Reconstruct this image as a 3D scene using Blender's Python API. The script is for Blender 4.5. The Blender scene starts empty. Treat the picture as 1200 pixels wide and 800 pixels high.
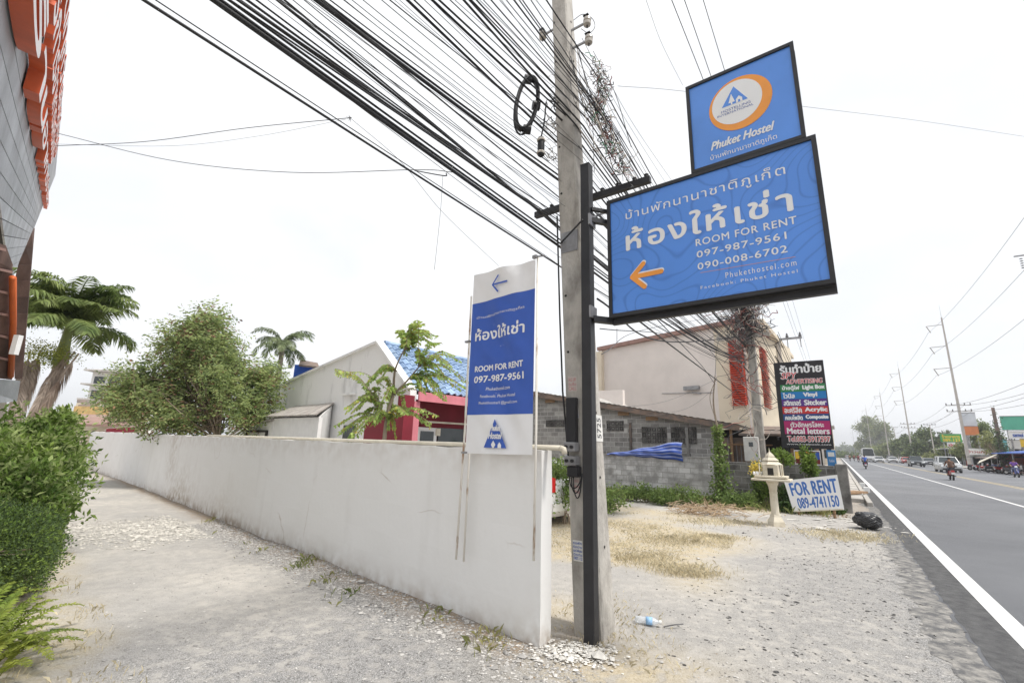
import bpy, math, random
import numpy as np
from mathutils import Vector
random.seed(7); rng = np.random.default_rng(7)
S = bpy.context.scene
COL = S.collection
R = math.radians
# ------------------------------------------------------------------ camera, sky, sun, exposure
F = 530.0; PITCH = R(12.9); ROLL = R(1.6); EYE = 1.65
fv = np.array([0, math.cos(PITCH), math.sin(PITCH)]); r0 = np.array([1.0, 0, 0]); u0 = np.cross(r0, fv)
rv = r0 * math.cos(ROLL) + u0 * math.sin(ROLL); uv_ = -r0 * math.sin(ROLL) + u0 * math.cos(ROLL)
CAM = np.array([0, 0, EYE])
cd = bpy.data.cameras.new('camera'); co = bpy.data.objects.new('camera', cd); COL.objects.link(co)
from mathutils import Matrix
co.matrix_world = Matrix(((rv[0], uv_[0], -fv[0], 0), (rv[1], uv_[1], -fv[1], 0), (rv[2], uv_[2], -fv[2], EYE), (0, 0, 0, 1)))
cd.sensor_width = 36; cd.lens = 36 * F / 1200; cd.clip_end = 6000; cd.clip_start = 0.05
S.camera = co
S.view_settings.view_transform = 'Standard'; S.view_settings.look = 'None'
S.view_settings.exposure = 0.76; S.view_settings.gamma = 1
SUN = np.array([0.42, -0.26, 0.87]); SUN /= np.linalg.norm(SUN)
sun_el = math.asin(SUN[2]); sun_az = math.atan2(SUN[0], SUN[1])
W = bpy.data.worlds.new("World"); S.world = W; W.use_nodes = True
nt = W.node_tree; bg = nt.nodes['Background']; bg.inputs['Strength'].default_value = 0.1
sky = nt.nodes.new('ShaderNodeTexSky'); sky.sky_type = 'NISHITA'; sky.sun_disc = False
sky.sun_elevation = sun_el; sky.sun_rotation = sun_az; sky.dust_density = 3
tc = nt.nodes.new('ShaderNodeTexCoord'); mp = nt.nodes.new('ShaderNodeMapping'); mp.inputs['Scale'].default_value = (1, 1, 2.2)
nz = nt.nodes.new('ShaderNodeTexNoise'); nz.inputs['Scale'].default_value = 2.2; nz.inputs['Detail'].default_value = 7; nz.inputs['Distortion'].default_value = .25
rp = nt.nodes.new('ShaderNodeMapRange'); rp.inputs['From Min'].default_value = .32; rp.inputs['From Max'].default_value = .54
rp.inputs['To Min'].default_value = .84; rp.inputs['To Max'].default_value = 1.0
mx = nt.nodes.new('ShaderNodeMix'); mx.data_type = 'RGBA'
mx.inputs['B'].default_value = (6.5, 6.6, 6.75, 1)
L_ = nt.links.new
L_(tc.outputs['Generated'], mp.inputs['Vector']); L_(mp.outputs[0], nz.inputs['Vector']); L_(nz.outputs['Fac'], rp.inputs['Value'])
L_(rp.outputs[0], mx.inputs['Factor']); L_(sky.outputs[0], mx.inputs['A']); L_(mx.outputs['Result'], bg.inputs['Color'])
sl = bpy.data.lights.new('sun', 'SUN'); sl.energy = 2.1; sl.angle = R(8); sl.color = (1, .96, .9)
so = bpy.data.objects.new('sun', sl); COL.objects.link(so); so.location = (20, -10, 40)
so.rotation_euler = Vector(SUN).to_track_quat('Z', 'Y').to_euler()
S.cycles.max_bounces = 6; S.cycles.transparent_max_bounces = 12

# ------------------------------------------------------------------ geometry helpers
def ray(x, y): return fv + rv * (x - 600) / F - uv_ * (y - 400) / F
def G(x, y, z=0): d = ray(x, y); return CAM + d * ((z - EYE) / d[2])
def at(x, y, Y): d = ray(x, y); return CAM + d * Y / d[1]
def hit(x, y, p0, nn):
    d = ray(x, y); nn = np.asarray(nn, float); p0 = np.asarray(p0, float)
    return CAM + d * (((p0 - CAM) @ nn) / (d @ nn))
Z = np.array([0, 0, 1.0])
DR = np.array([.578, .816, 0]); NR = np.array([.816, -.578, 0])      # along the road, across it
P0 = np.array([4.92, 4.77, 0])                                     # on the white edge line
DW = np.array([-.737, .676, 0]); NW = np.array([.676, .737, 0])    # along the white wall, behind it
def rd(s, n, z=0): return P0 + DR * s + NR * n + Z * z
def along(n, x, z=0):
    a, b = -2, 2500
    for _ in range(50):
        m = (a + b) / 2; q = rd(m, n, z) - CAM
        if 600 + F * (q @ rv) / (q @ fv) > x: a = m
        else: b = m
    return m

def tag(o, label=None, cat=None, group=None, kind=None):
    if label: o['label'] = label
    if cat: o['category'] = cat
    if group: o['group'] = group
    if kind: o['kind'] = kind
    return o
def wloc(o):
    v = Vector((0, 0, 0))
    while o is not None: v += o.location; o = o.parent
    return v
def empty(name, loc=(0, 0, 0), label=None, cat=None, group=None):
    o = bpy.data.objects.new(name, None); COL.objects.link(o); o.location = Vector([float(a) for a in loc]); o.empty_display_size = .1
    return tag(o, label, cat, group)
class MB:
    def __init__(s): s.v = []; s.f = []; s.m = []
    def add(s, vs, fs, mi=0):
        b = len(s.v); s.v += [tuple(map(float, p)) for p in vs]; s.f += [tuple(i + b for i in f) for f in fs]; s.m += [mi] * len(fs); return s
    def hexa(s, p, mi=0):   # 8 corners: bottom 4 ccw, top 4 ccw
        return s.add(p, [(3, 2, 1, 0), (4, 5, 6, 7), (0, 1, 5, 4), (1, 2, 6, 5), (2, 3, 7, 6), (3, 0, 4, 7)], mi)
    def obox(s, c, sx, sy, sz, ax=(1, 0, 0), ay=(0, 1, 0), az=(0, 0, 1), mi=0, tx=1, ty=1):
        c = np.asarray(c, float); ax, ay, az = [np.asarray(a, float) for a in (ax, ay, az)]
        q = []
        for k, (a, b) in ((-1, (1, 1)), (1, (tx, ty))):
            for i, j in ((-1, -1), (1, -1), (1, 1), (-1, 1)):
                q.append(c + ax * i * sx * a / 2 + ay * j * sy * b / 2 + az * k * sz / 2)
        return s.hexa(q, mi)
    def bar(s, a, b, w, h=None, up=Z, mi=0):
        a = np.asarray(a, float); b = np.asarray(b, float); h = h or w
        d = b - a; L = np.linalg.norm(d); d /= L
        sd = np.cross(d, up)
        if np.linalg.norm(sd) < 1e-4: sd = np.cross(d, np.array([0, 1.0, 0]))
        sd /= np.linalg.norm(sd); u = np.cross(sd, d)
        return s.obox((a + b) / 2, w, L, h, sd, d, u, mi)
    def tube(s, pts, r, seg=6, mi=0, cap=True):
        pts = np.asarray(pts, float); n = len(pts); rr = np.full(n, r, float) if np.isscalar(r) else np.interp(np.linspace(0, 1, n), np.linspace(0, 1, len(r)), r)
        t = np.gradient(pts, axis=0); t /= np.linalg.norm(t, axis=1)[:, None] + 1e-12
        ref = np.array([0, 0, 1.0]) if abs(t[:, 2]).mean() < .8 else np.array([1.0, 0, 0])
        sd = np.cross(t, ref); sd /= np.linalg.norm(sd, axis=1)[:, None] + 1e-12; up = np.cross(sd, t)
        ang = np.linspace(0, 2 * math.pi, seg, endpoint=False)
        vs = (pts[:, None] + rr[:, None, None] * (sd[:, None] * np.cos(ang)[None, :, None] + up[:, None] * np.sin(ang)[None, :, None])).reshape(-1, 3)
        fs = [(i * seg + j, i * seg + (j + 1) % seg, (i + 1) * seg + (j + 1) % seg, (i + 1) * seg + j) for i in range(n - 1) for j in range(seg)]
        if cap: fs += [tuple(range(seg))[::-1], tuple(range((n - 1) * seg, n * seg))]
        return s.add(vs, fs, mi)
    def cyl(s, a, b, r, r2=None, seg=12, mi=0): return s.tube([a, b], [r, r if r2 is None else r2], seg, mi)
    def lathe(s, prof, c=(0, 0, 0), seg=16, mi=0, sq=False):
        n = len(prof); vs = []
        for r, z in prof:
            for k in range(seg):
                a = 2 * math.pi * (k + (.5 if sq else 0)) / seg
                vs.append((c[0] + r * math.cos(a), c[1] + r * math.sin(a), c[2] + z))
        fs = [(i * seg + j, i * seg + (j + 1) % seg, (i + 1) * seg + (j + 1) % seg, (i + 1) * seg + j) for i in range(n - 1) for j in range(seg)]
        fs += [tuple(range(seg))[::-1], tuple(range((n - 1) * seg, n * seg))]
        return s.add(vs, fs, mi)
    def prism(s, poly, off, mi=0):
        poly = [np.asarray(p, float) for p in poly]; off = np.asarray(off, float); n = len(poly)
        return s.add(poly + [p + off for p in poly], [tuple(range(n)), tuple(range(n, 2 * n))[::-1]] + [(i, i + n, (i + 1) % n + n, (i + 1) % n) for i in range(n)], mi)
    def quad(s, a, b, c, d, mi=0): return s.add([a, b, c, d], [(0, 1, 2, 3)], mi)
    def build(s, name, mats, parent=None, smooth=False, bev=0):
        me = bpy.data.meshes.new(name); o0 = wloc(parent) if parent is not None else Vector((0, 0, 0))
        off = np.array(o0); v = (np.array(s.v) - off)
        me.from_pydata(v.tolist(), [], s.f)
        mats = mats if isinstance(mats, (list, tuple)) else [mats]
        for m in mats: me.materials.append(m)
        if len(mats) > 1: me.polygons.foreach_set('material_index', s.m)
        import bmesh
        if len(s.f) < 60000:
            b = bmesh.new(); b.from_mesh(me); bmesh.ops.recalc_face_normals(b, faces=b.faces)
            if bev: bmesh.ops.bevel(b, geom=[e for e in b.edges if e.is_manifold and e.calc_face_angle(0) > .5], offset=bev, segments=1, affect='EDGES')
            b.to_mesh(me); b.free()
        if smooth:
            me.polygons.foreach_set('use_smooth', [True] * len(me.polygons))
            if smooth is not True: me.set_sharp_from_angle(angle=R(smooth))
        me.update()
        o = bpy.data.objects.new(name, me); COL.objects.link(o); o.parent = parent
        return o
def copy_tree(o, parent=None):
    c = o.copy(); COL.objects.link(c); c.parent = parent
    for ch in [x for x in o.children]: copy_tree(ch, c)
    return c
def npmesh(name, V, Fq, mat_, parent=None, k=4):
    me = bpy.data.meshes.new(name); V = np.asarray(V, np.float32); Fq = np.asarray(Fq, np.int32)
    if parent is not None: V = V - np.array(wloc(parent), np.float32)
    me.vertices.add(len(V)); me.vertices.foreach_set('co', V.ravel())
    me.loops.add(Fq.size); me.loops.foreach_set('vertex_index', Fq.ravel())
    me.polygons.add(len(Fq)); me.polygons.foreach_set('loop_start', np.arange(len(Fq), dtype=np.int32) * k)
    me.polygons.foreach_set('use_smooth', [False] * len(Fq))
    me.update(calc_edges=True)
    for m in (mat_ if isinstance(mat_, list) else [mat_]): me.materials.append(m)
    o = bpy.data.objects.new(name, me); COL.objects.link(o); o.parent = parent; return o
def unit(v): v = np.asarray(v, float); return v / (np.linalg.norm(v, axis=-1, keepdims=True) + 1e-9)
def leafmesh(name, c, d, size, wr, mat_, parent=None, fold=.25, up=None):
    """diamond leaves: base c, direction d"""
    n = len(c); d = unit(d); a = rng.normal(size=(n, 3)) if up is None else up + rng.normal(size=(n, 3)) * .35
    sd = unit(np.cross(d, a)); nn = np.cross(sd, d); size = np.broadcast_to(size, n)[:, None]
    V = np.empty((n, 4, 3)); V[:, 0] = c; V[:, 1] = c + d * size * .5 + sd * size * wr / 2 + nn * size * fold * .3
    V[:, 2] = c + d * size - nn * size * fold * .3; V[:, 3] = c + d * size * .5 - sd * size * wr / 2 + nn * size * fold * .3
    return npmesh(name, V.reshape(-1, 3), np.arange(4 * n).reshape(n, 4), mat_, parent)

# ------------------------------------------------------------------ materials
def mat(name, col, rough=.75, var=.15, scale=3, bump=0, bscale=40, metal=0, col2=None, stretch=(1, 1, 1), rnd=0, spec=.4, lo=.35, hi=.65, alpha=1, island=0, detail=6, coat=0):
    m = bpy.data.materials.new(name); m.use_nodes = True; t = m.node_tree; b = t.nodes['Principled BSDF']; N = t.nodes.new; Lk = t.links.new
    b.inputs['Roughness'].default_value = rough; b.inputs['Metallic'].default_value = metal; b.inputs['Specular IOR Level'].default_value = spec
    if coat: b.inputs['Coat Weight'].default_value = coat; b.inputs['Coat Roughness'].default_value = .08
    c1 = tuple(min(1, x * (1 - var)) for x in col); c2 = tuple(min(1, x * (1 + var)) for x in col) if col2 is None else col2
    tcn = N('ShaderNodeTexCoord'); mpn = N('ShaderNodeMapping'); mpn.inputs['Scale'].default_value = stretch
    n1 = N('ShaderNodeTexNoise'); n1.inputs['Scale'].default_value = scale; n1.inputs['Detail'].default_value = detail; n1.inputs['Roughness'].default_value = .6
    mr = N('ShaderNodeMapRange'); mr.inputs['From Min'].default_value = lo; mr.inputs['From Max'].default_value = hi
    mxn = N('ShaderNodeMix'); mxn.data_type = 'RGBA'; mxn.inputs['A'].default_value = (*c1, 1); mxn.inputs['B'].default_value = (*c2, 1)
    src_ = tcn.outputs['Object'] if not rnd else N('ShaderNodeNewGeometry').outputs['Position']   # pieces that share a mesh must not share their stains
    Lk(src_, mpn.inputs[0]); Lk(mpn.outputs[0], n1.inputs['Vector']); Lk(n1.outputs['Fac'], mr.inputs['Value']); Lk(mr.outputs[0], mxn.inputs['Factor'])
    out = mxn.outputs['Result']
    if rnd or island:
        hv = N('ShaderNodeHueSaturation'); mr2 = N('ShaderNodeMapRange'); k = rnd or island
        mr2.inputs['To Min'].default_value = 1 - k; mr2.inputs['To Max'].default_value = 1 + k
        if rnd: oi = N('ShaderNodeObjectInfo'); Lk(oi.outputs['Random'], mr2.inputs['Value'])
        else: oi = N('ShaderNodeNewGeometry'); Lk(oi.outputs['Random Per Island'], mr2.inputs['Value'])
        Lk(mr2.outputs[0], hv.inputs['Value']); Lk(out, hv.inputs['Color']); out = hv.outputs[0]
    Lk(out, b.inputs['Base Color'])
    m['_out'] = 1
    if bump:
        n2 = N('ShaderNodeTexNoise'); n2.inputs['Scale'].default_value = bscale; n2.inputs['Detail'].default_value = 5
        bp = N('ShaderNodeBump'); bp.inputs['Strength'].default_value = bump; bp.inputs['Distance'].default_value = .02
        Lk(mpn.outputs[0], n2.inputs['Vector']); Lk(n2.outputs['Fac'], bp.inputs['Height']); Lk(bp.outputs[0], b.inputs['Normal'])
    if alpha < 1: b.inputs['Alpha'].default_value = alpha
    return m
def leafmat(name, col, col2, tr=.35, k=.35, scale=1.5):
    m = mat(name, col, rough=.6, col2=col2, scale=scale, island=k, spec=.3)
    t = m.node_tree; b = t.nodes['Principled BSDF']; src = b.inputs['Base Color'].links[0].from_socket
    tl = t.nodes.new('ShaderNodeBsdfTranslucent'); ms = t.nodes.new('ShaderNodeMixShader'); ms.inputs[0].default_value = tr
    t.links.new(src, tl.inputs[0]); t.links.new(b.outputs[0], ms.inputs[1]); t.links.new(tl.outputs[0], ms.inputs[2])
    t.links.new(ms.outputs[0], t.nodes['Material Output'].inputs[0]); return m
def glass(name, col=(.03, .04, .045)): return mat(name, col, rough=.06, var=.1, spec=.7)
M = {}
M['concrete'] = mat('pole_concrete', (.5, .475, .435), .9, 0, 5, .6, 50, col2=(.17, .155, .14), stretch=(1, 1, .45), lo=.45, hi=.78, detail=10)
M['concrete_far'] = mat('far_concrete', (.45, .43, .41), .9, .15)
M['blacksteel'] = mat('black_steel', (.022, .022, .025), .45, .2, 5, .1, 20)
M['steel'] = mat('grey_steel', (.3, .3, .31), .5, .2, 6, metal=.5)
M['rustwhite'] = mat('rusty_white_pipe', (.72, .69, .63), .6, 0, 9, .2, 30, col2=(.33, .2, .12), stretch=(1, 1, .4), lo=.55, hi=.66)
M['cable'] = mat('black_cable', (.018, .018, .02), .5, .3, 8)
M['cablegrey'] = mat('grey_cable', (.12, .12, .125), .6, .3, 8)
M['cream'] = mat('cream_pvc', (.66, .61, .5), .5, .12, 4)
M['porcelain'] = mat('insulator', (.45, .42, .38), .25, .2)
M['white'] = mat('white_paint', (.8, .8, .79), .6, .06, 3)
M['vinylwhite'] = mat('white_vinyl', (.8, .8, .8), .35, .03, 3)
M['yellow'] = mat('yellow_paint', (.75, .5, .05), .6, .1)
M['navy'] = mat('print_blue', (.03, .1, .42), .4, .08, 2)
M['orange'] = mat('print_orange', (.85, .33, .06), .4, .08)
M['red'] = mat('print_red', (.6, .03, .04), .45, .1)
M['glass'] = glass('dark_glass')
M['rubber'] = mat('rubber', (.025, .025, .025), .8, .2)
M['chrome'] = mat('chrome', (.7, .7, .7), .15, .05, metal=1)
M['wood'] = mat('weathered_wood', (.3, .19, .11), .8, .3, 6, .3, 30, stretch=(1, 1, 5))
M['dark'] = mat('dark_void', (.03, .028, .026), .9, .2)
M['skin'] = mat('skin', (.35, .2, .13), .6, .05)
M['hair'] = mat('black_hair', (.015, .013, .012), .6, .1)
M['stone'] = mat('gravel_stone', (.4, .385, .365), .95, .2, 30, island=.45)
M['bark'] = mat('bark', (.2, .15, .11), .95, 0, 5, .6, 40, col2=(.33, .28, .22), stretch=(1, 1, .4))
M['leaf'] = leafmat('leaf_green', (.065, .115, .03), (.13, .19, .05))
M['leaf_dark'] = leafmat('leaf_dark', (.03, .07, .018), (.08, .13, .03))
M['leaf_young'] = leafmat('leaf_yellow', (.18, .26, .05), (.4, .4, .09), .45)
M['leaf_far'] = leafmat('leaf_far', (.06, .1, .035), (.12, .16, .05))
M['straw'] = leafmat('straw', (.56, .49, .33), (.74, .67, .5), .4)
M['grass'] = leafmat('grass_green', (.15, .21, .06), (.4, .36, .16), .35)
M['deadfrond'] = leafmat('dead_frond', (.3, .22, .17), (.52, .44, .37), .3)
M['rubble'] = mat('white_rubble', (.6, .58, .54), .95, .15, 20, island=.25)

# ------------------------------------------------------------------ flat lettering
def text_polys(body, sp=1, shear=0, off=0, res=3):
    c = bpy.data.curves.new('lettering', 'FONT'); c.body = body; c.space_character = sp; c.shear = shear; c.offset = off; c.resolution_u = res
    o = bpy.data.objects.new('lettering', c); COL.objects.link(o)
    me = o.to_mesh(); V = np.array([v.co[:] for v in me.vertices]); Fs = [tuple(p.vertices) for p in me.polygons]
    o.to_mesh_clear(); bpy.data.objects.remove(o); bpy.data.curves.remove(c); return V, Fs
def lettering(fr, body, lb, rt, m, parent, h=.003, bold=0, sp=1, shear=0, name='lettering', off=0):
    """fr=(origin,right,up,normal). lb, rt: opposite corners in the frame's metres"""
    o, e, u, n = fr; V, Fs = text_polys(body, sp, shear, off); lo = V.min(0); hi = V.max(0)
    x = lb[0] + (V[:, 0] - lo[0]) / (hi[0] - lo[0]) * (rt[0] - lb[0]); y = lb[1] + (V[:, 1] - lo[1]) / (hi[1] - lo[1]) * (rt[1] - lb[1])
    b = MB(); k = 0
    offs = [(0, 0)] if not bold else [(0, 0), (bold, 0), (-bold, 0), (0, bold * .8), (0, -bold * .8)]
    for dx, dy in offs:
        b.add(o + np.outer(x + dx, e) + np.outer(y + dy, u) + n * (h + k * .0003), Fs); k += 1
    me = bpy.data.meshes.new(name); me.from_pydata((np.array(b.v) - np.array(wloc(parent))).tolist(), [], b.f); me.materials.append(m)
    ob = bpy.data.objects.new(name, me); COL.objects.link(ob); ob.parent = parent; return ob
def frame_from(p, e, toward=CAM):
    e = unit(e); n = np.cross(e, Z); n = unit(n)
    if (np.asarray(toward) - p) @ n < 0: n = -n
    return (np.asarray(p, float), e, Z.copy(), n)
def uvp(fr, x, y): h = hit(x, y, fr[0], fr[3]) - fr[0]; return np.array([h @ fr[1], h @ fr[2]])
def P(fr, u, v, h=0): return fr[0] + fr[1] * u + fr[2] * v + fr[3] * h
def strokes(fr, segs, w, m, parent, h=.003, name='arrow'):
    b = MB()
    for i, (a, c) in enumerate(segs):
        a = np.array(a); c = np.array(c); d = unit(c - a); q = np.array([-d[1], d[0]]) * w / 2
        b.add([P(fr, *(p), h + i * .0004) for p in (a - q - d * w * .2, c - q, c + q, a + q - d * w * .2)], [(0, 1, 2, 3)])
        for cc in (a, c): b.add([P(fr, cc[0] + w / 2 * math.cos(t), cc[1] + w / 2 * math.sin(t), h + i * .0004 - .0002) for t in np.linspace(0, 2 * math.pi, 10, endpoint=False)], [tuple(range(10))])
    return b.build(name, m, parent)
def disc(fr, c, rx, ry, m, parent, h, name, seg=40):
    return MB().add([P(fr, c[0] + rx * math.cos(t), c[1] + ry * math.sin(t), h) for t in np.linspace(0, 2 * math.pi, seg, endpoint=False)], [tuple(range(seg))]).build(name, m, parent)
exec_parts = []
# ------------------------------------------------------------------ ground, road
def vnoise(x, y, f, seed=0):
    r_ = np.random.default_rng(seed); o = 0
    for k in range(7):
        a = r_.uniform(0, 6.28); q = f * r_.uniform(.6, 1.6); o = o + np.sin((x * math.cos(a) + y * math.sin(a)) * q * 6.28 + r_.uniform(0, 6.28))
    return o / 7
def sm(x, a, b): t = np.clip((x - a) / (b - a), 0, 1); return t * t * (3 - 2 * t)
E0 = np.array([.297, 4.22, 0]); E1 = E0 + DW * 15.8
NF = np.array([.66, .75, 0]); NF /= np.linalg.norm(NF); DW2 = np.array([-.751, .660, 0]); E2 = E1 + DW2 * 13
def nro(x, y): return (x - P0[0]) * NR[0] + (y - P0[1]) * NR[1]
def sro(x, y): return (x - P0[0]) * DR[0] + (y - P0[1]) * DR[1]
def wside(x, y): return (x - E0[0]) * NW[0] + (y - E0[1]) * NW[1]   # >0 behind the wall line
def gz(x, y):
    x = np.asarray(x, float); y = np.asarray(y, float)
    z = .018 * vnoise(x, y, .5, 1) + .012 * vnoise(x, y, 1.7, 2) + .006 * vnoise(x, y, 5, 3)
    n = nro(x, y); z = z * sm(-n, .6, 2.0) - .006 * sm(n, -1.4, -.5) - .04 * sm(n, -.25, .1)
    # bank of debris at the foot of the wall and at the pole
    w = wside(x, y); u = (x - E0[0]) * DW[0] + (y - E0[1]) * DW[1]
    z = z + .03 * np.exp(-((w + .12) / .28) ** 2) * sm(u, -.6, .2) * (1 - sm(u, 4.5, 6.5))
    z = z + .02 * np.exp(-(((x - .62) / .45) ** 2 + ((y - 4.2) / .35) ** 2))
    return z * (1 - sm(np.hypot(x, y), 30, 45)) - .03 * sm(np.hypot(x, y), 30, 45)
def axis(lo, hi, st, far): 
    a = list(np.arange(lo, hi, st)); s_ = st
    while a[-1] < far: s_ *= 1.25; a.append(a[-1] + s_)
    s_ = st; 
    while a[0] > -far: s_ *= 1.25; a.insert(0, a[0] - s_)
    return np.array(a)
ax_ = axis(-13, 10, .09, 4000); ay_ = axis(1.5, 20, .09, 4000)
X, Y = np.meshgrid(ax_, ay_); nx, ny = len(ax_), len(ay_)
Vg = np.stack([X, Y, gz(X, Y)], -1).reshape(-1, 3)
ii = (np.arange(ny - 1)[:, None] * nx + np.arange(nx - 1)[None]).ravel()
ground_m = bpy.data.materials.new('ground'); ground_m.use_nodes = True
def ground_nodes(m):
    t = m.node_tree; b = t.nodes['Principled BSDF']; N = t.nodes.new; Lk = t.links.new; b.inputs['Roughness'].default_value = .95; b.inputs['Specular IOR Level'].default_value = .15
    tcn = N('ShaderNodeTexCoord')
    def noise(sc, det=6, rough=.6, lo=.4, hi=.6):
        n1 = N('ShaderNodeTexNoise'); n1.inputs['Scale'].default_value = sc; n1.inputs['Detail'].default_value = det; n1.inputs['Roughness'].default_value = rough
        Lk(tcn.outputs['Object'], n1.inputs['Vector']); r = N('ShaderNodeMapRange'); r.inputs['From Min'].default_value = lo; r.inputs['From Max'].default_value = hi
        Lk(n1.outputs['Fac'], r.inputs['Value']); return r.outputs[0], n1.outputs['Fac']
    def mix(f, a, c):
        q = N('ShaderNodeMix'); q.data_type = 'RGBA'
        for s_, v in (('Factor', f), ('A', a), ('B', c)):
            if isinstance(v, tuple): q.inputs[s_].default_value = (*v, 1)
            elif isinstance(v, (int, float)): q.inputs[s_].default_value = v
            else: Lk(v, q.inputs[s_])
        return q.outputs['Result']
    def math_(op, a, c):
        q = N('ShaderNodeMath'); q.operation = op
        for i, v in enumerate((a, c)):
            if isinstance(v, (int, float)): q.inputs[i].default_value = v
            else: Lk(v, q.inputs[i])
        q.use_clamp = True; return q.outputs[0]
    at_ = N('ShaderNodeAttribute'); at_.attribute_name = 'cover'; sp = N('ShaderNodeSeparateColor'); Lk(at_.outputs['Color'], sp.inputs[0])
    big, _ = noise(.55, 4, .6, .42, .6); fine, ff = noise(55, 4, .7, .36, .64); mid, mf = noise(7, 6, .65, .4, .62)
    speck, _ = noise(34, 3, .6, .57, .63); speck2, _ = noise(120, 2, .5, .45, .62)
    base = mix(big, (.385, .366, .342), (.5, .468, .42)); base = mix(math_('MULTIPLY', mid, .5), base, (.27, .26, .245))
    base = mix(math_('MULTIPLY', fine, .3), base, (.56, .54, .51))
    grv = mix(speck2, (.2, .197, .193), (.42, .41, .4)); grv = mix(math_('MULTIPLY', speck, .75), grv, (.1, .095, .09))
    g2 = math_('MULTIPLY', sp.outputs['Green'], math_('ADD', mid, .45)); base = mix(g2, base, grv)
    stw = mix(fine, (.4, .33, .22), (.58, .51, .38)); base = mix(math_('MULTIPLY', sp.outputs['Red'], math_('ADD', mid, .35)), base, stw)
    soil = mix(mid, (.2, .15, .105), (.34, .27, .2)); base = mix(math_('MULTIPLY', sp.outputs['Blue'], math_('ADD', mid, .4)), base, soil)
    Lk(base, b.inputs['Base Color'])
    bp = N('ShaderNodeBump'); bp.inputs['Strength'].default_value = .8; bp.inputs['Distance'].default_value = .02
    s2 = math_('ADD', math_('MULTIPLY', ff, .5), math_('MULTIPLY', mf, .5)); Lk(s2, bp.inputs['Height']); Lk(bp.outputs[0], b.inputs['Normal'])
ground_nodes(ground_m)
g = npmesh('ground', Vg, np.stack([ii, ii + 1, ii + nx + 1, ii + nx], 1), ground_m)
g.data.polygons.foreach_set('use_smooth', [True] * len(g.data.polygons)); tag(g, kind='structure')
x, y = Vg[:, 0], Vg[:, 1]; w = wside(x, y); u = (x - E0[0]) * DW[0] + (y - E0[1]) * DW[1]; n = nro(x, y); s = sro(x, y)
hol = vnoise(x, y, .35, 11)
straw = np.where(w > .2, sm(hol + .55 * np.exp(-((x - 2.4) / 2.6) ** 2 - ((y - 9.0) / 2.6) ** 2) * 2 + .25 * (y > 11), .15, .7) * sm(-n, 2.2, 3.4), 0)
straw = straw + .9 * np.exp(-((x - .9) / .7) ** 2 - ((y - 3.9) / .45) ** 2)
hd = -w - 2.45 + .35 * vnoise(x, y, .6, 5)    # beside the hedge, left of the drive
straw = np.clip(straw + .8 * sm(hd, -.2, .35) * (x < 0) * (y < 9), 0, 1)
grv = sm(np.hypot(x + .8, y - 2.2), 4.2, 1.6) * (w < .3) * 1.0 + .8 * np.exp(-((w + .35) / .35) ** 2) * (u > .2) * (u < 8)
grv = grv + sm(-n, 4.2, 1.0) * sm(s, 7.5, 1.0) * .75 + .9 * sm(-n, 1.1, .3) 
soil = np.exp(-((w + .1) / .2) ** 2) * (u > 0) * 1.0 + .55 * np.exp(-((x - .62) / .3) ** 2 - ((y - 4.5) / .4) ** 2) + .8 * sm(hd, .3, 1.3) * (x < -1.5) * (y < 20)
soil = soil + .5 * sm(y + .708 * (x - 9.9) - 13.9, -2.2, 0) * (w > .5) * (np.hypot(x, y) < 40)
far = sm(np.hypot(x, y), 40, 90)
cov = np.clip(np.stack([straw, np.clip(grv, 0, 1) * (1 - far), np.clip(soil, 0, 1) + .8 * far, np.ones_like(x)], -1), 0, 1).astype(np.float32)
ca = g.data.color_attributes.new('cover', 'FLOAT_COLOR', 'POINT'); ca.data.foreach_set('color', cov.ravel())

M['asphalt'] = mat('asphalt', (.15, .155, .168), .8, 0, .25, .8, 190, col2=(.2, .206, .22), spec=.4, detail=14)
M['line'] = mat('road_paint', (.74, .74, .73), .6, 0, 14, 0, col2=(.6, .6, .59), lo=.5, hi=.75)
M['yline'] = mat('yellow_road_paint', (.5, .4, .22), .7, .12, 8)
M['kerb'] = mat('kerb_concrete', (.42, .4, .37), .9, .2, 3, .3, 40)
def strip(name, n0, n1, s0, s1, z, m, jag=0, kind='structure'):
    ss = list(np.arange(s0, min(s1, 40), .12 if jag else 4)); 
    while ss[-1] < s1: ss.append(ss[-1] + max(.12 if jag else 4, (ss[-1] + 5) * .05))
    ss = np.array(ss); j = jag * (vnoise(ss, ss * 0, .35, 21) * .8 + vnoise(ss, ss * 0, 1.7, 22) * .5 + .7 * vnoise(ss, ss * 0, 3.4, 23))
    a = P0 + DR * ss[:, None] + NR * (n0 + j)[:, None] if jag else P0 + DR * ss[:, None] + NR * n0
    b_ = P0 + DR * ss[:, None] + NR * n1; k = len(ss); a = a.copy(); b_ = b_.copy(); a[:, 2] = z; b_[:, 2] = z
    V = np.concatenate([a, b_]); i = np.arange(k - 1)
    return tag(npmesh(name, V, np.stack([i, i + k, i + k + 1, i + 1], 1), m), kind=kind)
strip('road', -.42, 15.0, -80, 1500, 0, M['asphalt'], jag=.1)
M['shoulder'] = mat('worn_shoulder', (.11, .11, .112), .9, 0, 9, .6, 60, col2=(.33, .315, .29), lo=.4, hi=.66, detail=12)
strip('shoulder', -.72, -.2, -80, 400, -.002, M['shoulder'], jag=.2)
M['gutter'] = mat('dark_gutter_asphalt', (.06, .06, .063), .85, 0, 8, .6, 80, col2=(.12, .12, .12), lo=.35, hi=.7, detail=12)
strip('gutter', -.4, -.08, -80, 400, .002, M['gutter'], jag=.05)
strip('edge_line', -.08, .1, -80, 1500, .004, M['line'])
strip('lane_line', 3.95, 4.07, -80, 1500, .004, M['line'])
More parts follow.
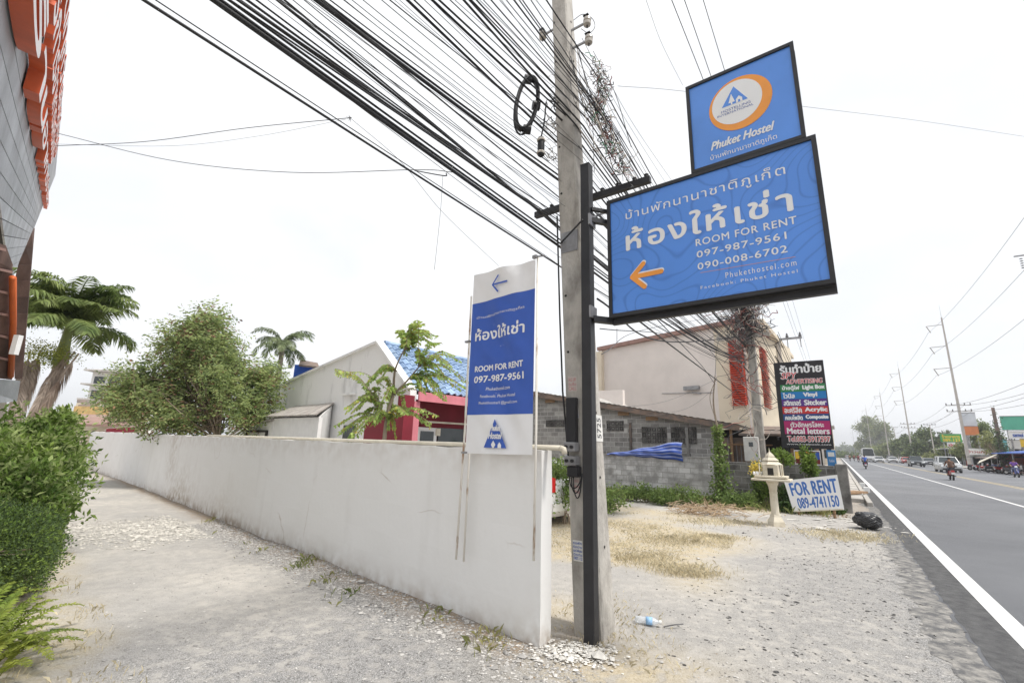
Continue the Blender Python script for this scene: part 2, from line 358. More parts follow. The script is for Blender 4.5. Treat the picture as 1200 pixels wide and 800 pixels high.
strip('yellow_line', 7.1, 7.22, -80, 1500, .004, M['yline']); strip('yellow_line', 7.42, 7.54, -80, 1500, .004, M['yline'])
strip('far_edge_line', 14.2, 14.33, -80, 1500, .004, M['line'])
tag(MB().obox(rd(3.2, 1.55, .006), .06, .5, .004, NR, DR).build('paint_mark', M['line']), kind='structure')
tag(MB().obox(rd(500, 18.5, .0), 7, 1100, .3, NR, DR).build('far_pavement', M['kerb']), kind='structure')
# raised broken pavement on this side beyond the bag, slab by slab
fp = empty('pavement', rd(14, -2)); tag(fp, kind='structure')
proto = None
for i in range(60):
    s0 = 15.2 + i * 2.0
    for j in range(2):
        if proto is None:
            proto = MB().obox((0, 0, 0), 1.08, 1.97, .16, NR, DR).build('slab', M['kerb']); o = proto
        else: o = proto.copy(); COL.objects.link(o)
        o.parent = fp; q = rd(s0, -1.2 - j * 1.1, .05 + random.uniform(-.01, .015)) - np.array(wloc(fp)); o.location = q; o.rotation_euler.z = random.uniform(-.01, .01)
kb = None
for i in range(70):
    if kb is None: kb = MB().obox((0, 0, 0), .16, .98, .2, NR, DR).build('kerb_stone', M['kerb'], bev=.015); o = kb
    else: o = kb.copy(); COL.objects.link(o)
    o.parent = fp; o.location = rd(13.5 + i, -.55, .03) - np.array(wloc(fp))

# ------------------------------------------------------------------ long white wall
def wallmat():
    m = mat('wall_plaster', (.76, .755, .74), .85, 0, .9, .12, 14, col2=(.79, .785, .775), lo=.3, hi=.7)
    t = m.node_tree; b = t.nodes['Principled BSDF']; src = b.inputs['Base Color'].links[0].from_socket; N = t.nodes.new; Lk = t.links.new
    tcn = N('ShaderNodeTexCoord'); mpn = N('ShaderNodeMapping'); mpn.inputs['Scale'].default_value = (2.2, 2.2, .35); nn = N('ShaderNodeTexNoise'); nn.inputs['Scale'].default_value = 1.6; nn.inputs['Detail'].default_value = 8
    Lk(tcn.outputs['Object'], mpn.inputs[0]); Lk(mpn.outputs[0], nn.inputs['Vector'])
    mr = N('ShaderNodeMapRange'); mr.inputs['From Min'].default_value = .56; mr.inputs['From Max'].default_value = .74; mr.inputs['To Max'].default_value = .16; Lk(nn.outputs['Fac'], mr.inputs['Value'])
    mx_ = N('ShaderNodeMix'); mx_.data_type = 'RGBA'; mx_.inputs['B'].default_value = (.5, .48, .45, 1); Lk(mr.outputs[0], mx_.inputs['Factor']); Lk(src, mx_.inputs['A'])
    at_ = N('ShaderNodeAttribute'); at_.attribute_name = 'dirt'; mm = N('ShaderNodeMath'); mm.operation = 'MULTIPLY'
    n2 = N('ShaderNodeTexNoise'); n2.inputs['Scale'].default_value = 7; n2.inputs['Detail'].default_value = 8; Lk(tcn.outputs['Object'], n2.inputs['Vector'])
    r2 = N('ShaderNodeMapRange'); r2.inputs['From Min'].default_value = .35; r2.inputs['From Max'].default_value = .62; Lk(n2.outputs['Fac'], r2.inputs['Value'])
    Lk(at_.outputs['Fac'], mm.inputs[0]); Lk(r2.outputs[0], mm.inputs[1])
    vo = N('ShaderNodeTexVoronoi'); vo.feature = 'DISTANCE_TO_EDGE'; vo.inputs['Scale'].default_value = .9; nd = N('ShaderNodeTexNoise'); nd.inputs['Scale'].default_value = 3; nd.inputs['Detail'].default_value = 6
    va = N('ShaderNodeMix'); va.data_type = 'RGBA'; va.inputs['Factor'].default_value = .18; Lk(tcn.outputs['Object'], nd.inputs['Vector']); Lk(tcn.outputs['Object'], va.inputs['A']); Lk(nd.outputs['Color'], va.inputs['B']); Lk(va.outputs['Result'], vo.inputs['Vector'])
    rc = N('ShaderNodeMapRange'); rc.inputs['From Max'].default_value = .006; rc.inputs['To Min'].default_value = .55; rc.inputs['To Max'].default_value = 0; Lk(vo.outputs['Distance'], rc.inputs['Value'])
    nm = N('ShaderNodeTexNoise'); nm.inputs['Scale'].default_value = 1.1; Lk(tcn.outputs['Object'], nm.inputs['Vector']); rm = N('ShaderNodeMapRange'); rm.inputs['From Min'].default_value = .52; rm.inputs['From Max'].default_value = .6; Lk(nm.outputs['Fac'], rm.inputs['Value'])
    cm = N('ShaderNodeMath'); cm.operation = 'MULTIPLY'; Lk(rc.outputs[0], cm.inputs[0]); Lk(rm.outputs[0], cm.inputs[1]); ma2 = N('ShaderNodeMath'); ma2.operation = 'MAXIMUM'; Lk(cm.outputs[0], ma2.inputs[0]); Lk(mm.outputs[0], ma2.inputs[1]); mm = ma2
    m2 = N('ShaderNodeMix'); m2.data_type = 'RGBA'; m2.inputs['B'].default_value = (.36, .29, .22, 1); Lk(mm.outputs[0], m2.inputs['Factor']); Lk(mx_.outputs['Result'], m2.inputs['A']); Lk(m2.outputs['Result'], b.inputs['Base Color'])
    return m
M['plaster'] = wallmat()
zt0 = float(hit(636, 527.5, E0, NW)[2]); zt1 = float(hit(171, 508.5, E0, NW)[2])
def wallseg(a, d, nn, L, z0, z1, name, parent, th=.15, dirt=None):
    us = np.arange(0, L + .001, .1); zs = np.array([0, .03, .08, .15, .25, .4, .6, .8, 1.0]); V = []; Fc = []; Dt = []
    k = len(us); h = len(zs)
    for side in (0, 1):
        for zf in zs:
            for uu in us:
                top = z0 + (z1 - z0) * uu / L + .006 * math.sin(uu * 3.1) + .004 * math.sin(uu * 7.7)
                z = -.12 + (top + .12) * zf; wob = .008 * math.sin(uu * 1.9 + z * 2) + .005 * math.sin(uu * 5.3 + z * 6)
                p = a + d * uu + nn * (th * side + wob) + Z * z; V.append(p)
                dd = 0 if dirt is None else dirt(uu, z); Dt.append(dd)
    def idx(sd, r_, c): return sd * k * h + r_ * k + c
    for sd in (0, 1):
        for r_ in range(h - 1):
            for c in range(k - 1): Fc.append((idx(sd, r_, c), idx(sd, r_, c + 1), idx(sd, r_ + 1, c + 1), idx(sd, r_ + 1, c)))
    for c in range(k - 1): Fc.append((idx(0, h - 1, c), idx(0, h - 1, c + 1), idx(1, h - 1, c + 1), idx(1, h - 1, c)))
    for r_ in range(h - 1):
        for c in (0, k - 1): Fc.append((idx(0, r_, c), idx(0, r_ + 1, c), idx(1, r_ + 1, c), idx(1, r_, c)))
    o = npmesh(name, V, Fc, M['plaster'], parent); A_ = o.data.attributes.new('dirt', 'FLOAT', 'POINT'); A_.data.foreach_set('value', np.array(Dt, np.float32)); return o
ww = empty('boundary_wall', E0, 'long low white plastered wall running beside the gravel driveway', 'wall')
def dirt1(uu, z):
    e = math.exp(-max(z, 0) / .09) * .75
    e += 1.0 * math.exp(-((uu - 11.8) / 1.1) ** 2) * math.exp(-max(z, 0) / .42) + .5 * math.exp(-((uu - 8.5) / 1.2) ** 2) * math.exp(-max(z, 0) / .3) + .45 * math.exp(-((uu) / .12) ** 2) * math.exp(-max(z - .02, 0) / .2)
    e += .25 * math.exp(-max(zt0 - z, 0) / .01) + .35 * math.exp(-((uu - 13.2) / .5) ** 2) * (z > .4); return min(e, 1)
wallseg(E0, DW, NW, 15.8, zt0, zt1, 'plaster_wall', ww, dirt=dirt1)
zt2 = float(hit(118, 507, E1, NF)[2])
wallseg(E1 + NW * .01, DW2, NF, 13.5, zt1 + .02, zt2 + .05, 'plaster_wall', ww, dirt=lambda u_, z_: .6 * math.exp(-max(z_, 0) / .12))
# patch of render at the wall's end and pipe along the top
pp = [E0 + DW * u_ + NW * .07 + Z * (zt0 + (zt1 - zt0) * u_ / 15.8 + .026) for u_ in (-.16, .5, 2, 4, 6, 8, 10.5)]
pv = MB(); pv.tube(pp, .024, 8); pv.tube([pp[0], pp[0] - DW * .035 - Z * .008, pp[0] - DW * .045 - Z * .05], .026, 8)
pipe = tag(pv.build('water_pipe', M['cream'], smooth=True), 'cream plastic pipe laid along the top of the white wall', 'pipe')

# white gate closing the far end of the drive
gt = E1 + DW2 * 13 - NF * 1.0
gate = empty('driveway_gate', gt, 'white barred gate closing the far end of the driveway', 'gate')
for i in range(9): MB().obox(gt - NF * (1.8) + Z * (.2 + i * .2), .05, 4.4, .11, DW2, NF).build('rail', M['white'], gate)
for i in range(4): MB().obox(gt - NF * (i * 1.25 - .2) + Z * .95 - DW2 * .05, .07, .07, 1.9, DW2, NF).build('post', M['white'], gate)
# ------------------------------------------------------------------ main utility pole
PB = np.array([.83, 4.6, 0]); LEAN = np.array([-.04, .028, 1.0])
def pole_at(z): return PB + LEAN * z
def pole_w(z): return .29 - .011 * z
pole = empty('utility_pole', PB, 'square weathered concrete pole carrying the blue hostel signs in the foreground', 'pole')
b = MB(); zs = np.linspace(-.2, 9.3, 40); vs = []; 
for z in zs:
    w_ = pole_w(z) / 2; ch = .018; c = pole_at(z)
    for a_, e_ in ((-1, -1 + ch / w_), (-1 + ch / w_, -1), (1 - ch / w_, -1), (1, -1 + ch / w_), (1, 1 - ch / w_), (1 - ch / w_, 1), (-1 + ch / w_, 1), (-1, 1 - ch / w_)):
        vs.append(c + NR * a_ * w_ + DR * e_ * w_)
fs = [(i * 8 + j, i * 8 + (j + 1) % 8, (i + 1) * 8 + (j + 1) % 8, (i + 1) * 8 + j) for i in range(39) for j in range(8)] + [tuple(range(7, -1, -1)), tuple(range(312, 320))]
b.add(vs, fs); shaft = b.build('shaft', M['concrete'], pole)
# bolt holes: raised dark discs on both visible faces, hole shade put into colour
for z in np.arange(.75, 7.6, .62):
    w_ = pole_w(z) / 2; c = pole_at(z)
    MB().lathe([(.011, 0), (.014, .001), (.014, .003), (.009, .003)], PB, 8).build('bolt_hole_disc', M['dark'], pole).matrix_basis = Matrix.Translation(Vector(c - DR * (w_ + .0025) - NR * .075 - PB)) @ Vector(-DR).to_track_quat('Z', 'Y').to_matrix().to_4x4()
    MB().lathe([(.011, 0), (.014, .001), (.014, .003), (.009, .003)], PB, 8).build('bolt_hole_disc', M['dark'], pole).matrix_basis = Matrix.Translation(Vector(c + NR * (w_ + .0025) - PB)) @ Vector(NR).to_track_quat('Z', 'Y').to_matrix().to_4x4()
def pface(z, side):   # frame on the pole's face: side 0 faces back along the road, 1 faces the road
    w_ = pole_w(z) / 2; c = pole_at(z)
    if side == 0: return (c - DR * (w_ + .002), NR, LEAN / np.linalg.norm(LEAN), -DR)
    return (c + NR * (w_ + .002), DR, LEAN / np.linalg.norm(LEAN), NR)
def sticker(z0, side, u0, u1, hgt, m, name='sticker'):
    fr = pface(z0, side); return MB().hexa([P(fr, u0, 0), P(fr, u1, 0), P(fr, u1, hgt), P(fr, u0, hgt), P(fr, u0, 0, .003), P(fr, u1, 0, .003), P(fr, u1, hgt, .003), P(fr, u0, hgt, .003)][0:8], m and 0).build(name, m, pole), fr
M['paper'] = mat('paper', (.7, .69, .66), .7, .08, 12); M['ink'] = mat('ink', (.05, .05, .06), .6, .1); M['inkblue'] = mat('blue_ink', (.06, .12, .4), .6, .1)
M['inkred'] = mat('faded_red_ink', (.5, .14, .14), .7, .15); M['palestick'] = mat('faded_label', (.55, .5, .47), .7, .1)
o, fr = sticker(1.71, 1, -.06, .125, .26, M['paper'], 'number_plate')
fr2 = (P(fr, .135, 0), fr[2], -fr[1], fr[3])
lettering(fr2, '5725', (.03, .05), (.23, .14), M['ink'], o, h=.004, bold=.001)
o, fr = sticker(2.2, 0, -.09, .01, .15, M['palestick'], 'sticker')
for k in range(3): lettering(fr, ['SALE 089', 'รับซื้อ', 'CALL'][k], (-.085, .1 - k * .045), (.0, .135 - k * .045), M['inkred'], o, h=.004)
o, fr = sticker(1.93, 0, -.095, .01, .16, M['vinylwhite'], 'sticker')
MB().quad(P(fr, -.09, .005, .0036), P(fr, .008, .005, .0036), P(fr, .008, .155, .0036), P(fr, -.09, .155, .0036)).build('print', M['inkblue'], o)
for k in range(3): lettering(fr, 'รับสมัคร' if k == 0 else '081-5559', (-.08, .11 - k * .045), (.0, .14 - k * .045), M['vinylwhite'], o, h=.005)
o, fr = sticker(.62, 0, -.11, -.012, .18, M['paper'], 'sticker')
for k in range(5): lettering(fr, ['หอพัก', 'ห้องว่าง', 'แอร์ พัดลม', 'ติดต่อ', '087-12'][k], (-.105, .145 - k * .033), (-.018, .17 - k * .033), M['inkblue'], o, h=.004, bold=.0006)
o, fr = sticker(1.18, 0, -.07, -.015, .3, M['palestick'], 'sticker')
for k in range(5): lettering(fr, 'ติดต่อ', (-.066, .24 - k * .05), (-.02, .27 - k * .05), M['inkred'], o, h=.004)

# little black junction box and grey clamps strapped to the pole
jb = empty('junction_box', pole_at(1.6) - DR * .2 - NR * .07, 'small black cable junction box strapped on the concrete pole', 'junction box')
fr = pface(1.45, 0)
MB().obox(P(fr, -.05, .43, .03), .11, .06, .5, NR, DR).build('box', M['blacksteel'], jb, bev=.006)
for k, v in enumerate((.2, .07)):
    c_ = MB().obox(P(fr, -.055, v, .055), .13, .1, .09, NR, DR).build('clamp', M['steel'], jb, bev=.01)
    for q in (-.03, .03): MB().cyl(P(fr, -.055 + q, v, .1), P(fr, -.055 + q, v, .125), .016, seg=10).build('bolt', M['blacksteel'], c_)
MB().obox(P(fr, -.04, -.03, .05), .12, .08, .1, NR, DR).build('box', M['blacksteel'], jb, bev=.008)
for k in range(3):
    q = [P(fr, -.08 + .02 * k, -.05, .06), P(fr, -.1 + .02 * k, -.17 - .05 * k, .08), P(fr, -.04 + .03 * k, -.24 - .06 * k, .09), P(fr, .03, -.17 - .03 * k, .08), P(fr, .05, -.04, .06)]
    t_ = np.linspace(0, 1, 16); from math import comb
    MB().tube([sum(comb(4, i) * (1 - a) ** (4 - i) * a ** i * q[i] for i in range(5)) for a in t_], .006, 6).build('loop_wire', M['cable'], jb, smooth=True)
q = [pole_at(4.2) - DR * .13 - NR * .14, pole_at(3) - DR * .145 - NR * .15, pole_at(2.2) - DR * .15 - NR * .15, P(fr, -.09, .1, .06)]
MB().tube(q, .01, 6).build('conduit', M['cable'], jb)

# black square steel post and its brackets
TB = np.array([.75, 4.33, 0])
post = empty('sign_post', TB, 'black square steel post strapped to the concrete pole, holding the hostel signs', 'post')
MB().obox(TB + Z * 2.25, .1, .1, 4.7, NR, DR).build('tube', M['blacksteel'], post, bev=.004)
MB().obox(TB + Z * 4.603, .104, .104, .006, NR, DR).build('cap', M['blacksteel'], post)
pf = pole_at(3.85)
MB().obox(pf - DR * (pole_w(3.85) / 2 + .006), .2, .008, .24, NR, DR).build('back_plate', M['steel'], post)
MB().bar(pf - DR * (pole_w(3.85) / 2 + .02) - NR * .1, TB + Z * 3.95 - NR * .02 - DR * .06, .014).build('strap_bolt', M['blacksteel'], post)
for zc in (3.94, 2.95): MB().obox(TB + Z * zc + NR * .055, .02, .14, .12, NR, DR).build('bracket', M['steel'], post)

# ------------------------------------------------------------------ big blue sign
A = R(-37.4); ES = np.array([math.cos(A), math.sin(A), 0]); o_s = np.array([.959, 4.3, 0])
FS = frame_from(o_s, ES); NS = FS[3]
u0_, u1_, v0_, v1_ = 0, 1.833, 2.898, 4.167
def swirl_mat(name, base, line, k=1.0):
    m = mat(name, base, .28, .04, 1.5, spec=.5); t = m.node_tree; b = t.nodes['Principled BSDF']; src = b.inputs['Base Color'].links[0].from_socket; N = t.nodes.new; Lk = t.links.new
    tcn = N('ShaderNodeTexCoord'); mp_ = N('ShaderNodeMapping'); mp_.inputs['Rotation'].default_value = (0, R(40), 0)
    nn = N('ShaderNodeTexNoise'); nn.inputs['Scale'].default_value = 1.15; nn.inputs['Detail'].default_value = 1.2
    mm = N('ShaderNodeMath'); mm.operation = 'MULTIPLY'; mm.inputs[1].default_value = 26.0
    fr_ = N('ShaderNodeMath'); fr_.operation = 'PINGPONG'; fr_.inputs[1].default_value = .5
    mr = N('ShaderNodeMapRange'); mr.inputs['From Min'].default_value = .0; mr.inputs['From Max'].default_value = .13; mr.inputs['To Min'].default_value = .5 * k; mr.inputs['To Max'].default_value = 0
    Lk(tcn.outputs['Object'], mp_.inputs[0]); Lk(mp_.outputs[0], nn.inputs['Vector']); Lk(nn.outputs['Fac'], mm.inputs[0]); Lk(mm.outputs[0], fr_.inputs[0]); Lk(fr_.outputs[0], mr.inputs['Value'])
    mq = N('ShaderNodeMix'); mq.data_type = 'RGBA'; mq.inputs['B'].default_value = (*line, 1); Lk(mr.outputs[0], mq.inputs['Factor']); Lk(src, mq.inputs['A']); Lk(mq.outputs['Result'], b.inputs['Base Color']); return m
M['signblue'] = swirl_mat('sign_face_swirls', (.09, .27, .76), (.035, .13, .45))
M['signblue2'] = mat('sign_face_plain', (.1, .28, .76), .25, .1, 1.2, spec=.5)
def boxsign(root, fr, u0, u1, v0, v1, th, fw, face_m):
    """light box: body behind the face, a proud black frame of four bars each side"""
    MB().obox(P(fr, (u0 + u1) / 2, (v0 + v1) / 2, -th / 2), u1 - u0 - .01, th - .012, v1 - v0 - .01, fr[1], fr[3]).build('case', M['blacksteel'], root)
    for sgn in (0, 1):
        h = .001 if sgn == 0 else -th - .001
        for (a, b_, c, d) in ((u0, u1, v0, v0 + fw), (u0, u1, v1 - fw, v1), (u0, u0 + fw, v0 + fw, v1 - fw), (u1 - fw, u1, v0 + fw, v1 - fw)):
            MB().obox(P(fr, (a + b_) / 2, (c + d) / 2, h), b_ - a, .03, d - c, fr[1], fr[3]).build('frame_bar', M['blacksteel'], root)
    f1 = MB().obox(P(fr, (u0 + u1) / 2, (v0 + v1) / 2, -.003), u1 - u0 - 2 * fw, .006, v1 - v0 - 2 * fw, fr[1], fr[3]).build('face', face_m, root)
    MB().obox(P(fr, (u0 + u1) / 2, (v0 + v1) / 2, -th + .003), u1 - u0 - 2 * fw, .006, v1 - v0 - 2 * fw, fr[1], fr[3]).build('back_face', face_m, root)
    return f1
bs = empty('hostel_sign', P(FS, .9, 2.9), 'large blue room for rent sign with orange arrow in a black frame on the pole', 'sign')
face = boxsign(bs, FS, u0_, u1_, v0_, v1_, .16, .035, M['signblue'])
def tx(fr, body, lb, rt, m, par, bold=0, sp=1, shear=0, h=.003, **k): return lettering(fr, body, uvp(fr, *lb), uvp(fr, *rt), m, par, bold=bold, sp=sp, shear=shear, h=h, **k)
VW = M['vinylwhite']
tx(FS, 'บ้านพักนานาชาติภูเก็ต', (733.5, 261), (919, 191), VW, face, sp=1.1)
tx(FS, 'ห้องให้เช่า', (734.6, 294), (925.3, 216), VW, face, bold=.0075, sp=1.12)
tx(FS, 'ROOM FOR RENT', (815.8, 288.8), (932.8, 253), VW, face, bold=.0012, sp=1.12)
tx(FS, '097-987-9561', (817, 302.4), (921, 271.6), VW, face, bold=.0012, sp=1.12)
tx(FS, '090-008-6702', (818, 316.4), (922, 287.2), VW, face, bold=.0012, sp=1.12)
tx(FS, 'Phukethostel.com', (850.6, 326), (932.8, 304), VW, face, sp=1.35)
tx(FS, 'Facebook: Phuket Hostel', (821.3, 339), (934.4, 315.4), VW, face, sp=1.35)
strokes(FS, [(uvp(FS, 821, 319.7), uvp(FS, 932, 301))], .003, M['orange'], face, name='rule')
tip, tail, hu, hl = [uvp(FS, *q) for q in ((741, 325), (775, 318), (754, 309), (755.5, 336))]
sh = np.array([.006, .014])
strokes(FS, [(tip + sh, tail + sh), (tip + sh, hu + sh), (tip + sh, hl + sh)], .046, VW, face, h=.003, name='arrow_outline')
strokes(FS, [(tip, tail), (tip, hu), (tip, hl)], .046, M['orange'], face, h=.005)
# arms from post to the sign
for v in (4.08, 3.95): MB().bar(TB + Z * v + NR * .05, P(FS, .0, v, -.08), .05 if v < 4 else .035).build('arm', M['blacksteel'], bs)
MB().bar(TB + Z * 2.885 + NR * .05, P(FS, 0.0, 2.885, -.08), .06).build('arm', M['blacksteel'], bs)
MB().bar(P(FS, 0, 2.868, -.08), P(FS, 1.833, 2.868, -.08), .05).build('bottom_rail', M['blacksteel'], bs)
MB().bar(TB + Z * 3.98 + NR * .06, P(FS, -.02, 4.3, -.4), .02).build('stay', M['steel'], bs)

# ------------------------------------------------------------------ small upper sign
ss_ = empty('hostel_sign', P(FS, 1.3, 4.17), 'smaller blue sign with orange and white round emblem standing above the large sign', 'sign')
ua, va = uvp(FS, 812, 202); ub, vb = uvp(FS, 929, 47); ua2 = uvp(FS, 802, 101)[0]
ua = (ua + ua2) / 2; ub = (ub + uvp(FS, 945, 162)[0]) / 2
f2 = boxsign(ss_, FS, ua, ub, 4.17, float(vb) - .02, .12, .03, M['signblue2'])
c1 = uvp(FS, 866.7, 120.5); rx = (uvp(FS, 904, 112.5)[0] - uvp(FS, 829, 127.5)[0]) / 2; ry = (uvp(FS, 875, 87)[1] - uvp(FS, 860, 154.5)[1]) / 2
disc(FS, c1, rx, ry, M['orange'], f2, .003, 'emblem_ring'); c2 = uvp(FS, 863, 119.5)
disc(FS, c2, rx * .8, ry * .82, VW, f2, .0045, 'emblem_disc')
tA, tB_, tC = [uvp(FS, *q) for q in ((859.5, 102), (846, 127.5), (876.5, 116))]
def flat(fr, pts, m, par, h, name): return MB().add([P(fr, p_[0], p_[1], h) for p_ in pts], [tuple(range(len(pts)))]).build(name, m, par)
tB_[1] = tC[1] = (tB_[1] + tC[1]) / 2
def logo(fr, a, bl, br, par, m, h):
    flat(fr, [a, bl, br], m, par, h, 'emblem_triangle'); w_ = br[0] - bl[0]; H_ = a[1] - bl[1]; q = lambda s_, t_: (bl[0] + w_ * s_, bl[1] + H_ * t_)
    flat(fr, [q(.36, 0), q(.42, 0), q(.42, .12), q(.52, .12), q(.40, .62), q(.27, .12), q(.36, .12)], VW, par, h + .0012, 'emblem_tree')
    flat(fr, [q(.56, 0), q(.64, 0), q(.64, .14), q(.72, .14), q(.72, 0), q(.8, 0), q(.8, .2), q(.68, .36), q(.56, .2)], VW, par, h + .0012, 'emblem_house')
logo(FS, tA, tB_, tC, f2, M['signblue2'], .006)
tx(FS, 'HOSTELLING', (845.5, 134), (879.5, 118), M['inkblue'], f2, h=.006)
tx(FS, 'INTERNATIONAL', (841, 139.3), (883, 120.8), M['inkblue'], f2, h=.006)
tx(FS, 'Phuket Hostel', (833.7, 177), (907, 142), VW, f2, bold=.0035, shear=.35)
tx(FS, 'บ้านพักนานาชาติภูเก็ต', (833, 190), (910, 156), VW, f2)
for uu in (ua + .12, ub - .12): MB().obox(P(FS, uu, 4.175, -.06), .04, .05, .06, ES, NS).build('foot', M['blacksteel'], ss_)

# ------------------------------------------------------------------ vertical banner on the wall
FB = frame_from(np.array([-.443, 4.75, 0]), -DW); 
bn = empty('hostel_banner', P(FB, .4, 1.56), 'tall narrow blue and white vinyl banner with a left arrow, tied above the white wall', 'banner')
uL, uR = 0.0, .885
def wob(u_, v_): return .004 * math.sin((u_ * .8 + v_) * 27 + 2 * math.sin(u_ * 7)) * math.sin((u_ - uL) / (uR - uL) * math.pi) + .02 * math.sin(u_ * 9 + v_ * 3) * math.sin((u_ - uL) / (uR - uL) * math.pi) + .012 * math.sin(v_ * 11 + u_ * 16) * math.sin((u_ - uL) / (uR - uL) * math.pi) 
def vtop(u_): return uvp(FB, 554, 323)[1] * (1 - u_ / uR) + uvp(FB, 628, 304)[1] * u_ / uR
def vbot(u_): return uvp(FB, 546, 531)[1] * (1 - u_ / uR) + uvp(FB, 627, 533)[1] * u_ / uR
def clothgrid(name, vlo, vhi, h, m, n1=24, n2=40):
    V = [P(FB, uL + (uR - uL) * i / n1, vlo(uR * i / n1) + (vhi(uR * i / n1) - vlo(uR * i / n1)) * j / n2, 0) for j in range(n2 + 1) for i in range(n1 + 1)]
    V = np.array(V); uu = (V - FB[0]) @ FB[1]; vv = V[:, 2]
    V = V + FB[3][None] * (np.array([wob(a, c) for a, c in zip(uu, vv)]) + h)[:, None]
    i = (np.arange(n2)[:, None] * (n1 + 1) + np.arange(n1)[None]).ravel()
    o = npmesh(name, V, np.stack([i, i + 1, i + n1 + 2, i + n1 + 1], 1), m, bn); o.data.polygons.foreach_set('use_smooth', [True] * len(o.data.polygons)); return o
M['bannerw'] = mat('banner_white', (.8, .8, .81), .45, .03, 3, .15, 5); M['bannerb'] = mat('banner_blue', (.035, .105, .46), .4, .08, 2, .15, 5)
sheet = clothgrid('sheet', vbot, vtop, 0, M['bannerw'])
bt0, bt1 = uvp(FB, 552.5, 357)[1], uvp(FB, 628, 337.5)[1]; bb0, bb1 = uvp(FB, 548, 486)[1], uvp(FB, 627, 484.5)[1]
pr = clothgrid('blue_print', lambda u_: bb0 * (1 - u_ / uR) + bb1 * u_ / uR, lambda u_: bt0 * (1 - u_ / uR) + bt1 * u_ / uR, .002, M['bannerb'])
def btx(body, lb, rt, m, bold=0, **k):
    o = tx(FB, body, lb, rt, m, sheet, bold=bold, h=.0, **k)
    for v in o.data.vertices:
        q = np.array(v.co) + np.array(wloc(sheet)) - FB[0]; hh = wob(q @ FB[1], q[2]) + .0045 + 1.0 * (q @ FB[3]); w_ = np.array(v.co) + FB[3] * (hh - q @ FB[3] + 0); v.co = w_
    return o
btx('บ้านพักนานาชาติภูเก็ต', (559.2, 375), (615, 357.6), M['bannerw'])
btx('ห้องให้เช่า', (557.6, 400), (615, 374), M['bannerw'], bold=.004)
btx('ROOM FOR RENT', (557.6, 436), (614, 422), M['bannerw'], bold=.003)
btx('097-987-9561', (557, 449), (614.5, 435), M['bannerw'], bold=.003)
btx('Phukethostel.com', (570, 457.6), (598, 451.3), M['bannerw'])
btx('Facebook: Phuket Hostel', (564.8, 466.3), (604, 460), M['bannerw'])
btx('Phukethostel1@gmail.com', (562.5, 475), (606.4, 468), M['bannerw'])
t1, t2, t3, t4 = [uvp(FB, *q) for q in ((579.5, 334.5), (596, 330), (586, 323.5), (585.5, 342))]
strokes(FB, [(t1, t2), (t1, t3), (t1, t4)], .018, M['bannerb'], sheet, h=.03)
a_, l_, r_ = [uvp(FB, *q) for q in ((582, 491), (569, 524.6), (595.5, 524.6))]
l_[1] = r_[1] = (l_[1] + r_[1]) / 2
flat(FB, [a_, l_, r_], M['bannerb'], sheet, .026, 'emblem_triangle')
lettering(FB, 'Phuket', l_ + np.array([.08, .16]), l_ + np.array([.22, .215]), M['bannerw'], sheet, h=.029, bold=.003, shear=.3)
lettering(FB, 'Hostel', l_ + np.array([.06, .085]), l_ + np.array([.24, .145]), M['bannerw'], sheet, h=.029, bold=.003, shear=.3)
flat(FB, [l_ + np.array(q) for q in ((.12, .0), (.14, 0), (.16, .03), (.13, .07), (.1, .03))], M['bannerw'], sheet, .029, 'emblem_tree')
flat(FB, [l_ + np.array(q) for q in ((.19, .0), (.235, 0), (.235, .03), (.212, .055), (.19, .03))], M['bannerw'], sheet, .029, 'emblem_house')
def pxpole(name, pts, rad, label, m=M['rustwhite'], h=-.02, fr=FB):
    q = [hit(*p_, fr[0], fr[3]) + fr[3] * h for p_ in pts]
    return tag(MB().tube(q, rad, 8).build(name, m, None, smooth=True), label, 'pole')
pxpole('banner_pole', [(552.5, 347), (545, 500), (534.5, 655)], .011, 'thin rusty pole left of the banner, outermost of the two standing side by side', h=-.0)
pxpole('banner_pole', [(556.5, 322), (550, 500), (541.5, 658)], .010, 'thin rusty pole at the left edge of the banner, the inner one of the pair', h=-.02)
pxpole('banner_pole', [(629.5, 300), (627.5, 500), (624.5, 657)], .011, 'thin rusty white pole along the right edge of the banner', h=-.01)
tp = hit(627, 301, FB[0], FB[3])
MB().obox(tp, .05, .03, .03, FB[1], FB[3]).build('clamp', M['steel'], bn); MB().bar(tp, tp + FB[1] * .12 + Z * -.02, .012).build('clamp', M['steel'], bn)
for v in (530, 400): 
    q = hit(550 if v == 400 else 546, v, FB[0], FB[3]); MB().obox(q - FB[1] * .02, .07, .035, .02, FB[1], FB[3]).build('tie', M['steel'], bn)
# ------------------------------------------------------------------ crossarms, insulators and cables
P2 = np.array([8.75, 16.1, 0]); P2 -= NR * 0.0
def onpole(x, y): return hit(x, y, PB, DR)
xa, xb = onpole(619, 246), onpole(756, 201)
ca_ = empty('crossarm', (xa + xb) / 2, 'dark steel crossarm bolted across the foreground concrete pole under the cable bundles', 'crossarm')
for k in (-1, ): MB().bar(xa + DR * .17, xb + DR * .17, .06, .07).build('angle_bar', M['blacksteel'], ca_)
for t in (.03, .16, .3, .62, .75, .88, .97):
    q = xa + (xb - xa) * t; MB().lathe([(.01, 0), (.028, .005), (.02, .02), (.028, .035), (.01, .05)], q + Z * .035 + DR * .17, 10).build('insulator', M['blacksteel'], ca_, smooth=40)
MB().bar(xb * .55 + xa * .45 - DR * .15, pole_at(3.9) + NR * .15 - DR * .12, .02).build('brace', M['steel'], ca_)
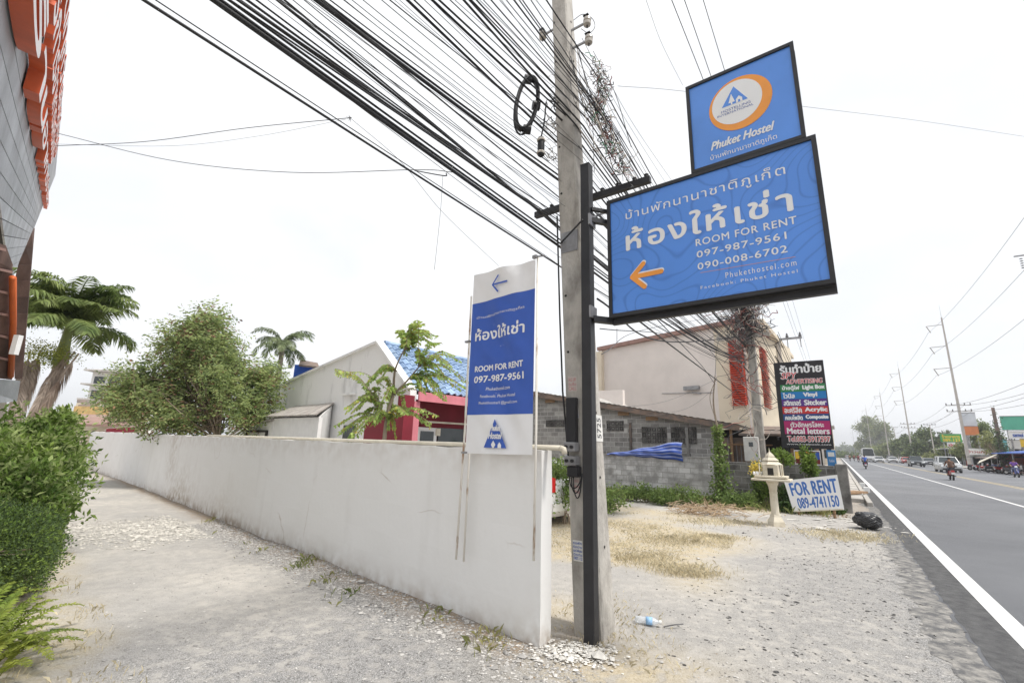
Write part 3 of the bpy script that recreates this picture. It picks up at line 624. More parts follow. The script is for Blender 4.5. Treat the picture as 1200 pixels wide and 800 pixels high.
for (x, y, lab, sx) in ((636, 42, 'dark pin insulator on the left side of the concrete pole near the top', -1), (688, 26, 'upper insulator on the right side of the concrete pole near the top', 1), (690, 47, 'lower insulator on the right side of the concrete pole, with a wire loop above', 1)):
    q = onpole(x, y); it = empty('insulator', q, lab, 'insulator')
    MB().lathe([(.012, -.05), (.045, -.045), (.05, -.01), (.028, 0), (.05, .012), (.045, .05), (.012, .055)], q, 14).build('spool', M['porcelain'], it, smooth=40)
    pz = pole_at(q[2]); MB().bar(q, pz, .022).build('bracket', M['steel'], it); MB().cyl(q - Z * .09, q + Z * .09, .009, seg=8).build('pin', M['blacksteel'], it)
    MB().obox(q + Z * .07, .07, .1, .01, NR, DR).build('bracket', M['blacksteel'], it)
def spline(q, n=40):
    q = np.asarray(q, float); k = len(q); out = []
    e = np.vstack([2 * q[0] - q[1], q, 2 * q[-1] - q[-2]])
    for i in range(k - 1):
        for t in np.linspace(0, 1, n // (k - 1) + 1, endpoint=(i == k - 2)):
            p0, p1, p2, p3 = e[i:i + 4]; out.append(.5 * (2 * p1 + (p2 - p0) * t + (2 * p0 - 5 * p1 + 4 * p2 - p3) * t * t + (3 * p1 - p0 - 3 * p2 + p3) * t ** 3))
    return np.array(out)
def span(a, b, sag, n=24):
    t = np.linspace(0, 1, n)[:, None]; return a + (b - a) * t - Z * sag * 4 * t * (1 - t)
POLE0 = PB - DR * 32
lab_thick = 'thick black cable in the overhead bundle running along the road to the concrete pole'
lab_thin = 'thin wire among the overhead cables running along the road to the concrete pole'
# (x where it leaves the top of the picture, point on the pole's plane, radius)
ORD = ['first', 'second', 'third', 'fourth', 'fifth', 'sixth', 'seventh', 'eighth', 'ninth', 'tenth', 'eleventh', 'twelfth', 'thirteenth', 'fourteenth', 'fifteenth', 'sixteenth', 'seventeenth', 'eighteenth', 'nineteenth', 'twentieth', 'twenty-first', 'twenty-second'] + ['twenty-' + q_ for q_ in ('third', 'fourth', 'fifth', 'sixth', 'seventh', 'eighth', 'ninth')] + ['thirtieth'] + ['thirty-' + q_ for q_ in ('first', 'second', 'third', 'fourth', 'fifth', 'sixth', 'seventh', 'eighth', 'ninth')] + ['fortieth', 'forty-first', 'forty-second']
CB = [(168, 656, 312, .009), (182, 640, 300, .004), (250, 656, 289, .019), (258, 656, 285, .013), (268, 650, 276, .011), (279, 640, 252, .015), (289, 634, 247, .01), (300, 628, 244, .007),
      (325, 626, 243, .016), (333, 622, 240, .012), (343, 618, 226, .004), (356, 640, 232, .004), (370, 656, 212, .021), (377, 654, 205, .014), (386, 651, 196, .007), (402, 648, 188, .004),
      (412, 650, 186, .004), (425, 652, 181, .004), (447, 650, 168, .004), (462, 652, 160, .003), (477, 656, 170, .017), (485, 658, 166, .011), (497, 660, 152, .004), (506, 664, 146, .014), (514, 668, 140, .010), (527, 672, 136, .006),
      (543, 678, 150, .016), (550, 684, 148, .013), (558, 690, 142, .008), (566, 694, 136, .005), (575, 700, 142, .008), (585, 704, 138, .004), (593, 708, 140, .005), (602, 716, 150, .01), (612, 724, 158, .006), (622, 732, 168, .005), (628, 690, 80, .004), (640, 700, 90, .009)]
_r = random.Random(5)
for _ in range(18): _t = _r.random(); CB.append((200 + 430 * _t, 640 + 60 * _t + _r.uniform(-12, 12), 300 - 190 * _t + _r.uniform(-14, 14), _r.choice([.003, .004, .005, .0075])))
CB.sort()
for i, (x0, x1, y1, r) in enumerate(CB):
    A1 = onpole(x1, y1); nrm = np.cross(DR, Z); B1 = hit(x0, 0, A1, nrm)
    d_ = B1 - A1; L = np.linalg.norm(d_[:2]); back = A1 - DR * 32; slope = d_[2] / L
    # parabola through A1 and B1 ending level with A1 at the previous pole: z = a*t*(t-32)
    a_ = slope / (L - 32) if L < 30 else 0
    a_ = max(min(a_, .002), -.002) if abs(a_) > .02 else a_
    t = np.linspace(0, 32, 26); pts = A1[None] - DR * t[:, None]; pts[:, 2] = A1[2] + a_ * t * (t - 32)
    nn_ = (A1 - PB) @ NR; end2 = P2 + NR * (nn_ * .55 + random.uniform(-.12, .12)) + Z * (5.15 + (A1[2] - 4.9) * .42 + random.uniform(-.12, .12))
    fw = span(A1, end2, random.uniform(.12, .4), 16)
    q = np.vstack([pts[::-1], fw[1:]])
    o = MB().tube(q, r * random.uniform(.62, .9), 6 if r > .006 else 5).build('cable', M['cable'] if r > .0045 or i % 3 else M['cablegrey'], smooth=True)
    nth = sum(1 for c__ in CB[:i] if (c__[3] > .0085) == (r > .0085)); tag(o, (('thick' if r > .0085 else 'thin') + ' black overhead cable, ' + ORD[nth] + ' from the left among the ' + ('thick' if r > .0085 else 'thin') + ' ones'), 'cable', 'thick cables overhead' if r > .0085 else 'thin wires overhead')
# cables beyond pole 2, to the next poles along this side
def p2cab(i, a, b, sag, r, lab, grp): tag(MB().tube(span(a, b, sag, 12), r, 5).build('cable', M['cable'], smooth=True), lab, 'cable', grp)
P3 = P2 + DR * 38
for i in range(16):
    a = P2 + NR * random.uniform(-.8, .9) + Z * (5.1 + random.uniform(-.3, 1.6)); b_ = P3 + (a - P2) * np.array([1, 1, 1]) 
    p2cab(i, a, b_, random.uniform(.3, .9), random.choice([.008, .012, .018]), 'dark cable running on from the second pole behind the sign shop board', 'cables beyond the second pole')
# high wires passing behind the small sign
for k, (x0, xm, ym) in enumerate(((787, 822, 88), (802, 832, 86), (824, 848, 79))):
    q0 = at(x0, 0, 7.0 + k * .5); 
    n_ = (q0 - P0) @ NR; m_ = hit(xm, ym, q0, np.cross(DR, Z)); dd_ = m_ - q0; a = q0 - dd_ * 3; b_ = q0 + unit(np.array([dd_[0], dd_[1], 0])) * 60 + Z * .3
    tag(MB().tube([a, q0, m_, b_], .008, 5).build('cable', M['cable']), ['leftmost', 'middle', 'rightmost'][k] + ' of three black wires coming down behind the small upper sign', 'cable')
def pxwire(pts, r, lab, m='cablegrey', seg=5, n=30, cat='cable', name='cable'):
    return tag(MB().tube(spline([at(*p_) for p_ in pts], n), r, seg).build(name, M[m], smooth=True), lab, cat)
pxwire([(66, 156, 9), (200, 188, 8.5), (340, 202, 8), (487, 199, 7), (531, 202, 6.4)], .007, 'sagging thin drop wire from the left roof to the cable bundle, lower one')
pxwire([(66, 171, 9), (170, 166, 8.6), (290, 150, 8), (412, 138, 7)], .007, 'thin drop wire from the left roof rising to a knot in the cables, upper one')
pxwire([(66, 169, 9), (200, 171, 8.5), (300, 160, 8), (405, 140, 7)], .003, 'hair-thin wire just under the upper drop wire at left')
pxwire([(410, 138, 6.6), (470, 190, 7), (520, 250, 8), (585, 312, 10)], .004, 'faint thin wire falling from the cable knot towards the banner')
pxwire([(519, 205, 6), (516, 250, 6), (509, 316, 6)], .003, 'loose wire end dangling below the overhead cables')
pxwire([(486, 200, 6.4), (520, 206, 6), (523, 203, 6)], .009, 'short bent stub of cable under the bundle', 'cable')
pxwire([(724, 101, 12), (800, 107, 14), (950, 126, 16), (1080, 142, 18), (1200, 160, 20)], .007, 'thin lone wire crossing the sky to the right of the small sign')
pxwire([(745, 373, 5), (800, 415, 8), (860, 460, 14.5)], .012, 'black drop cable slanting down from the big sign to the second pole', 'cable')
pxwire([(757, 0, 7), (775, 50, 8), (800, 100, 9.5)], .004, 'faint thin wire slanting down to the left corner of the small sign')
pxwire([(695, 60, 5.6), (745, 150, 8), (800, 230, 12)], .004, 'upper of two fine service wires leaving the insulators', 'cablegrey')
pxwire([(682, 45, 5.6), (730, 135, 8), (790, 230, 12)], .004, 'lower of two fine service wires leaving the insulators', 'cablegrey')
pxwire([(672, 24, 5.3), (683, 17, 5.3), (694, 22, 5.3), (697, 32, 5.3), (690, 39, 5.3), (681, 34, 5.3)], .005, 'looped jumper wire beside the insulators near the pole top', 'cablegrey')
MB_k = MB(); kn = at(410, 138, 6.6)
for k in range(14):
    v = unit(rng.normal(size=3)); MB_k.tube([kn - v * .02, kn + v * random.uniform(.03, .07)], .003, 4)
tag(MB_k.build('cable_knot', M['cablegrey']), 'knot of tied wire ends on the lowest overhead cable', 'cable knot')['kind'] = 'stuff'
# coil of spare cable
cc = at(617, 122, 4.3); cf = (cc, unit(np.array([.9, .2, 0])), unit(np.array([0, 0, 1.0])), None)
coil = empty('cable_coil', cc, 'thick coil of spare black cable hanging from the wires left of the pole', 'cable coil')
for k in range(8):
    t = np.linspace(0, 2 * math.pi, 36); ra = .115 + random.uniform(-.016, .012); rb_ = .36 + random.uniform(-.03, .02)
    off = unit(np.array([-.2, .9, 0])) * (k - 4) * .012
    V = cc + off + np.outer(np.cos(t) * ra, cf[1]) + np.outer(np.sin(t) * rb_, Z) + np.outer(np.sin(t) * .05, cf[1])
    MB().tube(V, .011, 6, cap=False).build('loop', M['cable'], coil, smooth=True)
for s_ in (-.9, 0, .9): MB().cyl(cc + Z * s_ * .36 - cf[1] * .03 + cf[1] * (.1 if s_ == 0 else 0), cc + Z * s_ * .36 + cf[1] * .05 + cf[1] * (.1 if s_ == 0 else 0), .05, seg=10).build('tie', M['cable'], coil)
pk = at(634, 172, 4.4)
pack = empty('splice_case', pk, 'dark splice case hanging between the coil and the concrete pole', 'splice case')
MB().lathe([(.012, -.13), (.035, -.11), (.04, 0), (.035, .11), (.012, .13)], pk, 12).build('case', M['cable'], pack, smooth=40)
for k in (-.08, .08): MB().lathe([(.046, -.012), (.05, 0), (.046, .012)], pk + Z * k, 12).build('band', M['rustwhite'], pack)
MB().tube([pk + Z * .12, pk + Z * .3 + NR * .04, pk + Z * .55 + NR * .06], .009, 6).build('lead', M['cable'], pack)
# tangle of telephone wire on the road side of the pole
def tangle(name, path, spread, count, rad, seg_len, mats, label, lump=.5):
    b = MB(); path = np.array(path)
    for i in range(count):
        t = rng.random() * (len(path) - 1); k = int(t); p_ = path[k] + (path[min(k + 1, len(path) - 1)] - path[k]) * (t - k) + rng.normal(size=3) * spread
        q = [p_]; d_ = rng.normal(size=3)
        for j in range(rng.integers(3, 8)):
            d_ = unit(d_ + rng.normal(size=3) * .9); q.append(q[-1] + d_ * seg_len * rng.uniform(.4, 1.3))
        b.tube(spline(q, 12), rad * rng.uniform(.6, 1.6), 4, mi=int(rng.integers(0, len(mats))), cap=False)
    return tag(b.build(name, [M[m_] for m_ in mats]), label, 'wire tangle', kind='stuff')
M['wirew'] = mat('pale_wire', (.55, .5, .44), .6, .1); M['wirer'] = mat('red_wire', (.32, .12, .1), .6, .1); M['wireg'] = mat('green_wire', (.1, .3, .18), .6, .1)
tangle('wire_tangle', [onpole(700, 75), onpole(706, 105), onpole(700, 125), onpole(706, 150), onpole(720, 180), onpole(735, 205)], .034, 260, .0036, .042, ['cable', 'wirew', 'wirer', 'wirew', 'wireg', 'cablegrey', 'cable'], 'tangle of pale, red and black wires clinging to the road side of the concrete pole')
tangle('wire_tangle', [onpole(655, 75), onpole(655, 110), onpole(650, 140), onpole(646, 190)], .03, 70, .0035, .05, ['wirew', 'cable', 'cablegrey', 'wirew'], 'thinner tangle of pale wires hanging down the left side of the concrete pole')
for i in range(16):
    a = onpole(random.uniform(664, 690), random.uniform(55, 120)); b_ = onpole(random.uniform(700, 745), random.uniform(150, 215)); 
    mid = (a + b_) / 2 + rng.normal(size=3) * .1 - DR * .12 - Z * .1
    tag(MB().tube(spline([a - DR * .16, mid, b_ - DR * .1], 12), random.choice([.003, .004, .006]), 4).build('cable', M[random.choice(['wirew', 'cable', 'wirew', 'cablegrey'])], smooth=True), 'slack wire sagging across the face of the concrete pole', 'cable', 'slack wires on the pole')

# ------------------------------------------------------------------ second pole with meter box
p2 = empty('utility_pole', P2, 'second concrete pole behind the block wall, wrapped in wires with a grey meter box', 'pole')
b = MB()
for i, z in enumerate(np.linspace(0, 9, 12)[:-1]):
    pass
b.add([P2 + NR * sx * w_ + DR * sy * w_ + Z * z for z, w_ in ((-.2, .16), (9, .1)) for sx, sy in ((-1, -1), (1, -1), (1, 1), (-1, 1))], [(3, 2, 1, 0), (4, 5, 6, 7), (0, 1, 5, 4), (1, 2, 6, 5), (2, 3, 7, 6), (3, 0, 4, 7)])
b.build('shaft', M['concrete'], p2, bev=.015)
mbx = hit(881, 526, P2 - DR * .35, DR)
m1 = MB().obox(mbx, .46, .22, .82, NR, DR).build('meter_box', mat('meter_box_paint', (.62, .61, .58), .5, .08, 4), p2, bev=.015)
MB().obox(mbx - DR * .115 + Z * .16, .13, .012, .15, NR, DR).build('window', M['glass'], m1)
MB().obox(mbx - DR * .115 - Z * .1 + NR * .18, .02, .02, .06, NR, DR).build('latch', M['steel'], m1)
MB().bar(mbx, P2 + Z * mbx[2], .06).build('bracket', M['steel'], p2)
a, c = hit(840, 398, P2 - DR * .2, DR), hit(902, 391, P2 - DR * .2, DR)
MB().bar(a, c, .12, .14).build('crossarm', M['concrete'], p2); 
for t in np.linspace(.04, .96, 6): MB().lathe([(.02, 0), (.06, .01), (.04, .05), (.06, .07), (.02, .1)], a + (c - a) * t + Z * .07, 8).build('insulator', M['porcelain'], p2)
tangle('wire_tangle', [hit(x_, y_, P2 - DR * .3, DR) for x_, y_ in ((872, 330), (875, 350), (868, 365), (874, 380), (872, 396))], .2, 520, .009, .22, ['cable', 'cablegrey', 'wirew', 'wirer', 'cablegrey', 'cable'], 'dense nest of old wires hanging round the top of the second pole')
tangle('wire_tangle', [hit(x_, y_, P2 - DR * .3, DR) for x_, y_ in ((868, 400), (876, 430), (872, 470), (876, 505))], .11, 70, .008, .25, ['wirer', 'wirew', 'cablegrey'], 'loose rusty wires dropping down the shaft of the second pole')
for k, (pts) in enumerate([[(700, 350, 4.8), (780, 400, 8), (866, 395, 15.6)], [(703, 385, 4.8), (790, 395, 9), (845, 420, 15)], [(790, 372, 9), (840, 420, 13), (870, 470, 15.7)], [(880, 400, 15.7), (900, 450, 18), (918, 480, 22)], [(884, 395, 15.7), (905, 425, 16), (914, 440, 16)], [(838, 440, 13.5), (842, 400, 14), (858, 380, 15.6)], [(770, 374, 6), (822, 428, 12), (838, 450, 13.5)], [(705, 415, 4.9), (760, 385, 8), (850, 370, 15.6)], [(838, 455, 14), (800, 480, 14), (720, 492, 13)], [(838, 445, 14), (780, 470, 13), (715, 478, 12)]]):
    pxwire(pts, [.012, .006, .008, .012, .01, .006, .008, .005, .004, .004][k], ['thick', 'thin', 'dark', 'heavy', 'short', 'slack', 'kinked', 'faint', 'low grey', 'fine grey'][k] + ' wire strung near the second pole in front of the beige building', 'cable' if k < 7 else 'cablegrey')
# ------------------------------------------------------------------ block walls
M['block'] = mat('cement_block', (.25, .24, .228), .95, 0, 5, .5, 30, col2=(.38, .37, .35), rnd=.25, lo=.3, hi=.7)
M['block_w'] = mat('whitewashed_block', (.34, .335, .33), .95, 0, 2.5, .5, 30, col2=(.62, .62, .62), rnd=.14, lo=.38, hi=.58)
M['block_d'] = mat('dark_mouldy_block', (.1, .095, .09), .95, 0, 3, .5, 30, col2=(.26, .25, .235), rnd=.25, lo=.35, hi=.68)
M['mortar'] = mat('mortar', (.36, .355, .345), .95, .15, 5)
M['mortar_l'] = mat('pale_mortar', (.55, .54, .52), .95, .1, 5)
M['vent_shade'] = mat('vent_shade_black', (.02, .02, .02), .9, .1)
M['tin'] = mat('rusty_tin', (.13, .11, .1), .7, 0, 3, .2, 20, col2=(.24, .17, .13), lo=.4, hi=.6)
M['tin_pale'] = mat('pale_tin', (.5, .49, .47), .6, 0, 3, .2, 20, col2=(.34, .3, .27), lo=.45, hi=.7)
def blockwall(root, fr, u0, u1, v0, v1f, m, bw=.39, bh=.19, th=.14, holes=(), maxn=290, name='block', mort='mortar'):
    """running-bond courses in fr; v1f(u) = top; holes = (u0,u1,v0,v1)"""
    gap = .02; key = None; cnt = 0; r = 0; v = v0
    base = [P(fr, u0, v0, -th), P(fr, u1, v0, -th), P(fr, u1, v0, -.02), P(fr, u0, v0, -.02)]; top = [P(fr, u0, v1f(u0), -th), P(fr, u1, v1f(u1), -th), P(fr, u1, v1f(u1), -.02), P(fr, u0, v1f(u0), -.02)]
    MB().hexa(base + top).build('mortar', M[mort], root)
    shared = {}
    while v < max(v1f(u0), v1f(u1)):
        u = u0 - (bw / 2 if r % 2 else 0)
        while u < u1:
            a, c = max(u, u0), min(u + bw, u1); vt = min(v + bh, min(v1f(a), v1f(c)))
            if c - a > .05 and vt - v > .04 and not any(h[0] < (a + c) / 2 < h[1] and h[2] < v + bh / 2 < h[3] for h in holes) and cnt < maxn:
                k = (round(c - a, 2), round(vt - v, 2))
                if k not in shared:
                    o = MB().obox((0, 0, 0), c - a - gap, .04, vt - v - gap, fr[1], fr[3]).build(name, m, None); shared[k] = o; first = True
                else: o = shared[k].copy(); COL.objects.link(o)
                o.parent = root; q = P(fr, (a + c) / 2, (v + vt) / 2, -.034 + random.uniform(-.003, .003)); o.location = Vector(q - np.array(wloc(root))); cnt += 1
            u += bw
        v += bh; r += 1
# boundary wall of the vacant lot: line through WB running across the road direction
WB = np.array([9.9, 13.9, 0]); FW = frame_from(WB - NR * 9.0, NR)
f1 = empty('lot_wall', P(FW, 3, 0), 'mouldy whitewashed block wall at the back of the dry vacant lot', 'wall')
vt_ = lambda u_: uvp(FW, 715, 533)[1] + .02
blockwall(f1, FW, -.6, 5.45, -.1, vt_, M['block_w'])
MB().obox(P(FW, 2.4, vt_(0) + .012, -.07), 6.1, .16, .03, NR, DR).build('capping', M['mortar'], f1)
f2_ = empty('lot_wall', P(FW, 7, 0), 'dark mouldy block wall between the vine and the roadside pillar', 'wall')
tw = uvp(FW, 860, 541)[1]
blockwall(f2_, FW, 5.5, 8.85, -.1, lambda u_: tw, M['block_d'])
MB().obox(P(FW, 9.0, .62, -.1), .3, .3, 1.5, NR, DR).build('pillar', M['block_d'], f2_, bev=.02)
# ------------------------------------------------------------------ grey block house with tin roof
FH = frame_from(WB - NR * 9.0 + DR * 1.6, NR)
hs = empty('block_house', P(FH, 3, 0), 'low grey cement block house with rusty sloping tin roof and pierced vent blocks', 'house')
def U(x, y): return uvp(FH, x, y)
a0, a1 = U(600, 455), U(862, 499)
top = lambda u_: a0[1] + (a1[1] - a0[1]) * (u_ - a0[0]) / (a1[0] - a0[0]) - .12
vents = [(U(752, 500), U(782, 519)), (U(786, 500), U(803, 520)), (U(806, 500), U(817, 520)), (U(711, 493), U(731, 505)), (U(640, 492), U(664, 500))]
vent_h = [(a[0], b[0], b[1], a[1]) for a, b in [(v[0], v[1]) for v in vents]]
holes = list(vent_h) + [(U(843, 500)[0], 99, -1, 9)]
uE = U(843, 500)[0]
MB().prism([P(FH, a0[0] - .5, 0, -.16), P(FH, uE, 0, -.16), P(FH, uE, 1.15, -.16), P(FH, a0[0] - .5, 1.15, -.16)], FH[3] * .14).build('lower_wall', M['block'], hs)
MB().prism([P(FH, a0[0] - .5, 1.15, -.16), P(FH, U(625, 500)[0], 1.15, -.16), P(FH, U(625, 500)[0], top(U(625, 500)[0]), -.16), P(FH, a0[0] - .5, top(a0[0]), -.16)], FH[3] * .14).build('side_render', M['block'], hs)
blockwall(hs, FH, U(625, 500)[0], uE, 1.15, top, M['block'], holes=holes, mort='mortar_l')
for k, (p_, q_, v0, v1) in enumerate(vent_h):
    MB().quad(P(FH, p_, v0, -.018), P(FH, q_, v0, -.018), P(FH, q_, v1, -.018), P(FH, p_, v1, -.018)).build('vent_dark_sheet', M['vent_shade'], hs)  # flat black sheet on the wall; shade in the vents put into its colour
    nx_ = max(1, round((q_ - p_) / .2)); nz_ = max(1, round((v1 - v0) / .2)); 
    for i in range(nx_):
        for j in range(nz_):
            b = MB(); cx = p_ + (q_ - p_) * (i + .5) / nx_; cz = v0 + (v1 - v0) * (j + .5) / nz_; w_ = (q_ - p_) / nx_ * .5; h_ = (v1 - v0) / nz_ * .5
            for t in range(4):
                ang = t * math.pi / 4; dx, dz = math.cos(ang) * w_, math.sin(ang) * h_
                b.bar(P(FH, cx - dx * .95, cz - dz * .95, .003 + t * .002), P(FH, cx + dx * .95, cz + dz * .95, .003 + t * .002), .017, .03, up=FH[3])
            for sx, sz in ((0, -1), (0, 1)): b.bar(P(FH, cx - w_, cz + sz * h_ * .94, 0), P(FH, cx + w_, cz + sz * h_ * .94, 0), .02, .05, up=FH[3])
            for sx in (-1, 1): b.bar(P(FH, cx + sx * w_ * .94, cz - h_ * .9, 0), P(FH, cx + sx * w_ * .94, cz + h_ * .9, 0), .02, .05, up=FH[3])
            b.build('vent_block', M['block_d'], hs)
for x_ in (739, 749, 805): 
    u_ = U(x_, 500)[0]; MB().obox(P(FH, u_, 1.35, .04), .09, .08, 2.7 if x_ != 805 else 2.2, NR, DR).build('post', M['block'] if x_ == 805 else M['tin'], hs) if x_ != 749 else None
# roof: tin sheets on a dark barge beam
r0_, r1_ = U(570, 451), U(868, 499.5)
MB().bar(P(FH, *r0_, .28) - Z * .08, P(FH, *r1_, .28) - Z * .08, .06, .2).build('barge_board', M['tin'], hs)
nsh = 18
for i in range(nsh):
    t0, t1 = i / nsh, (i + 1) / nsh; b = MB(); q = r0_ + (r1_ - r0_) * t0; p_ = r0_ + (r1_ - r0_) * (t1 + .006)
    n_ = 6; V = []
    for k in range(n_ + 1):
        c = q + (p_ - q) * k / n_; h = .025 * (k % 2)
        V += [P(FH, c[0], c[1] + .05 + h, .34), P(FH, c[0], c[1] + .05 + h, -6)]
    b.add(V, [(2 * k, 2 * k + 1, 2 * k + 3, 2 * k + 2) for k in range(n_)]).build('roof_sheet', M['tin_pale'], hs)
for i in range(9):
    t0 = (i + .3) / 10; q = r0_ + (r1_ - r0_) * t0
    if i in (3, 4, 6, 7): MB().obox(P(FH, q[0], q[1] - .26, .12), .5, .02, .16, NR, DR).build('eave_strip', M['wood'], hs)
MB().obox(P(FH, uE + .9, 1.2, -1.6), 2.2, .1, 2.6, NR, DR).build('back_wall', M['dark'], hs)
MB().obox(P(FH, U(856, 500)[0], 1.3, .02), .08, .08, 2.6, NR, DR).build('door_post', M['wood'], hs)
MB().obox(P(FH, U(863, 520)[0], 1.7, -.1), .9, .03, .9, NR, DR).build('shutter', M['tin'], hs)
for k in range(8): MB().bar(P(FH, U(848 + k * 5, 520)[0], 1.25, .02), P(FH, U(848 + k * 5, 520)[0], 1.9, .02), .02).build('window_bar', M['steel'], hs)
MB().bar(P(FH, U(840, 519)[0], 1.9, .02), P(FH, U(905, 519)[0], 1.9, .02), .05).build('lintel', M['wood'], hs)
# darker open shed to the right of it behind the second pole
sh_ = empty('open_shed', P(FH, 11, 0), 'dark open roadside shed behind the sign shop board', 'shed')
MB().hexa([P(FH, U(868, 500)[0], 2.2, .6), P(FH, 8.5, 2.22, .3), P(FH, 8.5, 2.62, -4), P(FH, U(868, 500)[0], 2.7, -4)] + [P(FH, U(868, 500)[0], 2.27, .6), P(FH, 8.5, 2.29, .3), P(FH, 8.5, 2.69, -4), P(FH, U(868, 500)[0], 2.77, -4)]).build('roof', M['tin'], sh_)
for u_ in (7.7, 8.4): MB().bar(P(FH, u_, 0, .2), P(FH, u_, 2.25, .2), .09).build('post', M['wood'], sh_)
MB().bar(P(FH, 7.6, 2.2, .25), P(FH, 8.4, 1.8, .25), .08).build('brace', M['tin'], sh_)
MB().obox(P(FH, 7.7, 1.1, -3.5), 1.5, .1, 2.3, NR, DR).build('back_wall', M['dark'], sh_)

# blue striped tarpaulin thrown over the lot wall
M['tarp'] = mat('tarp_blue', (.045, .1, .42), .45, .2, 4, .3, 10)
def stripes(m, ax, sc, c2):
    t = m.node_tree; b = t.nodes['Principled BSDF']; src = b.inputs['Base Color'].links[0].from_socket; N = t.nodes.new
    at_ = N('ShaderNodeAttribute'); at_.attribute_name = 'v'; ma = N('ShaderNodeMath'); ma.operation = 'MULTIPLY'; ma.inputs[1].default_value = sc; fr_ = N('ShaderNodeMath'); fr_.operation = 'FRACT'; gtn = N('ShaderNodeMath'); gtn.operation = 'GREATER_THAN'; gtn.inputs[1].default_value = .68
    q = N('ShaderNodeMix'); q.data_type = 'RGBA'; q.inputs['B'].default_value = (*c2, 1); L = t.links.new
    L(at_.outputs['Fac'], ma.inputs[0]); L(ma.outputs[0], fr_.inputs[0]); L(fr_.outputs[0], gtn.inputs[0]); L(gtn.outputs[0], q.inputs['Factor']); L(src, q.inputs['A']); L(q.outputs['Result'], b.inputs['Base Color'])
stripes(M['tarp'], 0, 5, (.3, .36, .62))
tl, tr, brr = uvp(FW, 712, 532), uvp(FW, 800, 518.5), uvp(FW, 800, 540)
n1, n2 = 48, 18; V = []; At = []
for j in range(n2 + 1):
    for i in range(n1 + 1):
        s_, t_ = i / n1, j / n2
        up = tl[1] + .02 + (tr[1] - tl[1]) * min(1, s_ * 1.08) ** 1.1 + .02 * math.sin(s_ * 17); lo_ = tl[1] - .03 + (brr[1] - tl[1] + .03) * s_ ** 2 + .015 * math.sin(s_ * 23)
        u_ = tl[0] + (tr[0] - tl[0]) * s_; bulge = .16 * math.sin(t_ * math.pi) ** .7 * (.35 + .65 * s_) + .04 * math.sin(t_ * 14 + s_ * 9) * s_ + .02 * math.sin(s_ * 40 + t_ * 6)
        V.append(P(FW, u_, lo_ + (up - lo_) * t_, .04 + bulge)); At.append(t_)
i_ = (np.arange(n2)[:, None] * (n1 + 1) + np.arange(n1)[None]).ravel()
tp_ = npmesh('tarpaulin', V, np.stack([i_, i_ + 1, i_ + n1 + 2, i_ + n1 + 1], 1), M['tarp']); tp_.data.attributes.new('v', 'FLOAT', 'POINT').data.foreach_set('value', np.array(At, np.float32))
md = tp_.modifiers.new('t', 'SOLIDIFY'); md.thickness = .006; tp_.data.polygons.foreach_set('use_smooth', [True] * len(tp_.data.polygons))
tag(tp_, 'blue striped tarpaulin thrown over the whitewashed block wall', 'tarpaulin')

# ------------------------------------------------------------------ beige building with red louvres
M['beige'] = mat('beige_render', (.66, .58, .46), .9, .05, .8, .15, 10); M['pinkish'] = mat('pale_pink_render', (.7, .64, .6), .9, .05, .8, .15, 10)
M['redlouvre'] = mat('red_louvre', (.5, .07, .04), .6, .15, 3); M['brownroof'] = mat('brown_trim', (.3, .18, .15), .7, .15)
a45 = R(-44); eB = np.array([math.cos(a45), math.sin(a45), 0]); pB = at(705, 520, 31); FBG = frame_from(pB, eB)
bb = empty('beige_building', pB, 'tall beige and pale pink building with red louvre panels behind the block house', 'building')
def UB(x, y): return uvp(FBG, x, y)
cL, cR, cM = UB(705, 411), UB(868, 378), UB(836, 386)
sp = lambda u_: cL[1] + (cR[1] - cL[1]) * (u_ - cL[0]) / (cR[0] - cL[0])
MB().prism([P(FBG, cL[0], 0), P(FBG, cM[0], 0), P(FBG, cM[0], sp(cM[0])), P(FBG, cL[0], cL[1])], -FBG[3] * 9).build('pink_wall', M['pinkish'], bb)
MB().prism([P(FBG, cM[0], 0, .03), P(FBG, cR[0] + .4, 0, .03), P(FBG, cR[0] + .4, sp(cR[0] + .4), .03), P(FBG, cM[0], sp(cM[0]), .03)], -FBG[3] * 9).build('beige_wall', M['beige'], bb)
MB().bar(P(FBG, cL[0] - .2, cL[1] + .12, .12), P(FBG, cR[0] + .6, sp(cR[0] + .6) + .12, .12), .3, .24).build('parapet_trim', M['brownroof'], bb)
MB().obox(P(FBG, cL[0] - .1, (cL[1]) / 2, .1), .55, .5, cL[1] - .2, eB, FBG[3]).build('corner_column', M['beige'], bb)
ra, rb2 = UB(858, 396), UB(874, 492)
def louvre(parent, o_, e_, nrm, wd, v0, v1, nb):
    lp = empty('louvre_panel', o_); lp.parent = parent; lp.location = Vector(np.asarray(o_, float)) - wloc(parent)
    MB().obox(o_ + e_ * wd / 2 + Z * (v0 + v1) / 2, wd, .1, v1 - v0, e_, nrm).build('frame', M['redlouvre'], lp)
    k = None
    for i in range(nb):
        q = o_ + e_ * wd / 2 + nrm * .12 + Z * (v0 + (v1 - v0) * (i + .5) / nb)
        if k is None: k = MB().obox(q, wd * .96, .2, .04, e_, unit(nrm - Z * .6), np.cross(e_, unit(nrm - Z * .6))).build('slat', M['redlouvre'], lp); q0 = q
        else: c = k.copy(); COL.objects.link(c); c.parent = lp; c.location = Vector(q - q0)
louvre(bb, P(FBG, UB(857, 440)[0], 0, .05), eB, FBG[3], UB(874, 440)[0] - UB(857, 440)[0], 2.2, ra[1], 30)
eS = unit(np.array([.62, .785, 0])); nS = np.array([.785, -.62, 0]); cS = P(FBG, cR[0] + .45, 0, .0)
hS = sp(cR[0]) - .2
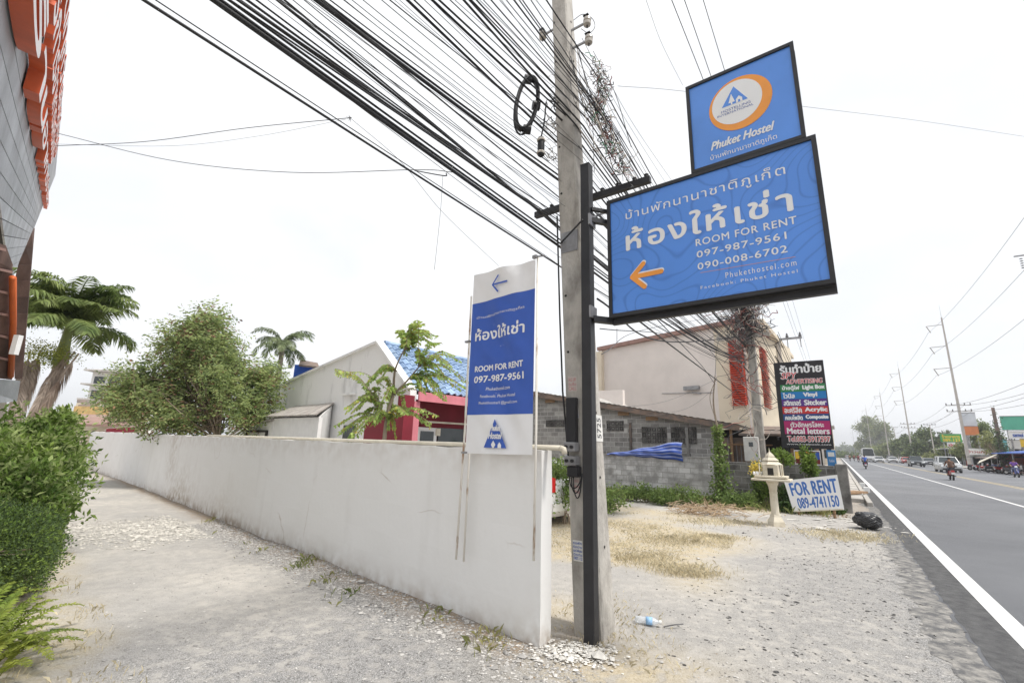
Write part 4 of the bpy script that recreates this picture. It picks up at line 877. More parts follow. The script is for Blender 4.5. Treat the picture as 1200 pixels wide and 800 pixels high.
louvre(bb, cS + eS * 1.5 + nS * .06, eS, nS, 3.2, 2.2, hS * .86, 26)
MB().prism([cS, cS + eS * 11, cS + eS * 11 + Z * hS, cS + Z * hS], -nS * .4).build('side_wall', M['pinkish'], bb)
MB().hexa([cS + Z * hS + nS * .7, cS + eS * 12 + Z * hS + nS * .7, cS + eS * 12 + Z * hS - nS * .3, cS + Z * hS - nS * .3] + [cS + Z * (hS + .25) + nS * .7, cS + eS * 12 + Z * (hS + .25) + nS * .7, cS + eS * 12 + Z * (hS + .25) - nS * .3, cS + Z * (hS + .25) - nS * .3]).build('canopy', M['beige'], bb)
ln = P(FBG, UB(812, 455)[0], UB(812, 455)[1], .2); MB().obox(ln, .9, .25, .22, eB, FBG[3]).build('floodlight', M['steel'], bb); MB().bar(ln - Z * .25, P(FBG, UB(822, 461)[0], UB(822, 461)[1], 0), .06).build('bracket', M['steel'], bb)
MB().bar(P(FBG, UB(776, 461)[0], UB(776, 461)[1], .03), P(FBG, UB(835, 460)[0], UB(835, 460)[1], .03), .035).build('conduit', M['steel'], bb)
# grey hipped roof seen left of it
lr = empty('shed_roof', at(725, 465, 25), 'grey sloping roof poking up behind the block house eave', 'roof')
q = [at(690, 470, 25), at(735, 478, 25), at(712, 461, 26.5), at(690, 459, 26.5)]; MB().prism(q, Z * .12).build('roof', M['tin_pale'], lr)
MB().obox(at(700, 500, 25.8), 3.2, .3, 4, NR, DR).build('wall', M['pinkish'], lr)
MB().tube([at(723, 412, 33), at(723, 385, 33)], .03, 5).build('mast', M['steel'], lr)
# shophouses further along, beyond the beige building
for k, (x0, x1, yt, D_, mm, lab) in enumerate(((905, 935, 468, 48, 'white', 'white shophouse with blue shutters just past the beige building'), (925, 975, 500, 70, 'beige', 'low cream shophouse behind the sign shop board'))):
    A_ = at(x0, 500, D_); fr = frame_from(A_ * np.array([1, 1, 0]), NR); ha = uvp(fr, x0, yt)[1]; wd = uvp(fr, x1, 500)[0]
    sb = empty('shophouse', A_ * np.array([1, 1, 0]), lab, 'building')
    MB().obox(P(fr, wd / 2, ha / 2, -4), wd, 8, ha, fr[1], fr[3]).build('wall', M[mm], sb); MB().obox(P(fr, wd / 2, ha + .1, -3.8), wd + .6, 9, .2, fr[1], fr[3]).build('roof', M['tin_pale'], sb)
    for i in range(3):
        for j in range(2): MB().obox(P(fr, wd * (i + .5) / 3, ha * (.3 + .45 * j), .02), wd * .18, .06, ha * .22, fr[1], fr[3]).build('window', M['glass'] if k else M['navy'], sb)

# ------------------------------------------------------------------ white gabled house with blue tile roof and red porch
PK = at(443, 402, 13.0); FG = frame_from(PK * np.array([1, 1, 0]), DW)     # e points away along the drive
def UG(x, y): return uvp(FG, x, y)
M['mould'] = mat('mould_wall', (.86, .86, .85), .9, 0, 1.6, .3, 20, col2=(.34, .34, .33), stretch=(1, 1, .25), lo=.52, hi=.76, detail=10)
M['bluetile'] = mat('blue_tile', (.2, .3, .48), .5, .12, 3, rnd=.25, col2=(.34, .46, .62)); M['pinkred'] = mat('crimson_paint', (.2, .013, .027), .6, .1, 2); M['pink'] = mat('pink_fascia', (.6, .2, .24), .6, .08)
gh = empty('gable_house', PK * np.array([1, 1, 0]), 'white mould-stained gabled house with blue tiled roof and crimson porch', 'house')
poly = [UG(443, 402), UG(378, 429), UG(327, 453), UG(270, 478)]; lo_u = poly[-1][0]; rr = UG(481, 457)
MB().prism([P(FG, *p_) for p_ in poly] + [P(FG, lo_u, 0), P(FG, rr[0], 0), P(FG, *rr)], -FG[3] * .2).build('gable_wall', M['mould'], gh)
for a_, c_ in ((poly[0], poly[3]), (poly[0], rr)):
    MB().bar(P(FG, *a_, -.05) + Z * .03, P(FG, *c_, -.05) + Z * .03, .26, .07).build('gable_capping', M['mould'], gh)
ER = -FG[3]; rid = P(FG, *poly[0], -.2); eav = P(FG, *(rr), -.2) 
ridge_len = 4.6; sl_ = eav - rid; nrow, ncol = 9, 20; tile0 = None; k = 0
MB().prism([rid - Z * .03, rid + ER * ridge_len - Z * .03, eav + ER * ridge_len - Z * .03, eav - Z * .03], -Z * .06).build('roof_deck', M['dark'], gh)
far_e = P(FG, *poly[3], -.2)
MB().prism([rid - Z * .02, far_e - Z * .02, far_e + ER * ridge_len - Z * .02, rid + ER * ridge_len - Z * .02], -Z * .1).build('far_roof_slope', M['bluetile'], gh)
sN = np.cross(sl_, ER); sN = unit(sN); sN = sN if sN[2] > 0 else -sN; wT = ridge_len / ncol; hT = np.linalg.norm(sl_) / nrow; sU = unit(sl_)
for r_ in range(nrow):
    for c_ in range(ncol):
        q = rid + sl_ * (r_ + .5) / nrow + ER * wT * (c_ + .5) + sN * .045
        if tile0 is None:
            b = MB(); V = []
            for t in np.linspace(-.5, .5, 7): 
                h = .035 * math.cos(t * 2 * math.pi); V += [q + ER * wT * t - sU * hT * .5 + sN * (h - .005), q + ER * wT * t + sU * hT * .58 + sN * (h + .03), q + ER * wT * t + sU * hT * .58 + sN * (h - .01)]
            b.add(V, [(3 * i, 3 * i + 1, 3 * i + 4, 3 * i + 3) for i in range(6)] + [(3 * i + 1, 3 * i + 2, 3 * i + 5, 3 * i + 4) for i in range(6)]); tile0 = b.build('roof_tile', M['bluetile'], gh); q0 = q
        else: o = tile0.copy(); COL.objects.link(o); o.parent = gh; o.location = Vector(q - q0)
MB().tube([rid + sN * .05, rid + ER * ridge_len + sN * .05], .08, 8).build('ridge_cap', M['bluetile'], gh)
MB().bar(eav - Z * .14 - DW * .1, eav + ER * ridge_len - Z * .14 - DW * .1, .05, .24).build('fascia', M['pink'], gh)
# crimson porch under the eave
FP = frame_from(eav * np.array([1, 1, 0]) + DW * 1.0, ER)
def UP(x, y): return uvp(FP, x, y)
MB().obox(P(FP, 2.3, eav[2] / 2 - .05, -.1), 4.6, .15, eav[2] - .1, FP[1], FP[3]).build('porch_wall', M['pinkred'], gh)
pl = eav * np.array([1, 1, 0]) + FG[3] * .3
MB().obox(pl + Z * (eav[2] / 2 - .1), .3, .3, eav[2] - .1, DW, FG[3]).build('pillar', M['pinkred'], gh)
for t in (.0, 4.4): MB().obox(eav * np.array([1, 1, 0]) + ER * t + Z * (eav[2] / 2 - .14) + DW * .05, .2, .2, eav[2] - .28, DW, ER).build('pillar', M['pink'], gh)
MB().bar(P(FP, *UP(497, 494), .1), P(FP, *UP(545, 497), .1), .06, .05).build('rail', M['cream'], gh)
wn = UP(488, 500), UP(510, 520)
w1_ = MB().obox(P(FP, (wn[0][0] + wn[1][0]) / 2, wn[0][1] - .5, .0), wn[1][0] - wn[0][0], .08, 1.0, FP[1], FP[3]).build('window', M['white'], gh)
MB().obox(P(FP, (wn[0][0] + wn[1][0]) / 2, wn[0][1] - .5, .045), (wn[1][0] - wn[0][0]) * .66, .03, .78, FP[1], FP[3]).build('pane', M['glass'], w1_)
wn = UP(513, 501), UP(543, 520)
MB().obox(P(FP, (wn[0][0] + wn[1][0]) / 2, wn[0][1] - .5, .0), wn[1][0] - wn[0][0], .08, 1.0, FP[1], FP[3]).build('window', M['glass'], gh)
MB().obox(P(FP, UP(512, 506)[0], UP(512, 506)[1], .05), .16, .04, .22, FP[1], FP[3]).build('notice', M['cream'], gh)
# red-painted section of the gable front behind the young tree
c1_, c2_ = UG(432, 488), UG(479, 488)
MB().hexa([P(FG, c1_[0], 0, .015), P(FG, c2_[0], 0, .015), P(FG, c2_[0], 0, .1), P(FG, c1_[0], 0, .1), P(FG, c1_[0], c1_[1], .015), P(FG, c2_[0], c2_[1], .015), P(FG, c2_[0], c2_[1], .1), P(FG, c1_[0], c1_[1], .1)]).build('red_panel', M['pinkred'], gh)
MB().obox(P(FG, *(UG(410, 506)), .03), .62, .06, .4, FG[1], FG[3]).build('window', M['glass'], gh)
MB().obox(P(FG, *(UG(411, 462)), .06), .7, .16, .06, FG[1], FG[3]).build('sill', M['mould'], gh)
MB().obox(P(FG, *(UG(414, 491)), .03), 1.0, .05, .05, FG[1], FG[3]).build('ledge', M['mould'], gh)
# lean-to against the gable
lt = empty('lean_to', P(FG, 3, 0, .6), 'white lean-to shed with weathered sheet roof against the gabled house', 'shed')
FL = frame_from(PK * np.array([1, 1, 0]) + FG[3] * 1.1, DW)
e1, e2 = uvp(FL, 372, 487), uvp(FL, 311, 489); g1, g2 = UG(392, 473), UG(346, 477)
M['oldsheet'] = mat('weathered_sheet', (.3, .27, .25), .9, 0, 3, .4, 20, col2=(.45, .42, .38))
ns = 7
for i in range(ns):
    t0, t1 = i / ns, (i + 1) / ns - .01
    q = [P(FL, *(e1 + (e2 - e1) * t0), .05), P(FL, *(e1 + (e2 - e1) * t1), .05), P(FG, *(g1 + (g2 - g1) * t1), .02), P(FG, *(g1 + (g2 - g1) * t0), .02)]
    MB().prism(q, Z * .04).build('roof_sheet', M['oldsheet'], lt)
MB().prism([P(FL, e1[0] + .05, 0, -.08), P(FL, e2[0], 0, -.08), P(FL, e2[0], e2[1] - .03, -.08), P(FL, e1[0] + .05, e1[1] - .03, -.08)], -FG[3] * .1).build('front_wall', M['white'], lt)
MB().prism([P(FL, e1[0] + .05, 0, -.1), P(FL, e1[0] + .05, e1[1] - .03, -.1), P(FG, g1[0] + .05, g1[1] - .05, .05), P(FG, g1[0] + .05, 0, .05)], DW * .1).build('side_wall', M['white'], lt)
e3, e4 = uvp(FL, 318, 493), uvp(FL, 284, 501)
MB().prism([P(FL, *e3, .05), P(FL, *e4, .05), P(FG, e4[0] , e4[1] + .35, .02), P(FG, e3[0], e3[1] + .4, .02)], Z * .05).build('roof_sheet', M['oldsheet'], lt)
MB().prism([P(FL, e3[0], 0, -.06), P(FL, e4[0], 0, -.06), P(FL, *e4, -.06), P(FL, *e3, -.06)], -FG[3] * .08).build('front_wall', M['white'], lt)
d0, d1 = uvp(FL, 312, 505), uvp(FL, 289, 505)
for (a_, c_) in (((d0[0], 0), (d0[0], d0[1])), ((d1[0], 0), (d1[0], d1[1])), ((d0[0], d0[1]), (d1[0], d1[1]))): MB().bar(P(FL, *a_, -.02), P(FL, *c_, -.02), .07).build('door_frame', M['dark'], lt)
# dark canopy behind the palm
dc = empty('roof_canopy', at(362, 430, 20), 'small dark rooftop canopy with blue wall below, behind the gable', 'roof')
q = [at(350, 429, 20), at(374, 432, 19), at(372, 427, 20.5), at(352, 423, 21.5)]; MB().prism(q, Z * .08).build('roof', M['tin'], dc)
MB().obox(at(359, 436, 20.6), .9, .5, .6, (1, 0, 0), (0, 1, 0)).build('wall', M['navy'], dc)
MB().obox(at(359, 436, 20.6) - Z * 2.6, .9, .45, 4.6, (1, 0, 0), (0, 1, 0)).build('lower_wall', M['white'], dc)

# ------------------------------------------------------------------ houses at the end of the drive
M['brownroof2'] = mat('brown_sheet_roof', (.3, .19, .16), .8, .12, 2, .2, 10)
bh_ = empty('brown_roof_house', at(125, 495, 30), 'low house with a brown roof beyond the end of the white wall', 'house')
q = [at(92, 499, 27), at(160, 500, 27), at(158, 489, 31), at(94, 487, 31)]; MB().prism(q, Z * .12).build('roof', M['brownroof2'], bh_)
MB().obox(at(125, 512, 30), 4.5, .3, 2.6, (1, 0, 0), (0, 1, 0)).build('wall', M['beige'], bh_)
q = [at(120, 507, 25), at(158, 505, 25), at(158, 499, 27), at(126, 503, 27)]; MB().prism(q, Z * .1).build('porch_roof', M['tin'], bh_)
MB().bar(at(125, 505, 25), at(158, 503, 25), .08, .25).build('porch_fascia', M['pinkred'], bh_)
MB().obox(at(150, 487, 29.5), 2.4, .2, 1.2, (1, 0, 0), (0, 1, 0)).build('side_wall', M['beige'], bh_)
yw = empty('ochre_wall', at(122, 482, 34), 'ochre garden wall behind the brown roofed house', 'wall'); MB().obox(at(122, 483, 34) - Z * 1.5, 4.4, .2, 3.8, (1, 0, 0), (0, 1, 0)).build('wall', mat('ochre', (.55, .38, .16), .8, .2, 3), yw)
sd_ = empty('satellite_dish', at(144, 489, 28), 'grey satellite dish standing on the brown roof', 'dish')
MB().lathe([(.02, 0), (.25, .03), (.45, .11), (.6, .22), (.6, .24), (.44, .13), (.24, .05), (.02, .02)], at(144, 490, 28), 20).build('bowl', M['cablegrey'], sd_, smooth=True); MB().cyl(at(144, 490, 28) - Z * .5, at(144, 490, 28), .03).build('mast', M['steel'], sd_)
wb = empty('white_house', at(120, 460, 42), 'pale two-storey house with balconies far behind the palm', 'house')
fr = frame_from(at(92, 490, 42) * np.array([1, 1, 0]), np.array([1, .15, 0])); h_ = uvp(fr, 110, 432)[1]
MB().obox(P(fr, 2.2, h_ / 2, -2), 3.8, 4, h_, fr[1], fr[3]).build('wall', M['white'], wb)
for vv in (.62, .8, .97): MB().obox(P(fr, 2.2, h_ * vv, .3), 4.2, 1.2, .14, fr[1], fr[3]).build('balcony_slab', M['concrete_far'], wb)
for i in range(3):
    for vv in (.69, .86): MB().obox(P(fr, 1 + 1.2 * i, h_ * vv, .02), .9, .06, .7, fr[1], fr[3]).build('window', M['glass'], wb)
dh = empty('dark_roof_house', at(104, 478, 36), 'small dark hipped roof between the palm and the pale house', 'roof'); MB().prism([at(92, 481, 35), at(114, 477, 35), at(98, 470, 37), at(90, 470, 37)], Z * .15).build('roof', M['tin'], dh)
MB().obox(at(102, 486, 36), 1.7, .4, 1.8, (1, 0, 0), (0, 1, 0)).build('wall', M['beige'], dh)
w2 = empty('garden_house', at(20, 480, 13), 'pale grey building corner half hidden behind the palm at left', 'house')
fr = frame_from(at(-150, 500, 17) * np.array([1, 1, 0]), np.array([1, .1, 0]))
MB().obox(P(fr, 1.2, 1.0, -2), 2.9, 3.6, 2.3, fr[1], fr[3]).build('wall', M['pinkish'], w2); MB().obox(P(fr, 1.2, 2.2, -1.6), 3.3, 4.4, .12, fr[1], fr[3]).build('roof', M['tin_pale'], w2)
MB().obox(P(fr, 2.1, .95, .03), .5, .05, .8, fr[1], fr[3]).build('window', M['glass'], w2)

# ------------------------------------------------------------------ signboard building at the upper left
v1 = ray(58, 285); v1 = unit(v1); hN = unit(np.array([-v1[1], v1[0], 0.0])) 
a_off = .62; fo = CAM + hN * a_off; wU = unit(np.cross(hN, v1)); wU = wU if wU[2] > 0 else -wU
FF = (fo, v1, wU, -hN)
def UF(x, y): h = hit(x, y, FF[0], FF[3]) - FF[0]; return np.array([h @ v1, h @ wU])
poly = [UF(*q) for q in ((79.5, 0), (72, 130), (65, 205), (39, 270), (15, 326), (6, 285), (-3, 215), (-20, 90), (-30, 0), (20, -60), (80, -60))]
def clip(poly, a, c):  # keep a<=w<=c
    for sgn, lim in ((1, a), (-1, -c)):
        out = []
        for i in range(len(poly)):
            p_, q_ = poly[i], poly[(i + 1) % len(poly)]; dp, dq = sgn * p_[1] - lim, sgn * q_[1] - lim
            if dp >= 0: out.append(p_)
            if dp * dq < 0: t = dp / (dp - dq); out.append(p_ + (q_ - p_) * t)
        poly = out
        if not poly: break
    return poly
M['board'] = mat('grey_boards', (.3, .31, .33), .7, 0, 1.2, .3, 30, col2=(.44, .46, .49), stretch=(1, 1, 1), rnd=.12)
lb_ = empty('board_front_building', fo + v1 * 3 + wU * 2, 'building front at upper left with grey boards, raised orange lettering and tiled eave', 'building')
ws = [p_[1] for p_ in poly]; step = .28; w_ = min(ws)
while w_ < max(ws):
    c = clip(poly, w_ + .008, w_ + step - .008)
    if len(c) > 2: MB().prism([P(FF, *p_) for p_ in c], hN * .03).build('board', M['board'], lb_)
    w_ += step
MB().prism([P(FF, p_[0], p_[1], -.032) for p_ in poly], hN * .05).build('backing', M['dark'], lb_)
M['ltrface'] = mat('letter_face', (.74, .7, .7), .5, .04, 2); M['ltrside'] = mat('letter_side', (.58, .1, .03), .55, .12, 3)
def clusters(t):
    out = []
    for ch in t:
        if out and ('\u0e31' == ch or '\u0e34' <= ch <= '\u0e3a' or '\u0e47' <= ch <= '\u0e4e'): out[-1] += ch
        else: out.append(ch)
    return out
def letter3d(fr, ch, u, w0, w1, depth, parent, um=1.0):
    c = bpy.data.curves.new('letter', 'FONT'); c.body = ch; c.extrude = .15; c.offset = .02; c.resolution_u = 4
    o = bpy.data.objects.new('letter', c); COL.objects.link(o); me = o.to_mesh(); V = np.array([v.co[:] for v in me.vertices]); Fs = [tuple(p.vertices) for p in me.polygons]; Nz = [p.normal.z for p in me.polygons]
    o.to_mesh_clear(); bpy.data.objects.remove(o); bpy.data.curves.remove(c)
    sc = (w1 - w0) / .72; wd = (V[:, 0].max() - V[:, 0].min()) * sc * um; x0 = V[:, 0].min()
    Q = fr[0] + np.outer(u + (V[:, 0] - x0) * sc * um, fr[1]) + np.outer(w0 + V[:, 1] * sc, fr[2]) + np.outer(.02 + (V[:, 2] / .3 + .5) * depth, fr[3])
    b = MB()
    for f_, z_ in zip(Fs, Nz): b.f.append(f_); b.m.append(0 if abs(z_) > .5 else 1)
    b.v = [tuple(q) for q in Q]
    me = bpy.data.meshes.new('letter'); me.from_pydata((Q - np.array(wloc(parent))).tolist(), [], Fs); me.materials.append(M['ltrface']); me.materials.append(M['ltrside']); me.polygons.foreach_set('material_index', b.m)
    ob = bpy.data.objects.new('letter', me); COL.objects.link(ob); ob.parent = parent; return wd
for txt, xa_, xb_, yend, um, dep in (('ร้านอาหารบ้านสวน', 6, 34, 236, .8, .15), ('บริการอาหารเครื่องดื่ม', 46, 63, 176, .8, .11), ('เปิดทุกวันยินดีต้อนรับ', 66, 76, 172, .8, .08)):
    wlo, whi = UF(xa_, 0)[1], UF(xb_, 0)[1]; u_end = UF((xa_ + xb_) / 2 + (58 - (xa_ + xb_) / 2) * yend / 285, yend)[0]; u_beg = UF((xa_ + xb_) / 2, -90)[0]
    cl = clusters(txt); hgt = whi - wlo; uu = u_beg; tot = 0
    for ch in cl: V_, _f = text_polys(ch); tot += (V_[:, 0].max() - V_[:, 0].min()) * hgt * .8 / .72 + hgt * .1
    um_ = (u_end - u_beg) / tot
    for ch in cl: uu += letter3d(FF, ch, uu, wlo, wlo + hgt * .8, dep, lb_, um=um_) + hgt * .1 * um_
# eave below the boards: tiled soffit, orange gutter pipe
pa, pb_ = UF(39, 270), UF(15, 326)
M['tilebrown'] = mat('brown_tile', (.12, .07, .055), .8, .3, 3, .2, rnd=.3); M['orangepaint'] = mat('orange_gutter', (.6, .13, .03), .5, .1)
def atd(x, y, D_): d = unit(ray(x, y)); return CAM + d * D_
for i in range(9):
    a_, c_ = i / 9, (i + .94) / 9
    y0, y1 = 272 + 173 * a_, 272 + 173 * c_; D0, D1 = 9 + 2.0 * a_, 9 + 2.0 * c_; dg = lambda y_: max(17, 39 - (y_ - 270) * 24 / 55)
    xr0, xr1 = 39 - 14 * a_, 39 - 14 * c_
    MB().prism([atd(dg(y0), y0, D0 - .2), atd(xr0 + .5, y0, D0), atd(xr1 + .5, y1, D1), atd(dg(y1), y1, D1 - .2)], Z * .06).build('eave_board', M['tilebrown'], lb_)
MB().tube([atd(15, 325, 8.5), atd(15.5, 380, 9.2), atd(12.5, 441, 10)], .035, 8).build('gutter_pipe', M['orangepaint'], lb_, smooth=True)
for i in range(6):
    y0, y1 = 292 + 26 * i, 292 + 26 * i + 23; D0 = 8.2 + .33 * i
    MB().prism([atd(-70, y0 - 20, D0 - 1.2), atd(min(14, 5 + .3 * (y0 - 290)), y0, D0), atd(14, y1, D0 + .3), atd(-70, y1 - 10, D0 - .9)], Z * .05).build('soffit_panel', M['tilebrown'], lb_)
    MB().bar(atd(-70, y0 - 21, D0 - 1.25) - Z * .02, atd(min(14, 5 + .3 * (y0 - 290)), y0 - 1, D0 - .05) - Z * .02, .03).build('batten', M['brownroof'], lb_)
MB().prism([atd(-60, 440, 8.5), atd(24, 446, 10.4), atd(20, 470, 10.6), atd(-60, 478, 8.5)], hN * .1).build('end_wall', M['board'], lb_)
q = atd(19, 404, 8.9); MB().obox(q, .07, .06, .26).build('lamp', M['white'], lb_)
# its wall goes down to the ground behind the hedge
MB().prism([atd(-90, 470, 9.5), atd(8, 470, 10.8), G(8, 590) * np.array([1, 1, 0]) + 0, G(-90, 610) * np.array([1, 1, 0])], hN * .2).build('lower_wall', M['pinkish'], lb_)
# grass-green ---- vegetation builders
def clumptree(name, label, cat, base, crown, nclump, nleaf, lsize, mats, trunk_r, shape, group=None, droop=.25, wr=.35, cl_r=.5, trunk_to=None, seedv=0, branches=True, bark='bark'):
    """crown: list of (center, radii) ellipsoids. Leaves gathered in clumps on the crown, branches reach each clump"""
    r_ = np.random.default_rng(seedv + 100); t = empty(name, base, label, cat, group); base = np.asarray(base, float)
    cs = []; vol = np.array([np.prod(c[1]) ** .67 for c in crown]); vol /= vol.sum()
    for i in range(nclump):
        c = crown[r_.choice(len(crown), p=vol)]; d = unit(r_.normal(size=3)); rad = r_.random() ** .4
        cs.append(np.asarray(c[0]) + d * np.asarray(c[1]) * rad)
    cs = np.array(cs); mid = np.asarray(trunk_to if trunk_to is not None else np.mean([c[0] for c in crown], 0) - Z * crown[0][1][2] * .5)
    b = MB(); tp = spline([base - Z * .1, base * .5 + mid * .5 + r_.normal(size=3) * .08, mid], 10); b.tube(tp, np.linspace(trunk_r, trunk_r * .6, len(tp)), 8); b.build('trunk', M[bark], t, smooth=True)
    if branches:
        b = MB()
        for c in cs:
            st = tp[r_.integers(len(tp) * 5 // 10, len(tp))]; m_ = (st + c) / 2 + r_.normal(size=3) * .12 * np.linalg.norm(c - st) - Z * .08
            q = spline([st, m_, c], 8); b.tube(q, np.linspace(trunk_r * .32, trunk_r * .07, len(q)), 4, cap=False)
        bo = b.build('branches', M[bark], t); bo['kind'] = 'stuff'
    per = nleaf // nclump; C_ = []; D_ = []
    for c in cs:
        sz = cl_r * r_.uniform(.55, 1.25); k = int(per * r_.uniform(.5, 1.4)); d = unit(r_.normal(size=(k, 3)) * np.array([1, 1, .75])); rad = sz * r_.random((k, 1)) ** .45
        if shape == 'spray':   # small pinnate sprays
            ns_ = max(1, k // 9); dd = unit(r_.normal(size=(ns_, 3)) * np.array([1, 1, .7]) + Z * .15); st = c + dd * sz * r_.random((ns_, 1)) ** .5; out = unit(dd + r_.normal(size=(ns_, 3)) * .5 - Z * droop)
            side = unit(np.cross(out, Z + r_.normal(size=(ns_, 3)) * .3)); 
            for j in range(9):
                p_ = st + out * lsize * (.55 * j); C_.append(p_); D_.append(unit(out * .6 + side * (1 if j % 2 else -1) - Z * droop * .5))
        else: C_.append(c + d * rad); D_.append(unit(d + r_.normal(size=(k, 3)) * .6 - Z * droop))
    C_ = np.vstack(C_); D_ = np.vstack(D_)
    mm = mats if isinstance(mats, list) else [mats]; sel = r_.integers(0, len(mm), len(C_)) if shape != 'spray' else (np.arange(len(C_)) // 40) % len(mm)
    o = leafmesh('crown', C_, D_, lsize * r_.uniform(.6, 1.3, len(C_)), wr, [M[x_] for x_ in mm], t)
    o.data.polygons.foreach_set('material_index', sel.astype(np.int32)); o['kind'] = 'stuff'; return t
def frondmesh(p0, az, el0, length, droop, nl, ll, m, parent, name='frond', hang=0, wr=.09, tw=0):
    d = np.array([math.cos(az), math.sin(az), 0]); pts = []; p_ = np.array(p0, float); el = el0; k = 14
    for i in range(k + 1):
        pts.append(p_.copy()); e = el0 - droop * (i / k) ** 1.3; p_ = p_ + (d * math.cos(e) + Z * math.sin(e)) * length / k
    pts = np.array(pts); t = np.linspace(.12, 1, nl); ix = t * k; i0 = np.minimum(ix.astype(int), k - 1); fr_ = (ix - i0)[:, None]; q = pts[i0] * (1 - fr_) + pts[i0 + 1] * fr_
    tg = unit(pts[i0 + 1] - pts[i0]); sd = unit(np.cross(tg, Z + .01)); up = np.cross(sd, tg); V = []; Fc = []
    b = MB().tube(pts, np.linspace(.022, .006, k + 1) * length / 1.7, 4)
    nb = len(b.v); L = ll * (np.sin(np.clip(t, 0, 1) * math.pi * .86 + .35)) ** .6
    for s_ in (-1, 1):
        for j in range(nl):
            dr = unit(sd[j] * s_ * (1 - .35 * t[j]) + tg[j] * .45 + up[j] * (.25 + rng.normal() * .1) - Z * hang + rng.normal(size=3) * .07); w_ = unit(np.cross(dr, up[j] + rng.normal(size=3) * .2)) * ll * wr / 2
            a_ = q[j]; m1 = a_ + dr * L[j] * .5; e_ = a_ + dr * L[j] - Z * L[j] * (.28 + hang * .3)
            k0 = len(b.v); b.v += [tuple(a_ + w_ * .3), tuple(m1 + w_), tuple(m1 - w_), tuple(a_ - w_ * .3), tuple(e_)]; b.f += [(k0, k0 + 1, k0 + 2, k0 + 3), (k0 + 1, k0 + 4, k0 + 2)]; b.m += [0, 0]
    me = bpy.data.meshes.new(name); me.from_pydata((np.array(b.v) - np.array(wloc(parent))).tolist(), [], b.f); me.materials.append(m)
    o = bpy.data.objects.new(name, me); COL.objects.link(o); o.parent = parent; return o
# near palm at the left with hanging dead fronds
pc = at(80, 388, 10.2); pb = G(52, 560) * 0 + np.array([pc[0] - .5, pc[1] + .3, 0])
M['palmtrunk'] = mat('palm_trunk', (.33, .28, .22), .95, .2, 3, .5, 30, stretch=(1, 1, 6)); M['palmleaf'] = leafmat('palm_leaf', (.13, .2, .06), (.27, .33, .11), .4); M['palmfar'] = leafmat('palm_leaf_far', (.12, .17, .07), (.24, .28, .14), .35)
pt = empty('palm_tree', pb, 'feathery palm with dead brown fronds hanging down, at the left edge above the shrub', 'palm')
MB().tube(spline([pb, pb + Z * 1.2 + [.1, 0, 0], pc - Z * .4], 12), [.13] * 6 + [.1] * 7, 10).build('trunk', M['palmtrunk'], pt, smooth=True)
MB().tube(spline([pc - Z * .8, pc - Z * .3, pc + Z * .35], 8), np.linspace(.15, .06, 9), 10).build('crownshaft', mat('crownshaft', (.2, .24, .09), .5, .15), pt, smooth=True)
for i in range(42):
    az = i * 2.4 + rng.normal() * .1; el = [1.45, 1.2, .95, .5][i % 4] + rng.normal() * .08; L_f = rng.uniform(1.35, 1.7)
    frondmesh(pc + Z * .1 * (el), az, el, L_f, 1.35 + (el > .9) * .35, 60, .42, M['palmleaf'], pt, hang=.4)
for (x, y, dx) in ((50, 420, -.15), (44, 428, -.25), (92, 425, .2), (86, 422, .12), (98, 432, .25)):
    q = pc + (at(x, y, 10.2) - pc) * np.array([1, .0, .35]) - np.array([0, .25 * rng.random(), .25])
    frondmesh(q, rng.uniform(3.6, 5.6), -1.15, rng.uniform(1.7, 2.2), .4, 90, .3, M['deadfrond'], pt, name='dead_frond', hang=1.3)
for i in range(5):
    C_ = pc - Z * (.45 + .12 * rng.random()) + rng.normal(size=(420, 3)) * np.array([.2, .2, .13]) + np.array([math.cos(i * 1.3) * .25, -.3, -.1]); leafmesh('fruit_cluster', C_, rng.normal(size=(420, 3)), .035, .8, M['leaf_young'], pt)['kind'] = 'stuff'
# palm beyond the tree
pc = at(331, 408, 20); pt = empty('palm_tree', pc * np.array([1, 1, 0]), 'smaller slender palm rising behind the big bushy tree', 'palm')
MB().tube([pc * np.array([1, 1, 0]), pc], [.14, .1], 8).build('trunk', M['palmtrunk'], pt, smooth=True)
for i in range(20): frondmesh(pc, i * 2.4, [1.3, 1.0, .7, .3][i % 4] + rng.normal() * .08, rng.uniform(1.5, 1.85), 2.1, 34, .34, M['palmfar'], pt, hang=.35, wr=.13)
# big bushy tree behind the wall
def E_(x, y, D_, rx, ry, rz): return (at(x, y, D_), (rx, ry, rz))
T0 = at(281, 470, 15.5) * np.array([1, 1, 0])
M['leaf_t1'] = leafmat('tree_leaf_a', (.3, .39, .15), (.5, .57, .25), .6); M['leaf_t2'] = leafmat('tree_leaf_b', (.17, .25, .1), (.3, .38, .17), .5); M['pod'] = leafmat('brown_pods', (.2, .12, .07), (.32, .2, .12), .2)
clumptree('leafy_tree', 'broad bushy green tree with reddish pods rising behind the white wall', 'tree', T0,
          [E_(236, 405, 15.5, 1.25, 1.3, .95), E_(195, 450, 15.5, 1.3, 1.2, .8), E_(270, 445, 15.5, 1.3, 1.3, .9), E_(175, 475, 15, .85, .9, .45), E_(290, 478, 15.5, .6, .9, .4), E_(248, 378, 15.5, .75, .8, .45), E_(215, 490, 15.2, .8, .9, .3), E_(152, 470, 15.2, .5, .7, .4)],
          150, 52000, .13, ['leaf_t1', 'leaf_t1', 'leaf_t1', 'leaf_t2', 'leaf_t1', 'leaf_t1', 'leaf_t2', 'leaf_t1', 'leaf_t1', 'pod'], .1, 'spray', droop=.45, wr=.42, cl_r=.26, trunk_to=at(250, 468, 15.5), seedv=3)
